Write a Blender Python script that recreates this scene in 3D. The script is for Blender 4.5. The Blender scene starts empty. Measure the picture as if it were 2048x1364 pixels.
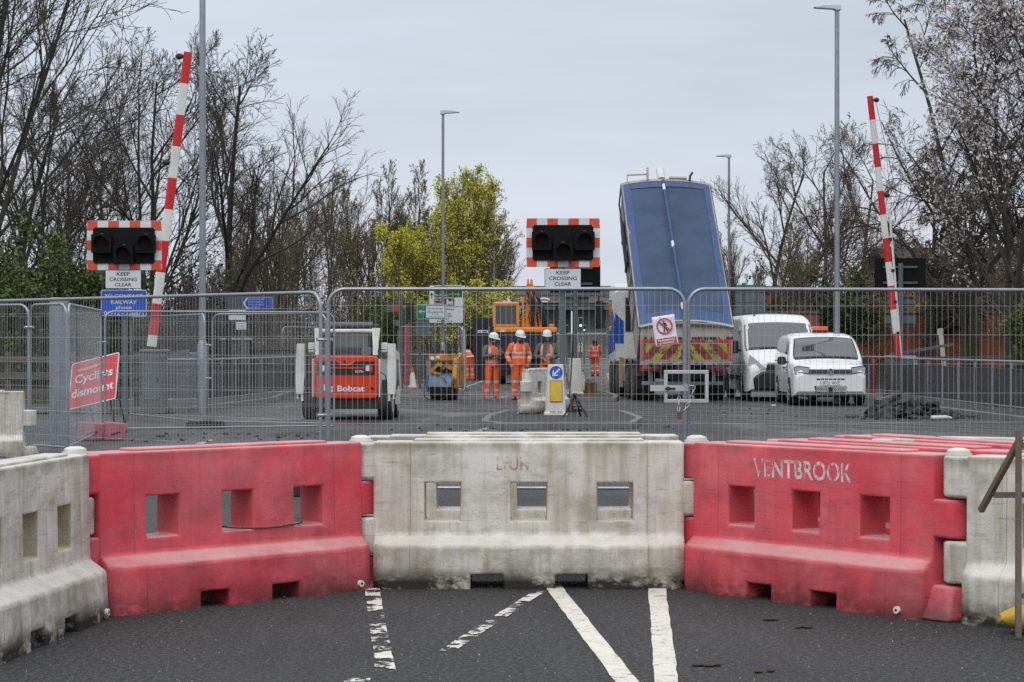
import bpy, bmesh, math, random
import numpy as np
from mathutils import Vector, Matrix
R = math.radians
S = bpy.context.scene
COL = S.collection
# ---------------------------------------------------------------- camera, sky, sun, exposure
F = 4267.0                      # focal length in photo pixels (75 mm on a 36 mm frame, 2048 px wide)
EYE = 1.5
cam = bpy.data.cameras.new('camera')
cam.lens = 75.0; cam.sensor_width = 36.0; cam.shift_y = 8 / 2048.0
cam.clip_start = 0.1; cam.clip_end = 3000
cam.dof.use_dof = True; cam.dof.focus_distance = 30.0; cam.dof.aperture_fstop = 16.0
camo = bpy.data.objects.new('camera', cam); COL.objects.link(camo)
camo.location = (0, 0, EYE); camo.rotation_euler = (R(90), 0, 0)
S.camera = camo
SUN_EL, SUN_AZ = R(48), R(200)
W = bpy.data.worlds.new('World'); S.world = W; W.use_nodes = True
nt = W.node_tree; nt.nodes.clear()
_o = nt.nodes.new('ShaderNodeOutputWorld'); _b = nt.nodes.new('ShaderNodeBackground')
_sky = nt.nodes.new('ShaderNodeTexSky'); _sky.sky_type = 'NISHITA'; _sky.sun_disc = False
_sky.sun_elevation = SUN_EL; _sky.sun_rotation = SUN_AZ; _sky.dust_density = 4
_tc = nt.nodes.new('ShaderNodeTexCoord')
_sx = nt.nodes.new('ShaderNodeSeparateXYZ'); nt.links.new(_tc.outputs['Generated'], _sx.inputs[0])
_rp = nt.nodes.new('ShaderNodeValToRGB'); nt.links.new(_sx.outputs['Z'], _rp.inputs[0])
cr = _rp.color_ramp                              # overcast: the cloud deck gets brighter towards the zenith
cr.elements[0].position = 0.0; cr.elements[0].color = (.73, .775, .865, 1)
cr.elements[1].position = 1.0; cr.elements[1].color = (1.5, 1.55, 1.62, 1)
e = cr.elements.new(.14); e.color = (.66, .72, .825, 1)
e = cr.elements.new(.22); e.color = (.70, .755, .85, 1)
e = cr.elements.new(.5); e.color = (1.1, 1.15, 1.24, 1)
_mp = nt.nodes.new('ShaderNodeMapping'); _mp.inputs['Scale'].default_value = (1.6, 1.6, 9)
nt.links.new(_tc.outputs['Generated'], _mp.inputs[0])
_n = nt.nodes.new('ShaderNodeTexNoise'); _n.inputs['Scale'].default_value = 2.2; _n.inputs['Detail'].default_value = 5
nt.links.new(_mp.outputs[0], _n.inputs['Vector'])
_mr = nt.nodes.new('ShaderNodeMapRange'); _mr.inputs[1].default_value = .3; _mr.inputs[2].default_value = .7
_mr.inputs[3].default_value = .88; _mr.inputs[4].default_value = 1.09
nt.links.new(_n.outputs['Fac'], _mr.inputs[0])
_mu = nt.nodes.new('ShaderNodeMix'); _mu.data_type = 'RGBA'; _mu.blend_type = 'MULTIPLY'; _mu.inputs[0].default_value = 1
nt.links.new(_rp.outputs[0], _mu.inputs[6]); nt.links.new(_mr.outputs[0], _mu.inputs[7])
_sc = nt.nodes.new('ShaderNodeMix'); _sc.data_type = 'RGBA'; _sc.blend_type = 'MULTIPLY'; _sc.inputs[0].default_value = 1
_sc.inputs[7].default_value = (.1, .1, .1, 1); nt.links.new(_sky.outputs[0], _sc.inputs[6])
_mx = nt.nodes.new('ShaderNodeMix'); _mx.data_type = 'RGBA'; _mx.inputs[0].default_value = .93
nt.links.new(_sc.outputs[2], _mx.inputs[6]); nt.links.new(_mu.outputs[2], _mx.inputs[7])
nt.links.new(_mx.outputs[2], _b.inputs[0]); _b.inputs[1].default_value = 1.0
nt.links.new(_b.outputs[0], _o.inputs[0])
sl = bpy.data.lights.new('sun', 'SUN'); sl.energy = 0.8; sl.angle = R(25); sl.color = (1, .97, .92)
so = bpy.data.objects.new('sun', sl); COL.objects.link(so)
so.rotation_euler = (R(90) - SUN_EL, 0, R(180) - SUN_AZ + R(0))
S.view_settings.view_transform = 'Standard'; S.view_settings.look = 'None'
S.view_settings.exposure = 0.0; S.view_settings.gamma = 1.0
S.cycles.max_bounces = 6; S.cycles.transparent_max_bounces = 16
S.cycles.use_adaptive_sampling = True; S.cycles.use_denoising = False

def X(px, d): return (px - 1024) * d / F          # photo column at distance d -> metres
def Z(py, d): return EYE + (690 - py) * d / F
def D(py): return EYE * F / (py - 690)            # ground distance of a photo row

# ---------------------------------------------------------------- mesh helpers
class MB:
    def __init__(s): s.v = []; s.f = []; s.m = []; s.sm = []; s.T = None
    def add(s, vs, fs, mi=0, smooth=False):
        o = len(s.v)
        if s.T is not None: vs = [s.T @ Vector(p) for p in vs]
        s.v += [tuple(p) for p in vs]
        for f in fs: s.f.append([o + i for i in f]); s.m.append(mi); s.sm.append(smooth)
        return s
    def box(s, x0, x1, y0, y1, z0, z1, mi=0):
        return s.add([(x0,y0,z0),(x1,y0,z0),(x1,y1,z0),(x0,y1,z0),(x0,y0,z1),(x1,y0,z1),(x1,y1,z1),(x0,y1,z1)],
                     [(0,3,2,1),(4,5,6,7),(0,1,5,4),(1,2,6,5),(2,3,7,6),(3,0,4,7)], mi)
    def cbox(s, c, sz, mi=0):
        return s.box(c[0]-sz[0]/2, c[0]+sz[0]/2, c[1]-sz[1]/2, c[1]+sz[1]/2, c[2]-sz[2]/2, c[2]+sz[2]/2, mi)
    def frame(s, p0, p1):
        a = (Vector(p1) - Vector(p0)); l = a.length; a.normalize()
        r = Vector((0,0,1)) if abs(a.z) < .95 else Vector((0,1,0))
        u = a.cross(r).normalized(); w = u.cross(a).normalized()
        return a, u, w, l
    def beam(s, p0, p1, w, h, mi=0, w1=None, h1=None):
        a, u, v, l = s.frame(p0, p1); p0 = Vector(p0); p1 = Vector(p1)
        w1 = w if w1 is None else w1; h1 = h if h1 is None else h1
        q = []
        for p, ww, hh in ((p0, w, h), (p1, w1, h1)):
            q += [p - u*ww/2 - v*hh/2, p + u*ww/2 - v*hh/2, p + u*ww/2 + v*hh/2, p - u*ww/2 + v*hh/2]
        return s.add(q, [(0,1,2,3),(7,6,5,4),(0,4,5,1),(1,5,6,2),(2,6,7,3),(3,7,4,0)], mi)
    def tube(s, pts, r, n=8, caps=True, mi=0, smooth=True, closed=False):
        pts = [Vector(p) for p in pts]; k = len(pts)
        rs = r if isinstance(r, (list, tuple)) else [r]*k
        vs = []; u = None
        for i, p in enumerate(pts):
            if closed: t = pts[(i+1) % k] - pts[i-1]
            else: t = pts[min(i+1, k-1)] - pts[max(i-1, 0)]
            t.normalize()
            if u is None:
                ref = Vector((0,0,1)) if abs(t.z) < .9 else Vector((1,0,0))
                u = t.cross(ref).normalized()
            else:
                u = (u - t*u.dot(t)); u.normalize()
            w = t.cross(u)
            rr = rs[i]; ru, rw = (rr if isinstance(rr, tuple) else (rr, rr))
            vs += [p + u*ru*math.cos(2*math.pi*j/n) + w*rw*math.sin(2*math.pi*j/n) for j in range(n)]
        fs = []
        for i in range(k if closed else k-1):
            for j in range(n):
                a = i*n; b = ((i+1) % k)*n
                fs.append((a+j, a+(j+1) % n, b+(j+1) % n, b+j))
        s.add(vs, fs, mi, smooth)
        if caps and not closed:
            s.add(vs[:n], [tuple(range(n-1, -1, -1))], mi); s.add(vs[-n:], [tuple(range(n))], mi)
        return s
    def cyl(s, p0, p1, r0, r1=None, n=14, caps=True, mi=0):
        return s.tube([p0, p1], [r0, r0 if r1 is None else r1], n, caps, mi)
    def prism(s, poly, a0, a1, axis='y', mi=0):
        # poly in (x,z) swept along y, in (x,y) swept along z, or (y,z) swept along x
        def pt(p, a):
            return {'y': (p[0], a, p[1]), 'z': (p[0], p[1], a), 'x': (a, p[0], p[1])}[axis]
        n = len(poly)
        vs = [pt(p, a0) for p in poly] + [pt(p, a1) for p in poly]
        fs = [tuple(range(n)), tuple(range(2*n-1, n-1, -1))] + [(i, n+i, n+(i+1) % n, (i+1) % n) for i in range(n)]
        return s.add(vs, fs, mi)
    def loft(s, secs, mi=0, smooth=True, caps=True):
        n = len(secs[0]); vs = [p for q in secs for p in q]; fs = []
        for i in range(len(secs)-1):
            for j in range(n): fs.append((i*n+j, i*n+(j+1) % n, (i+1)*n+(j+1) % n, (i+1)*n+j))
        s.add(vs, fs, mi, smooth)
        if caps:
            s.add(secs[0], [tuple(range(n-1, -1, -1))], mi, smooth); s.add(secs[-1], [tuple(range(n))], mi, smooth)
        return s
    def sph(s, c, r, nu=14, nv=8, mi=0, zmin=-1.0):
        r = r if isinstance(r, (tuple, list)) else (r, r, r)
        secs = []
        a0 = math.asin(max(-1, zmin)) if zmin > -1 else -math.pi/2 + .02
        for i in range(nv+1):
            a = a0 + (math.pi/2 - .02 - a0)*i/nv
            secs.append([(c[0]+r[0]*math.cos(a)*math.cos(2*math.pi*j/nu), c[1]+r[1]*math.cos(a)*math.sin(2*math.pi*j/nu), c[2]+r[2]*math.sin(a)) for j in range(nu)])
        return s.loft(secs, mi)
    def disc(s, c, r, y=None, n=24, mi=0, ring=None, th=.004):
        # an upright disc facing -y (th thick), or a ring when ring=inner radius
        o = [(c[0]+r*math.cos(2*math.pi*j/n), c[2]+r*math.sin(2*math.pi*j/n)) for j in range(n)]
        if ring is None: return s.prism(o, c[1], c[1]+th, 'y', mi)
        i_ = [(c[0]+ring*math.cos(2*math.pi*j/n), c[2]+ring*math.sin(2*math.pi*j/n)) for j in range(n)]
        vs = [(p[0], c[1], p[1]) for p in o] + [(p[0], c[1], p[1]) for p in i_]
        vs += [(p[0], c[1]+th, p[1]) for p in o] + [(p[0], c[1]+th, p[1]) for p in i_]
        fs = []
        for j in range(n):
            k = (j+1) % n
            fs += [(j, k, n+k, n+j), (2*n+k, 2*n+j, 3*n+j, 3*n+k), (j, 2*n+j, 2*n+k, k), (n+k, 3*n+k, 3*n+j, n+j)]
        return s.add(vs, fs, mi)
    def build(s, name, mats, parent=None, bevel=0, seg=2, angle=35, kind=None):
        me = bpy.data.meshes.new(name); me.from_pydata(s.v, [], s.f)
        for m in (mats if isinstance(mats, (list, tuple)) else [mats]): me.materials.append(m)
        me.polygons.foreach_set('material_index', s.m); me.polygons.foreach_set('use_smooth', s.sm)
        bm = bmesh.new(); bm.from_mesh(me); bmesh.ops.recalc_face_normals(bm, faces=bm.faces); bm.to_mesh(me); bm.free()
        try: me.set_sharp_from_angle(angle=R(42))
        except Exception: pass
        o = bpy.data.objects.new(name, me); COL.objects.link(o)
        if parent is not None: o.parent = parent
        if bevel:
            b = o.modifiers.new('bevel', 'BEVEL'); b.width = bevel; b.segments = seg; b.limit_method = 'ANGLE'; b.angle_limit = R(angle)
        if kind: o['kind'] = kind
        return o

def rrect(x0, x1, z0, z1, r, k=4):
    out = []
    for cx, cz, a0 in ((x1-r, z0+r, -90), (x1-r, z1-r, 0), (x0+r, z1-r, 90), (x0+r, z0+r, 180)):
        for i in range(k+1):
            a = R(a0 + 90*i/k); out.append((cx+r*math.cos(a), cz+r*math.sin(a)))
    return out

def thing(name, label, cat, loc=(0,0,0), rz=0, group=None):
    o = bpy.data.objects.new(name, None); COL.objects.link(o); o.empty_display_size = .2
    o.location = loc; o.rotation_euler = (0, 0, rz); o['label'] = label; o['category'] = cat
    if group: o['group'] = group
    return o
def tag(o, label, cat, group=None, kind=None):
    o['label'] = label; o['category'] = cat
    if group: o['group'] = group
    if kind: o['kind'] = kind
    return o
def struct(o): o['kind'] = 'structure'; return o
def copy_tree(o, parent=None, loc=None, rz=None, label=None):
    c = o.copy(); COL.objects.link(c)
    if parent is not None: c.parent = parent
    if loc is not None: c.location = loc
    if rz is not None: c.rotation_euler = (0, 0, rz)
    if label: c['label'] = label
    for ch in list(o.children): copy_tree(ch, c)
    return c

def text(name, s, mat, parent, cx, y, cz, h, w=None, bold=0.0, align='CENTER', rot=0, sp=1.0, th=.002):
    """Lettering on an upright face looking towards -y; h is the capital height, w (optional) the exact width."""
    cu = bpy.data.curves.new(name, 'FONT'); cu.body = s; cu.align_x = 'CENTER'; cu.size = 1; cu.offset = bold; cu.space_character = sp
    cu.resolution_u = 3; cu.extrude = 0
    to = bpy.data.objects.new(name, cu); COL.objects.link(to)
    me = bpy.data.meshes.new_from_object(to.evaluated_get(bpy.context.evaluated_depsgraph_get()))
    bpy.data.objects.remove(to); bpy.data.curves.remove(cu)
    n = len(me.vertices); a = np.zeros(n*3); me.vertices.foreach_get('co', a); a = a.reshape(-1, 3)
    if n:
        k = h / .70
        mx, mn = a[:, 0].max(), a[:, 0].min()
        kx = k if w is None else w / (mx - mn)
        cxm = (mx+mn)/2 if align == 'CENTER' else mn
        x = (a[:, 0]-cxm)*kx; z = (a[:, 1]-.34)*k
        c, s_ = math.cos(rot), math.sin(rot)
        b = np.stack([cx + x*c - z*s_, np.full(n, y), cz + x*s_ + z*c], 1)
        me.vertices.foreach_set('co', b.ravel())
    me.materials.clear(); me.materials.append(mat)
    o = bpy.data.objects.new(name, me); COL.objects.link(o); o.parent = parent
    return o

# ---------------------------------------------------------------- materials
_M = {}
def mat(name, col, rough=.55, metal=0.0, var=.12, vs=5.0, dirt=None, damt=.5, ds=2.5, dth=.5, bump=0.0, bs=60, coat=0.0, stretch=None, alpha=None):
    if name in _M: return _M[name]
    m = bpy.data.materials.new(name); m.use_nodes = True; t = m.node_tree; b = t.nodes['Principled BSDF']
    L = t.links.new
    tc = t.nodes.new('ShaderNodeTexCoord'); vec = tc.outputs['Object']
    oi = t.nodes.new('ShaderNodeObjectInfo')
    ad = t.nodes.new('ShaderNodeVectorMath'); ad.operation = 'ADD'
    mu = t.nodes.new('ShaderNodeVectorMath'); mu.operation = 'SCALE'; mu.inputs[3].default_value = 37
    cb = t.nodes.new('ShaderNodeCombineXYZ')
    for i in range(3): L(oi.outputs['Random'], cb.inputs[i])
    L(cb.outputs[0], mu.inputs[0]); L(vec, ad.inputs[0]); L(mu.outputs[0], ad.inputs[1])
    v2 = ad.outputs[0]
    if stretch:
        mp = t.nodes.new('ShaderNodeMapping'); mp.inputs['Scale'].default_value = stretch; L(v2, mp.inputs[0]); v2 = mp.outputs[0]
    def noise(sc, det=6):
        n = t.nodes.new('ShaderNodeTexNoise'); n.inputs['Scale'].default_value = sc; n.inputs['Detail'].default_value = det; n.inputs['Roughness'].default_value = .6
        L(v2, n.inputs['Vector']); return n.outputs['Fac']
    def ramp(f, a, b_, lo, hi):
        r = t.nodes.new('ShaderNodeMapRange'); r.inputs[1].default_value = a; r.inputs[2].default_value = b_; r.inputs[3].default_value = lo; r.inputs[4].default_value = hi
        L(f, r.inputs[0]); return r.outputs[0]
    def mix(f, a, b_):
        x = t.nodes.new('ShaderNodeMix'); x.data_type = 'RGBA'
        for s_, i in ((f, 0), (a, 6), (b_, 7)):
            if isinstance(s_, (int, float)): x.inputs[i].default_value = s_
            elif isinstance(s_, tuple): x.inputs[i].default_value = s_ + (1,)
            else: L(s_, x.inputs[i])
        return x.outputs[2]
    lo = tuple(c*(1-var) for c in col); hi = tuple(min(1, c*(1+var)) for c in col)
    c = mix(ramp(noise(vs), .3, .7, 0, 1), lo, hi)
    if dirt: c = mix(ramp(noise(ds, 8), dth-.08, dth+.22, 0, damt), c, dirt)
    L(c, b.inputs['Base Color'])
    L(ramp(noise(vs*1.7), .3, .7, max(.03, rough-.08), min(1, rough+.08)), b.inputs['Roughness'])
    b.inputs['Metallic'].default_value = metal
    if coat: b.inputs['Coat Weight'].default_value = coat; b.inputs['Coat Roughness'].default_value = .08
    if bump:
        bp = t.nodes.new('ShaderNodeBump'); bp.inputs['Strength'].default_value = bump; bp.inputs['Distance'].default_value = .01
        L(noise(bs), bp.inputs['Height']); L(bp.outputs[0], b.inputs['Normal'])
    _M[name] = m
    return m

def nodes(m):
    """small node-writing kit used by the special materials"""
    t = m.node_tree; L = t.links.new
    def put(sock, v):
        if isinstance(v, (int, float)): sock.default_value = v if isinstance(sock.default_value, (int, float)) else (v, v, v, 1)
        elif isinstance(v, tuple): sock.default_value = v if len(v) == len(sock.default_value) else v + (1,)
        else: L(v, sock)
    def noise(vec, sc, det=6, rg=.6):
        n = t.nodes.new('ShaderNodeTexNoise'); n.inputs['Scale'].default_value = sc; n.inputs['Detail'].default_value = det; n.inputs['Roughness'].default_value = rg
        L(vec, n.inputs['Vector']); return n.outputs['Fac']
    def ramp(f, a, b, lo=0.0, hi=1.0, smooth=False):
        r = t.nodes.new('ShaderNodeMapRange')
        if smooth: r.interpolation_type = 'SMOOTHSTEP'
        for i, v in ((1, a), (2, b), (3, lo), (4, hi)): r.inputs[i].default_value = v
        L(f, r.inputs[0]); return r.outputs[0]
    def mix(f, a, b):
        x = t.nodes.new('ShaderNodeMix'); x.data_type = 'RGBA'
        put(x.inputs[0], f); put(x.inputs[6], a); put(x.inputs[7], b); return x.outputs[2]
    def math_(op, a, b=0.0, c=0.0):
        x = t.nodes.new('ShaderNodeMath'); x.operation = op
        put(x.inputs[0], a); put(x.inputs[1], b); put(x.inputs[2], c); return x.outputs[0]
    def mapping(vec, sc):
        x = t.nodes.new('ShaderNodeMapping'); x.inputs['Scale'].default_value = sc; L(vec, x.inputs[0]); return x.outputs[0]
    return t, L, put, noise, ramp, mix, math_, mapping

def objvec(m, seed=True):
    t = m.node_tree; L = t.links.new
    tc = t.nodes.new('ShaderNodeTexCoord')
    if not seed: return tc.outputs['Object'], tc.outputs['Object']
    oi = t.nodes.new('ShaderNodeObjectInfo'); cb = t.nodes.new('ShaderNodeCombineXYZ')
    k = t.nodes.new('ShaderNodeMath'); k.operation = 'MULTIPLY'; k.inputs[1].default_value = 41; L(oi.outputs['Random'], k.inputs[0])
    for i in range(3): L(k.outputs[0], cb.inputs[i])
    a = t.nodes.new('ShaderNodeVectorMath'); a.operation = 'ADD'; L(tc.outputs['Object'], a.inputs[0]); L(cb.outputs[0], a.inputs[1])
    return tc.outputs['Object'], a.outputs[0]

def barrier_mat(name, base, pale, grime, streak, algae, a_amt, g_amt, p_amt, dust=None, blk_amt=1.0):
    m = bpy.data.materials.new(name); m.use_nodes = True; b = m.node_tree.nodes['Principled BSDF']
    t, L, put, noise, ramp, mix, mt, mapping = nodes(m)
    raw, v = objvec(m)
    z = t.nodes.new('ShaderNodeSeparateXYZ'); L(raw, z.inputs[0])
    g = t.nodes.new('ShaderNodeNewGeometry'); gz = t.nodes.new('ShaderNodeSeparateXYZ'); L(g.outputs['Normal'], gz.inputs[0])
    c = mix(ramp(noise(v, 1.6), .38, .68, 0, p_amt), base, pale)
    c = mix(ramp(noise(v, 5, 8), .45, .75, 0, .38*g_amt), c, grime)
    c = mix(ramp(noise(mapping(v, (1.2, 1.2, 1.6)), 2.1, 7, .65), .50, .66, 0, .50*g_amt), c, grime)
    st = noise(mapping(v, (14, 14, 1.1)), 1.0, 5)
    c = mix(ramp(st, .46, .72, 0, .60*g_amt), c, streak)
    # smears and scuffs
    sm = noise(mapping(v, (3, 3, 9)), 1.3, 7, .7)
    c = mix(ramp(sm, .56, .72, 0, .55*g_amt), c, grime)
    sc = noise(mapping(v, (5, 5, 70)), 1.0, 4, .7)
    c = mix(ramp(sc, .605, .65, 0, .42*g_amt), c, grime)
    sc2 = noise(mapping(v, (60, 60, 6)), 1.0, 4, .7)
    c = mix(ramp(sc2, .64, .68, 0, .30*g_amt), c, pale)
    # algae and road splash along the foot, and a rim under the top lip
    low = ramp(z.outputs['Z'], .0, .34, 1.0, 0.0)
    al = mt('MULTIPLY', low, ramp(noise(v, 4.5, 8, .7), .40, .62))
    c = mix(mt('MULTIPLY', al, .85*a_amt), c, algae)
    gr = mt('MULTIPLY', ramp(z.outputs['Z'], .0, .62, 1.0, 0.0), ramp(noise(mapping(v, (1.4, 1.4, 2.2)), 1.9, 8, .7), .46, .64))
    c = mix(mt('MULTIPLY', gr, .55*g_amt), c, tuple(x*.6 for x in grime))
    # mould seam running round the shell near each end, and gouges
    sxx = mt('ABSOLUTE', z.outputs['X']); seam = mt('LESS_THAN', mt('ABSOLUTE', mt('SUBTRACT', sxx, .735)), .003)
    c = mix(mt('MULTIPLY', seam, .55), c, grime)
    gg = noise(mapping(v, (26, 26, 5)), 1.0, 6, .75); c = mix(ramp(gg, .66, .69, 0, .55*g_amt), c, pale)
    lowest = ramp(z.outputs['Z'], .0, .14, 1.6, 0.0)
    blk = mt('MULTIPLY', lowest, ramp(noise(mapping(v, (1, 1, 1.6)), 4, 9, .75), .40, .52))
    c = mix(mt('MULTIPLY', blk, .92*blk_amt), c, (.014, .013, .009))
    hi = ramp(z.outputs['Z'], .82, .875, 0, 1)
    c = mix(mt('MULTIPLY', mt('MULTIPLY', hi, ramp(noise(mapping(v, (1, 1, .5)), 5, 6), .34, .56)), .62*a_amt), c, algae)
    ins = mt('MULTIPLY', mt('LESS_THAN', mt('ABSOLUTE', z.outputs['Y']), .108), mt('LESS_THAN', mt('ABSOLUTE', mt('SUBTRACT', z.outputs['Z'], .53)), .125))  # window insides: brown stain, plus their shade painted into the colour
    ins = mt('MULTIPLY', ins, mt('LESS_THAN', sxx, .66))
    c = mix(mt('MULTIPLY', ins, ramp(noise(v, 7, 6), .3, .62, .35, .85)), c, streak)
    up = ramp(gz.outputs['Z'], .55, .9)
    c = mix(mt('MULTIPLY', up, ramp(noise(v, 3.2, 6), .3, .7, .35, .80)), c, dust or pale)
    L(c, b.inputs['Base Color'])
    L(ramp(noise(v, 8), .3, .7, .42, .68), b.inputs['Roughness'])
    bp = t.nodes.new('ShaderNodeBump'); bp.inputs['Strength'].default_value = .25; bp.inputs['Distance'].default_value = .004
    L(mt('ADD', noise(v, 35, 6), mt('MULTIPLY', noise(v, 3, 2), 2.5)), bp.inputs['Height']); L(bp.outputs[0], b.inputs['Normal'])
    return m

def worn_mat(name, col, lo, hi, scale, stretch=(1, 1, 1), rough=.7, dirty=None):
    """paint that has partly gone: clear where the noise is low"""
    m = bpy.data.materials.new(name); m.use_nodes = True; b = m.node_tree.nodes['Principled BSDF']
    t, L, put, noise, ramp, mix, mt, mapping = nodes(m)
    raw, v = objvec(m)
    n1 = noise(mapping(v, stretch), scale, 8, .7)
    c = mix(ramp(noise(v, 3), .35, .7), tuple(x*.86 for x in col), col)
    if dirty: c = mix(ramp(noise(v, 22, 6, .7), .52, .72, 0, .7), c, dirty)
    L(c, b.inputs['Base Color']); b.inputs['Roughness'].default_value = rough
    tr = t.nodes.new('ShaderNodeBsdfTransparent'); ms = t.nodes.new('ShaderNodeMixShader')
    L(ramp(n1, lo, hi), ms.inputs[0]); L(tr.outputs[0], ms.inputs[1]); L(b.outputs[0], ms.inputs[2])
    L(ms.outputs[0], t.nodes['Material Output'].inputs[0])
    return m

def glass_mat(name, col, rough=.04):
    m = bpy.data.materials.new(name); m.use_nodes = True; b = m.node_tree.nodes['Principled BSDF']
    b.inputs['Base Color'].default_value = col + (1,); b.inputs['Roughness'].default_value = rough
    b.inputs['Specular IOR Level'].default_value = .9
    b.inputs['Coat Weight'].default_value = .6; b.inputs['Coat Roughness'].default_value = .03
    return m

def hivis(name, col, bands, strap=None, grime=.3):
    m = bpy.data.materials.new(name); m.use_nodes = True; b = m.node_tree.nodes['Principled BSDF']
    t, L, put, noise, ramp, mix, mt, mapping = nodes(m)
    raw, v = objvec(m)
    xyz = t.nodes.new('ShaderNodeSeparateXYZ'); L(raw, xyz.inputs[0])
    wob = mt('MULTIPLY', mt('SUBTRACT', noise(v, 6, 2), .5), .05)
    zz = mt('ADD', xyz.outputs['Z'], wob)
    f = None
    for a, c_ in bands:
        g = mt('LESS_THAN', mt('ABSOLUTE', mt('SUBTRACT', zz, (a+c_)/2)), (c_-a)/2)
        f = g if f is None else mt('MAXIMUM', f, g)
    if strap:
        ax = mt('ABSOLUTE', xyz.outputs['X'])
        g = mt('LESS_THAN', mt('ABSOLUTE', mt('SUBTRACT', ax, strap[0])), strap[1])
        g = mt('MULTIPLY', g, mt('GREATER_THAN', xyz.outputs['Z'], strap[2]))
        f = mt('MAXIMUM', f, g)
    base = mix(ramp(noise(v, 9), .3, .7), tuple(x*.8 for x in col), col)
    base = mix(ramp(noise(v, 7, 7), .55, .8, 0, grime), base, (.18, .06, .03))
    if f is not None: base = mix(f, base, (.48, .47, .45))
    L(base, b.inputs['Base Color']); b.inputs['Roughness'].default_value = .75
    bp = t.nodes.new('ShaderNodeBump'); bp.inputs['Strength'].default_value = .8; bp.inputs['Distance'].default_value = .03
    L(noise(mapping(v, (1, 1, .6)), 9, 3), bp.inputs['Height']); L(bp.outputs[0], b.inputs['Normal'])
    return m

GALV = mat('galvanised_steel', (.31, .335, .365), .42, .75, .12, 9, (.30, .31, .32), .4, 4)
GALV_D = mat('weathered_galvanised_steel', (.27, .30, .33), .5, .6, .15, 6, (.16, .15, .14), .5, 3)
WIRE = mat('galvanised_wire', (.43, .44, .45), .5, .3, .15, 3)
GREYP = mat('grey_painted_steel', (.105, .115, .118), .5, .1, .15, 5, (.08, .08, .08), .4)
POSTG = mat('sign_post_grey', (.105, .135, .135), .5, .1, .1, 6)
SIGK = mat('signal_black', (.006, .006, .0065), .75, 0, .3, 6)
SIGK.node_tree.nodes['Principled BSDF'].inputs['Specular IOR Level'].default_value = .2
RAILD = mat('dark_rail_bars', (.05, .052, .053), .6, .2, .2, 5)
BLACK = mat('black_plastic', (.012, .012, .013), .45, 0, .3, 6, (.04, .04, .04), .5)
RUBBER = mat('tyre_rubber', (.018, .018, .018), .8, 0, .2, 8, (.07, .065, .06), .5)
DARK = mat('dark_machinery', (.02, .02, .022), .6, .2, .3, 6, (.06, .05, .04), .5)
WHITEP = mat('white_vehicle_paint', (.78, .79, .80), .28, 0, .03, 3, (.5, .48, .44), .18, 2, coat=.5)
WHITEM = mat('white_machine_paint', (.70, .70, .68), .4, 0, .06, 5, (.3, .27, .22), .4, 5)
SIGNW = mat('white_sign_face', (.66, .68, .71), .4, 0, .03, 4, (.45, .45, .43), .25, 4)
SIGNK = mat('black_sign_lettering', (.012, .012, .014), .5, 0, .1)
SIGNR = mat('red_sign_face', (.56, .018, .022), .4, 0, .08, 4)
SIGNO = mat('orange_red_sign_face', (.64, .075, .03), .4, 0, .12, 6, (.55, .12, .06), .5, 3)
SIGNB = mat('blue_sign_face', (.012, .085, .46), .4, 0, .05, 4)
SIGNG = mat('green_sign_face', (.006, .17, .085), .4, 0, .05, 4)
SIGNGD = mat('dark_green_sign_face', (.006, .10, .03), .4, 0, .05, 4)
SIGNY = mat('yellow_sign_face', (.72, .46, .02), .45, 0, .08, 4, (.45, .3, .03), .5, 9)
SIGNBR = mat('brown_sign_face', (.10, .022, .016), .4, 0, .1, 4)
ORANGE = mat('orange_machine_paint', (.80, .27, .03), .42, 0, .1, 4, (.35, .14, .04), .4, 5)
CONC = mat('concrete', (.22, .215, .20), .85, 0, .2, 2, (.10, .10, .09), .6, 1.5, bump=.3)
WOOD = mat('weathered_wood', (.095, .082, .064), .8, 0, .3, 9, (.07, .07, .05), .5, 3)
# ================================================================= ground, road, crossing
def gz(y):
    """the road climbs gently beyond the works"""
    return 0.0 if y < 112 else .0064*(y-112)*min(1, (y-112)/60 + .25)

def grid(name, x0, x1, nx, ys, z, m):
    vs = []; fs = []
    for y in ys:
        for i in range(nx+1): vs.append((x0+(x1-x0)*i/nx, y, z(x0+(x1-x0)*i/nx, y)))
    for j in range(len(ys)-1):
        for i in range(nx): a = j*(nx+1)+i; fs.append((a, a+1, a+nx+2, a+nx+1))
    b = MB(); b.add(vs, fs); return b.build(name, m)

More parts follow.
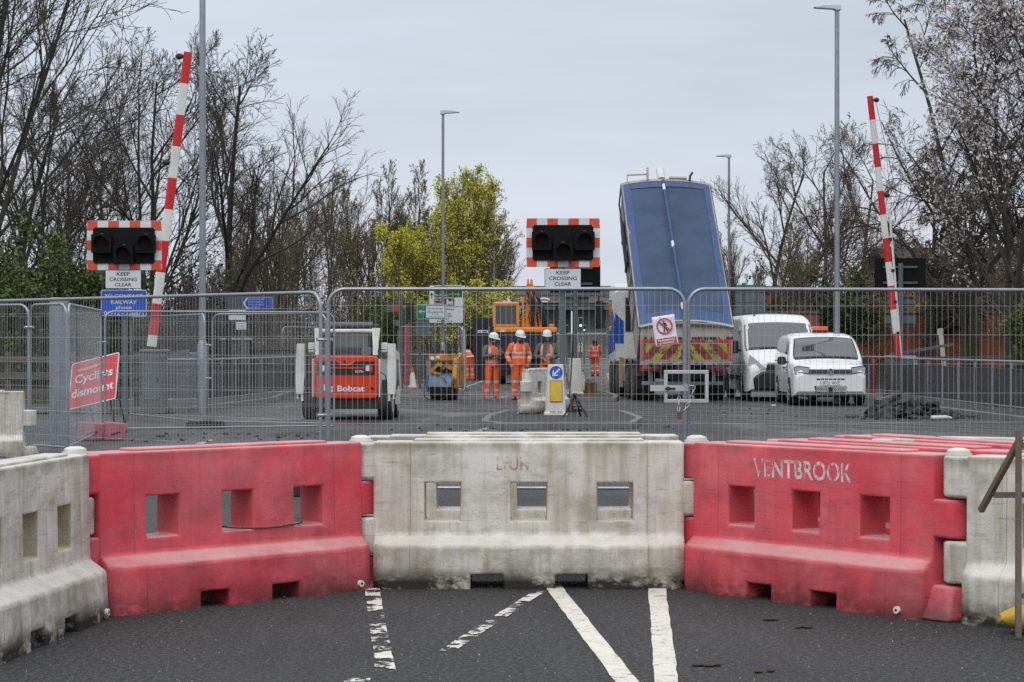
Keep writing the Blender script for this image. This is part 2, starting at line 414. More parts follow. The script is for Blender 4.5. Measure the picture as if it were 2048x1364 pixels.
# --- asphalt
def asphalt_mat(name, base, patch_lo, patch_hi, muddy):
    m = bpy.data.materials.new(name); m.use_nodes = True; b = m.node_tree.nodes['Principled BSDF']
    t, L, put, noise, ramp, mix, mt, mapping = nodes(m)
    raw, v = objvec(m, False)
    c = mix(ramp(noise(v, .55, 6), .32, .68), tuple(x*patch_lo for x in base), tuple(x*patch_hi for x in base))
    grain = mt('ADD', mt('MULTIPLY', noise(v, 34, 2, .6), .55), mt('MULTIPLY', noise(v, 95, 1, .5), .45))
    c = mix(ramp(grain, .40, .50, .9, 0), c, tuple(x*.28 for x in base))
    c = mix(ramp(grain, .51, .60, 0, .9), c, (.085, .085, .083))
    vo = t.nodes.new('ShaderNodeTexVoronoi'); vo.inputs['Scale'].default_value = 26; L(v, vo.inputs['Vector'])
    spk = mt('MULTIPLY', mt('LESS_THAN', vo.outputs['Distance'], .13), mt('GREATER_THAN', noise(v, 9, 2), .53))
    c = mix(mt('MULTIPLY', spk, .28), c, (.20, .195, .18))
    c = mix(ramp(noise(mapping(v, (1, .22, 1)), 1.1, 6, .65), .50, .68, 0, .45), c, tuple(x*.45 for x in base))
    c = mix(ramp(noise(mapping(v, (1.6, .35, 1)), .8, 7, .65), .54, .70, 0, .30), c, (.075, .074, .072))
    if muddy:
        xyz = t.nodes.new('ShaderNodeSeparateXYZ'); L(raw, xyz.inputs[0])
        far = ramp(xyz.outputs['Y'], 15, 32)
        mud = mt('MULTIPLY', far, ramp(noise(mapping(v, (.5, .16, 1)), 1.0, 9, .65), .44, .62))
        c = mix(mt('MULTIPLY', mud, .8), c, (.060, .057, .053))
        mud2 = mt('MULTIPLY', far, ramp(noise(mapping(v, (.9, .35, 1)), 1.1, 9, .7), .56, .68))
        c = mix(mt('MULTIPLY', mud2, .85), c, (.009, .0085, .008))
        trk = mt('MULTIPLY', far, ramp(noise(mapping(v, (5, .10, 1)), 1.0, 5, .6), .55, .72))
        c = mix(mt('MULTIPLY', trk, .5), c, (.085, .082, .078))
        L(mix(far, .82, mix(ramp(noise(mapping(v, (.5, .2, 1)), 1.0, 6), .42, .62), .85, .42)), b.inputs['Roughness'])
    else: b.inputs['Roughness'].default_value = .85
    L(c, b.inputs['Base Color'])
    bp = t.nodes.new('ShaderNodeBump'); bp.inputs['Strength'].default_value = .7; bp.inputs['Distance'].default_value = .008
    L(mt('ADD', noise(v, 60, 5, .8), mt('MULTIPLY', noise(v, 2.2, 3), .8)), bp.inputs['Height']); L(bp.outputs[0], b.inputs['Normal'])
    return m
ASPH = asphalt_mat('road_asphalt', (.023, .023, .0238), .7, 1.3, True)
EARTH = mat('earth_and_litter', (.040, .035, .024), .95, 0, .4, 1.2, (.035, .045, .015), .8, .6, .5, bump=.6, bs=12)
GRASSM = mat('grass_green', (.055, .085, .018), .9, 0, .35, 3)
ys = [-12, 0, 20, 40, 70, 90, 112, 125, 140, 160, 180, 210, 250, 300, 400, 600, 1000, 1800]
struct(grid('ground', -900, 900, 24, ys, lambda x, y: gz(y)-.03 if abs(x) < 200 else gz(y)-.03, EARTH))
yr = [-10, 0, 10, 20, 30, 40, 60, 80, 100, 112, 120, 130, 140, 155, 170, 190, 220, 260, 320, 420]
struct(grid('road', -7.4, 12.2, 8, yr, lambda x, y: gz(y), ASPH))
# side of the approach road: wide tarmac apron where the barriers and fences stand
struct(grid('road_apron', -30, -7.4, 4, [-10, 10, 46], lambda x, y: -.002, ASPH))
struct(grid('verge_apron', 12.2, 30, 4, [-10, 10, 46], lambda x, y: -.002, ASPH))
# pavements with kerbs
PAVE = mat('pavement_asphalt', (.038, .037, .035), .9, 0, .25, 2, (.03, .028, .025), .7, 1.2, bump=.4)
KERB = mat('kerb_stone', (.17, .165, .155), .85, 0, .2, 4, (.06, .055, .05), .7, 2)
def pavement(name, poly):
    b = MB(); b.prism(poly, -.02, .115, 'z'); struct(b.build(name, PAVE))
    k = MB(); n = len(poly)
    for i in range(n):
        p, q = poly[i], poly[(i+1) % n]
        k.beam((p[0], p[1], .058), (q[0], q[1], .058), .13, .128)
    struct(k.build(name + '_kerb', KERB, bevel=.012))
pavement('pavement', [(-30, 46.5), (-7.2, 47.5), (-6.3, 56), (-6.6, 62), (-6.9, 112), (-30, 112)])
pavement('footway', [(9.3, 54.5), (9.9, 40), (30, 40), (30, 112), (12.0, 112), (11.4, 62)])
def island(name, pts):
    pavement(name, pts)
island('traffic_island', [(-.15, 37.9), (2.15, 38.3), (2.45, 41), (2.3, 45.3), (-.1, 45.3), (-.45, 42), (-.5, 39)])
island('refuge_island', [(1.15, 56.6), (2.7, 56.4), (2.9, 59), (2.75, 64), (1.3, 64), (1.1, 60)])

# --- railway: two tracks cutting obliquely across the road, rails flush in dark panels
RAIL = mat('rail_steel', (.30, .29, .28), .35, .8, .2, 3, (.10, .07, .05), .6, 3)
PANEL = mat('crossing_panel_rubber', (.028, .028, .03), .75, 0, .3, 3, (.09, .085, .08), .6, .8)
def oblique(name, off, w, z0, z1, m, bev=0):
    p = Vector((-9.0, 61.5 + off, 0)); q = Vector((13.0, 31.5 + off*.9, 0))
    b = MB(); b.beam((p.x, p.y, (z0+z1)/2), (q.x, q.y, (z0+z1)/2), w, z1-z0); return struct(b.build(name, m))
for off in (0, 6.5):
    oblique('crossing_panel', off, 2.5, -.02, .005, PANEL)
    oblique('rail', off-.85, .075, -.02, .016, RAIL); oblique('rail', off+.85, .075, -.02, .016, RAIL)
    oblique('flangeway', off-.74, .06, -.03, .009, BLACK); oblique('flangeway', off+.74, .06, -.03, .009, BLACK)

# --- painted markings
PAINT = worn_mat('road_paint', (.72, .69, .61), .33, .42, 14, rough=.7, dirty=(.16, .16, .15))
PAINTW = worn_mat('worn_road_paint', (.72, .69, .61), .495, .53, 4.0, (1, .9, 1), rough=.7, dirty=(.25, .24, .22))
PAINTF = worn_mat('faint_road_paint', (.42, .41, .39), .40, .55, 4, rough=.7)
def marking(name, p, q, w, m):
    """p,q: photo pixels of the line's ends on the flat road"""
    a = Vector((X(p[0], D(p[1])), D(p[1]), .005)); b_ = Vector((X(q[0], D(q[1])), D(q[1]), .005))
    t = (b_-a).normalized(); n = Vector((-t.y, t.x, 0)); b = MB()
    k = 24; vs = []
    rnd = random.Random(int(p[0]))
    for i in range(k+1):
        c = a.lerp(b_, i/k)
        vs += [c + n*(w/2 + rnd.uniform(-.004, .004)), c - n*(w/2 + rnd.uniform(-.004, .004))]
    b.add(vs, [(2*i, 2*i+1, 2*i+3, 2*i+2) for i in range(k)]); return struct(b.build(name, m))
marking('road_marking', (1102, 1168), (1262, 1376), .105, PAINT)
marking('road_marking', (1313, 1168), (1334, 1376), .105, PAINT)
marking('road_marking', (742, 1168), (772, 1346), .09, PAINTW)
marking('road_marking', (1080, 1183), (880, 1312), .075, PAINTW)
marking('road_marking', (690, 1362), (740, 1362), .10, PAINTW)
marking('road_marking', (420, 880), (330, 915), .12, PAINTF)
marking('road_marking', (1010, 838), (955, 865), .12, PAINTF)
marking('road_marking', (966, 762), (880, 792), .15, PAINTF)
marking('road_marking', (1215, 745), (1235, 792), .2, PAINTF)
marking('road_marking', (1160, 786), (1210, 786), .3, PAINTF)
marking('road_marking', (1135, 723), (1200, 723), .8, PAINTF)
marking('road_marking', (985, 800), (1015, 792), .12, PAINTF)

# --- loose grit, clods and twigs on the near tarmac
GRIT = mat('pale_grit', (.42, .40, .37), .9, 0, .4, 3)
CLOD = mat('brown_clod', (.055, .036, .022), .95, 0, .4, 9)
rnd = random.Random(7)
b = MB()
for i in range(300):
    y = rnd.uniform(9.2, 14); x = rnd.uniform(-3.2, 3.2); s = rnd.uniform(.0015, .0048)
    b.T = Matrix.Translation((x, y, s*.5)) @ Matrix.Rotation(rnd.uniform(0, 6), 4, 'Z')
    b.add([(-s,-s,-s),(s,-s*.6,-s),(s*.7,s,-s),(-s*.8,s*.7,-s),(0,0,s*.8)], [(0,1,4),(1,2,4),(2,3,4),(3,0,4),(0,3,2,1)])
tag(b.build('road_grit', GRIT), 'pale grit scattered over the tarmac before the barriers', 'grit', kind='stuff')
for (px, py, w, lab) in ((1530, 1345, .04, 'flat brown clod of mud on the tarmac below the red barrier'),
                         (1412, 1332, .05, 'thin brown twig lying on tarmac beside the white line'),
                         (1605, 1256, .04, 'dark lump of mud on tarmac under the stencilled red barrier'),
                         (1540, 1241, .035, 'small dark mud crumb close to the stencilled red barrier')):
    d = D(py); b = MB(); b.T = Matrix.Translation((X(px, d), d, .006))
    for k in range(5): b.sph((rnd.uniform(-w, w), rnd.uniform(-w*.6, w*.6), .002), (w*rnd.uniform(.35, .7), w*.4, .008), 8, 4)
    tag(b.build('mud_clod' if 'twig' not in lab else 'twig', CLOD), lab, 'mud' if 'twig' not in lab else 'twig')
# ================================================================= interlocking water-filled barriers
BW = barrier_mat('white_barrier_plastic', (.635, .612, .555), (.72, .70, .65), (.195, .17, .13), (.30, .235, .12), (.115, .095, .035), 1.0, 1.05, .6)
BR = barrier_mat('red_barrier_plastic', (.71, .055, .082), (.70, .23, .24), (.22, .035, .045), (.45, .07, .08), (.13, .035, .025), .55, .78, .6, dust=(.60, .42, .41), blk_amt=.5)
BWN = barrier_mat('clean_white_plastic', (.70, .69, .66), (.74, .73, .70), (.4, .39, .36), (.4, .37, .3), (.2, .18, .1), .5, .5, .4)
RINGM = mat('plug_white', (.75, .75, .74), .4)
FOOT = .25
def barrier_shell():
    """profile x length grid with three windows and two fork slots; lugs at both ends"""
    prof = [(.245, 0), (.243, .09), (.234, .262), (.119, .325), (.117, .41), (.113, .645), (.110, .90)]
    zi = [p[1] for p in prof]
    win = [(-.645, -.425), (-.11, .11), (.425, .645)]; slot = [(-.36, -.16), (.16, .36)]
    xs = sorted(set([-.965, -.89, .89, .965] + [v for w in win for v in w] + [v for w in slot for v in w]))
    b = MB(); nP = len(prof)
    def hole(i, j):
        xm = (xs[i]+xs[i+1])/2
        if zi[j] == .41: return any(a < xm < c for a, c in win)
        if j == 0: return any(a < xm < c for a, c in slot)
        return False
    for side in (-1, 1):
        vs = [(x, side*(p[0] if abs(x) < .95 else min(p[0], .185)), p[1]) for x in xs for p in prof]
        fs = [(i*nP+j, (i+1)*nP+j, (i+1)*nP+j+1, i*nP+j+1) for i in range(len(xs)-1) for j in range(nP-1) if not hole(i, j)]
        b.add(vs, fs)
    # top, underside, ends
    for i in range(len(xs)-1):
        y = prof[-1][0]; b.add([(xs[i], -y, .90), (xs[i+1], -y, .90), (xs[i+1], y, .90), (xs[i], y, .90)], [(0, 1, 2, 3)])
    ring = [(-p[0], p[1]) for p in prof] + [(p[0], p[1]) for p in reversed(prof)]
    for x in (-.965, .965): b.add([(x, max(-.185, min(.185, p[0])), p[1]) for p in ring], [tuple(range(len(ring)))])
    # tunnel walls
    for a, c in win:
        (y0, z0), (y1, z1) = (prof[4], prof[5])
        for xx in (a, c): b.add([(xx, -y0, z0), (xx, y0, z0), (xx, y1, z1), (xx, -y1, z1)], [(0, 1, 2, 3)])
        for yy, zz in ((y0, z0), (y1, z1)): b.add([(a, -yy, zz), (c, -yy, zz), (c, yy, zz), (a, yy, zz)], [(0, 1, 2, 3)])
    for a, c in slot:
        for xx in (a, c): b.add([(xx, -.245, 0), (xx, .245, 0), (xx, .243, .09), (xx, -.243, .09)], [(0, 1, 2, 3)])
        b.add([(a, -.243, .09), (c, -.243, .09), (c, .243, .09), (a, .243, .09)], [(0, 1, 2, 3)])
    # weld
    return b
def lug(b, sx, z0, z1, r, flare=0):
    pin = sx*1.05; pts = []
    for i in range(9):
        a = R(-90 + 180*i/8); pts.append((pin + sx*.075*math.cos(a), r*math.sin(a)))
    pts += [(sx*.90, r), (sx*.90, -r)] if True else []
    if not flare: b.prism(pts, z0, z1, 'z'); return
    lo = [(p[0] + (sx*flare*.6 if abs(p[0]) > .95 else 0), p[1]*(1+flare/r)) for p in pts]
    n = len(pts)
    vs = [(p[0], p[1], z0) for p in lo] + [(p[0], p[1], z1) for p in pts]
    b.add(vs, [tuple(range(n)), tuple(range(2*n-1, n-1, -1))] + [(i, n+i, n+(i+1) % n, (i+1) % n) for i in range(n)])
def build_shell(colour):
    b = barrier_shell()
    lug(b, 1, .445, .655, .109); lug(b, 1, 0, .185, .11, .09)
    lug(b, -1, .67, .893, .109); lug(b, -1, .20, .43, .109)
    # raised strip along the top
    b.box(-.72, .72, -.075, .075, .84, .916)
    o = b.build('shell', colour)
    bm = bmesh.new(); bm.from_mesh(o.data); bmesh.ops.remove_doubles(bm, verts=bm.verts, dist=.0005)
    bmesh.ops.recalc_face_normals(bm, faces=bm.faces); bm.to_mesh(o.data); bm.free()
    for p in o.data.polygons: p.use_smooth = True
    bv = o.modifiers.new('bevel', 'BEVEL'); bv.width = .018; bv.segments = 4; bv.use_clamp_overlap = False; bv.limit_method = 'ANGLE'; bv.angle_limit = R(28); bv.harden_normals = False
    return o
_shell_proto = {}
def barrier(colour, label, cx, cy, ang, z=0.0, plug=True, pin=True, group='interlocking barriers across the road'):
    t = thing('road_barrier', label, 'barrier', (cx, cy, z), ang, group)
    if colour not in _shell_proto:
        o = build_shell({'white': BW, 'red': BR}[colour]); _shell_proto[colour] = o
    else:
        o = _shell_proto[colour].copy(); COL.objects.link(o)
    o.parent = t
    pn = MB()
    if not pin: return t
    pn.cyl((-1.05, 0, .87), (-1.05, 0, .905), .075, n=16); pn.tube([(-1.05, 0, .90), (-1.05, 0, .925), (-1.05, 0, .936)], [.066, .062, .03], 16)
    pn.build('connecting_pin', BWN, t, bevel=.006)
    if plug:
        q = MB(); q.tube([(.83, -.243, .045), (.83, -.262, .045)], .02, 14); q.tube([(.83, -.262, .045), (.83, -.264, .045)], .008, 10, mi=1)
        q.build('drain_plug', [RINGM, BLACK], t)
    return t
def chain(p, ang, L=2.1):
    return (p[0] + L*math.cos(ang), p[1] + L*math.sin(ang))
def between(p, q): return ((p[0]+q[0])/2, (p[1]+q[1])/2, math.atan2(q[1]-p[1], q[0]-p[0]))
J1 = (-.945, 13.35); J2 = (1.155, 13.35)
a0 = R(45); J0 = (J1[0]-2.1*math.cos(a0), J1[1]-2.1*math.sin(a0))
JL = (J0[0]-.24, J0[1]-2.086)
a3 = R(-52); J3 = chain(J2, a3)
J4 = chain(J3, R(-33))
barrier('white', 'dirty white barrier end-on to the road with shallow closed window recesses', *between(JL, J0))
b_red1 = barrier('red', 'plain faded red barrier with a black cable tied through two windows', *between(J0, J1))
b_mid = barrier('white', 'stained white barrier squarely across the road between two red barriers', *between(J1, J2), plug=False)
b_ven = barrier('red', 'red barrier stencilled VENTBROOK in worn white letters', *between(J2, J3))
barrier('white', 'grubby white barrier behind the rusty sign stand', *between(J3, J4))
# the second row, standing close behind
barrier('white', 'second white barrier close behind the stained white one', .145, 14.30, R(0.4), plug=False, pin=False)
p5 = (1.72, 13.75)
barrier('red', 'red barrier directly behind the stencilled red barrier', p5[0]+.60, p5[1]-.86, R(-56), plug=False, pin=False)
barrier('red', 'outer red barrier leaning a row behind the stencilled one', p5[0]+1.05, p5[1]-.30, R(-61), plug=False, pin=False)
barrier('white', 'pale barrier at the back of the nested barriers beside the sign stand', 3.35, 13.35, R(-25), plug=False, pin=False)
# lettering on the barriers (stencilled paint)
STENW = worn_mat('worn_white_stencil', (.70, .66, .65), .44, .54, 19, (1, 1, .35))
STENR = worn_mat('faded_red_stencil', (.42, .20, .14), .44, .74, 16)
text('stencil_lettering', 'VENTBROOK', STENW, b_ven, -.03, -.1135, .768, .105, .80, bold=.022)
text('stencil_lettering', 'LFUM', STENR, b_mid, -.10, -.1125, .765, .085, .20, bold=.01)
# black cable tie strung between two windows of the red barrier
c = MB(); pts = []
for i in range(13):
    u = i/12; pts.append((-.06 + .56*u, -.122 - .008*math.sin(math.pi*u) + .03*(abs(u-.5) > .45), .432 - .018*math.sin(math.pi*u)))
c.tube([(-.08, .05, .44)] + pts + [(.56, .05, .45)], .005, 6)
tag(c.build('black_cable', BLACK), 'thin black cable looped through windows of the plain red barrier', 'cable')
bpy.data.objects['black_cable'].matrix_world = Matrix.Translation(b_red1.location) @ Matrix.Rotation(b_red1.rotation_euler.z, 4, 'Z')
# barrier on the traffic island, end lugs towards us, and the one behind the mesh at the verge
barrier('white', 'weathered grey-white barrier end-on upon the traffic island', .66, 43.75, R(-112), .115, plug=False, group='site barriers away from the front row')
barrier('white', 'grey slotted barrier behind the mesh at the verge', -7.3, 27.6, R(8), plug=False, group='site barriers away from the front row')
# rusty A-frame sign stand and its sandbag
RUST = mat('rusty_grey_steel', (.17, .145, .125), .6, .5, .3, 8, (.16, .07, .03), .7, 5)
st = thing('sign_stand', 'bare rusty grey steel A-frame stand in front of pale barrier', 'sign stand', (2.62, 10.95, 0))
def leg(p, q, par=st): m_ = MB(); m_.beam(p, q, .028, .028); return m_.build('leg', RUST, par)
leg((-.045, -.10, .012), (-.02, 0, 1.06)); leg((.62, -.10, .012), (.59, 0, 1.06))
leg((-.13, .38, .62), (-.005, .02, 1.02)); leg((.70, .38, .62), (.58, .02, 1.02))
m_ = MB(); m_.beam((-.09, .25, .713), (.66, .25, .713), .03, .03); m_.build('crossbar', RUST, st)
m_ = MB(); m_.beam((-.02, .0, .985), (.60, .0, .985), .03, .03); m_.build('crossbar', RUST, st)
m_ = MB(); m_.beam((-.035, -.06, .22), (.60, -.06, .22), .025, .025); m_.build('crossbar', RUST, st)
SACK = mat('yellow_sack', (.62, .40, .05), .85, 0, .2, 8, (.25, .16, .04), .6, 6, bump=.6, bs=30)
m_ = MB(); secs = []
for i in range(9):
    u = i/8; r = .015 + .075*math.sin(math.pi*min(1, u*1.1+.02))**.7 if u < .9 else .05
    secs.append([(-.07+.5*u, .05 + r*1.25*math.cos(2*math.pi*j/14), max(.006, .085 + r*.85*math.sin(2*math.pi*j/14))) for j in range(14)])
m_.loft(secs); sb = tag(m_.build('sandbag', SACK), 'yellow sandbag weighing down the rusty sign stand', 'sandbag'); sb.location = (2.60, 11.02, 0)
# ================================================================= temporary mesh fence panels
def panel(label, A, B, h=2.02, z0=.06, group='temporary mesh fence panels', rail=.30, clamps=(), dz=0.0, r=.019, sag=None):
    ax, ay = A; bx, by = B; L = math.hypot(bx-ax, by-ay); ang = math.atan2(by-ay, bx-ax)
    t = thing('mesh_fence', label, 'fence', (ax, ay, 0), ang, group)
    top = z0 + h; c = .16
    b = MB(); pts = [(0, 0, .02)]
    pts += [(0, 0, top-c)] + [(c - c*math.cos(R(a)), 0, top-c + c*math.sin(R(a))) for a in (15, 30, 45, 60, 75, 90)]
    pts += [(L-c + c*math.sin(R(a)), 0, top-c + c*math.cos(R(a))) for a in (0, 15, 30, 45, 60, 75, 90)] + [(L, 0, .02)]
    b.tube(pts, r, 10)
    b.tube([(r, 0, z0+.05), (L-r, 0, z0+.05)], r*.8, 8)
    b.build('frame', GALV, t)
    m = MB(); n = max(4, int(round(L/.058))); rw = .0015
    rg = random.Random(int(ax*100+ay*10))
    for i in range(1, n):
        x = L*i/n + rg.uniform(-.003, .003); e = min(x, L-x); zt = top if e > c else top - c + math.sqrt(max(0, c*c-(c-e)**2))
        m.tube([(x, -.004, z0+.05), (x + rg.uniform(-.004, .004), -.004, (z0+top)/2), (x, -.004, zt)], rw, 3, False, smooth=False)
    k = 7
    for j in range(k):
        z = z0 + .10 + (h-.26)*j/(k-1); m.tube([(0, .002, z), (L*.33, .002, z - .004), (L*.66, .002, z + .003), (L, .002, z)], rw*1.15, 3, False, smooth=False)
    m.build('wire_mesh', WIRE, t)
    return t
FB = MB()
def foot_block(label, x, y, rz):
    t = thing('rubber_block', label, 'fence foot', (x, y, 0), rz, 'rubber feet under the fence panels')
    b = MB(); b.prism([(-.36, .0), (.36, 0), (.34, .10), (.30, .13), (-.30, .13), (-.34, .10)], -.11, .11, 'y'); b.build('block', RUBBER, t, bevel=.012)
    h = MB(); h.box(-.12, .12, -.05, .05, .131, .137); h.build('handhold', BLACK, t)
def clamp(label, x, y, z, w=.14, rz=0.0):
    t = thing('pipe_clamp', label, 'clamp', (x, y, z), rz, 'clamps joining fence panels')
    b = MB(); b.tube([(-w/2, -.028, 0), (w/2, -.028, 0)], (.012), 8); b.box(-w/2-.02, w/2+.02, -.024, .024, -.018, .018)
    b.cyl((0, -.05, 0), (0, .03, 0), .011, n=8); b.build('band', GALV, t)
# the front row, nearest the barriers
PL = panel('long mesh panel ending in a rounded corner before the white loader', (-6.45, 26.1), (X(641, 21.6), 21.6), 1.975)
PC = panel('middle mesh panel with a prohibition notice hung on it', (X(657, 20.8), 20.8), (X(1369, 20.7), 20.7), 1.985)
PR = panel('mesh panel in front of the white vans', (X(1377, 20.75), 20.75), (X(2110, 21.2), 21.2), 1.985)
panel('mesh panel continuing out of the picture past the rusty sign stand', (X(2118, 21.2), 21.25), (X(2118, 21.2)+3.4, 21.9), 1.985)
# the row behind on the verge
panel('mesh panel at the edge of the scene by the slotted barrier', (-8.9, 31.0), (X(57, 29.7), 29.7), 2.0)
panel('mesh panel beside the tall steel column', (X(60, 29.7), 29.7), (X(133, 29.0), 29.0), 2.0)
panel('short mesh panel before the red cyclists sign', (X(137, 29.2), 29.2), (X(202, 34.8), 34.8), 2.0)
panel('rear mesh panel crossing in front of the tall lamp column', (X(210, 35.4), 35.4), (X(668, 36.8), 36.8), 2.0)
panel('mesh panel slanting back towards the crossing gate', (X(262, 43.0), 43.0), (X(409, 38.8), 38.8), 2.0)
panel('mesh panel running from the lamp column to the loader', (X(425, 38.9), 38.9), (X(652, 37.8), 37.8), 2.0)
panel('distant mesh panel between striped board and roller', (X(796, 66), 66), (X(924, 64), 64), 2.0)
panel('distant mesh panel beside the bending worker', (X(925, 64.5), 64.5), (X(931, 72), 72), 2.0)
panel('distant mesh panel near the white arrow sign', (X(565, 66), 66), (X(640, 68), 68), 2.0)
foot_block('rubber foot where the two front mesh panels meet', X(648, 21.2), 21.2, 0)
foot_block('rubber foot under the chained gap of the fence', X(1373, 20.7), 20.85, R(90))
foot_block('rubber foot below the lamp column panels', X(412, 38.4), 38.4, R(0))
foot_block('rubber foot beneath the red cyclists sign', X(206, 35.0), 35.0, R(5))
clamp('steel clamp between the two front posts by the loader', X(649, 21.0), 21.05, Z(679, 21.05), .13)
clamp('steel clamp low on the two front posts by the loader', X(649, 21.0), 21.05, Z(830, 21.05), .13)
for x_, y_, z_, lab in ((59, 29.7, 1.75, 'upper clamp on the posts left of the steel column'), (61, 29.7, .45, 'lower clamp on the posts left of the steel column'),
                        (207, 35.1, 1.55, 'upper clamp on the posts across the cyclists sign'), (207, 35.1, 1.0, 'lower clamp on the posts across the cyclists sign'),
                        (417, 38.6, 1.5, 'upper clamp on the posts at the lamp column'), (417, 38.6, .9, 'lower clamp on the posts at the lamp column')):
    clamp(lab, X(x_, y_), y_ - .02, z_, .1)
# gate lock bracket, chain and padlock on the gap
lk = thing('lock_bracket', 'square white steel lock bracket with sliding bolt on the fence', 'lock bracket', (X(1373, 20.65), 20.62, 0))
def u(px): return X(px, 20.62) - X(1373, 20.65)
def w_(py): return Z(py, 20.62)
b = MB(); zz0, zz1, xx0, xx1 = w_(802), w_(744), u(1328), u(1417)
BRK = mat('lock_bracket_grey', (.50, .51, .52), .45, .3, .08, 6)
b.beam((xx0, 0, zz0), (xx1, 0, zz0), .04, .035); b.beam((xx0, 0, zz1), (xx1, 0, zz1), .04, .035)
b.beam((xx0+.017, 0, zz0+.018), (xx0+.017, 0, zz1-.018), .034, .04); b.beam((xx1-.017, 0, zz0+.018), (xx1-.017, 0, zz1-.018), .034, .04)
b.build('frame', BRK, lk, bevel=.004)
b = MB(); b.box(u(1300), u(1376), -.035, -.022, w_(782), w_(770)); b.cyl((u(1335), -.06, w_(777)), (u(1335), -.03, w_(777)), .02, mi=1); b.box(u(1330), u(1350), -.045, -.03, w_(779), w_(775), 1)
b.build('bolt', [BRK, DARK], lk)
ch = thing('chain', 'steel chain with padlock looped round the two fence posts', 'chain', (X(1373, 20.6), 20.56, 0))
CHM = mat('chain_steel', (.45, .44, .42), .35, .8, .2, 20)
def links(name, path):
    b = MB(); k = 0
    P = [Vector(p) for p in path]
    for i in range(len(P)-1):
        a, q = P[i], P[i+1]; n = max(1, int((q-a).length/.038))
        for j in range(n):
            c = a.lerp(q, (j+.5)/n); d = (q-a).normalized(); side = Vector((0, 1, 0)) if k % 2 else Vector((1, 0, .3)).normalized(); side = (side - d*side.dot(d)).normalized()
            b.tube([c + d*.027*math.cos(2*math.pi*m/10) + side*.013*math.sin(2*math.pi*m/10) for m in range(10)], .0048, 5, closed=True); k += 1
    return b.build(name, CHM, ch)
links('chain_links', [(u(1366), -.02, w_(771)), (u(1388), -.01, w_(771)), (u(1381), -.03, w_(800)), (u(1366), -.05, w_(822))])
links('chain_links', [(u(1358), -.01, w_(792)), (u(1356), -.05, w_(822))])
b = MB(); b.prism(rrect(u(1354), u(1362), w_(838), w_(824), .008), -.06, -.03, 'y'); b.tube([(u(1355.5), -.045, w_(824)), (u(1355.5), -.045, w_(820)), (u(1360.5), -.045, w_(820)), (u(1360.5), -.045, w_(824))], .004, 6)
b.build('padlock', mat('brass_padlock', (.16, .13, .07), .4, .7), ch)
# paper prohibition notice, hanging skewed
PAPER = mat('laminated_paper', (.80, .79, .85), .35, 0, .03, 5)
NR = mat('notice_red', (.52, .07, .09), .5, 0, .08, 12)
nt_ = thing('prohibition_notice', 'white paper notice with red no-walking symbol wired to mesh', 'notice', (X(1331, 20.6), 20.66, Z(661, 20.6)))
nt_.rotation_euler = (R(3), R(-8.5), R(3))
q = F/20.66; wd, hg = 46/q, 60/q
b = MB(); n = 10; vs = []
for j in range(n+1):
    for i in range(n+1):
        uu, vv = i/n-.5, j/n-.5
        vs.append((uu*wd, .006*math.sin(3*uu+2*vv) - .012*max(0, -.25-vv)*abs(uu-.0)*4, vv*hg + (.025*(max(0, .5-abs(uu+.0)*3.0))*(vv < -.45))))
b.add(vs, [(j*(n+1)+i, j*(n+1)+i+1, (j+1)*(n+1)+i+1, (j+1)*(n+1)+i) for j in range(n) for i in range(n)], smooth=True)
sh = b.build('sheet', PAPER, nt_); so_ = sh.modifiers.new('thickness', 'SOLIDIFY'); so_.thickness = .002
b = MB(); rad = 16.3/q; b.disc((0, -.012, .045), rad, ring=rad*.83, n=32)
a = R(-40); b.T = Matrix.Translation((0, -.013, .045)) @ Matrix.Rotation(R(42), 4, 'Y'); b.box(-rad*.88, rad*.88, -.0, .003, -rad*.09, rad*.09)
b.build('prohibition_ring', NR, nt_)
b = MB(); k = rad
for poly in ([(-.10,.48),(.02,.46),(.14,.30),(.20,-.02),(.12,-.06),(.02,.0),(-.10,.0),(-.12,.30)], [(-.10,.02),(.06,.02),(-.02,-.35),(-.08,-.72),(-.24,-.74),(-.18,-.66),(-.16,-.34)], [(.02,.04),(.14,.0),(.24,-.38),(.36,-.70),(.24,-.74),(.12,-.40)], [(.10,.42),(.20,.36),(.36,.02),(.30,-.02),(.12,.28)], [(-.10,.40),(-.14,.24),(-.40,.06),(-.42,.12)]):
    b.prism([(x*k, z*k+.045) for x, z in poly], -.0115, -.0095, 'y')
b.disc((-.03*k, -.0115, .045+.60*k), .10*k, th=.002, n=14); b.build('walker_symbol', SIGNK, nt_)
b = MB(); b.box(-wd*.44, wd*.44, -.011, -.009, -hg*.46, -hg*.245); b.build('caption_band', NR, nt_)
text('lettering', 'Pedestrians', PAPER, nt_, 0, -.013, -hg*.305, .022, wd*.74, bold=.02)
text('lettering', 'prohibited', PAPER, nt_, 0, -.013, -hg*.40, .020, wd*.62, bold=.02)
b = MB(); b.tube([(-.03, -.01, hg*.42), (-.035, .01, hg*.50), (-.03, .02, hg*.56)], .003, 5); b.build('wire_tie', BLACK, nt_)
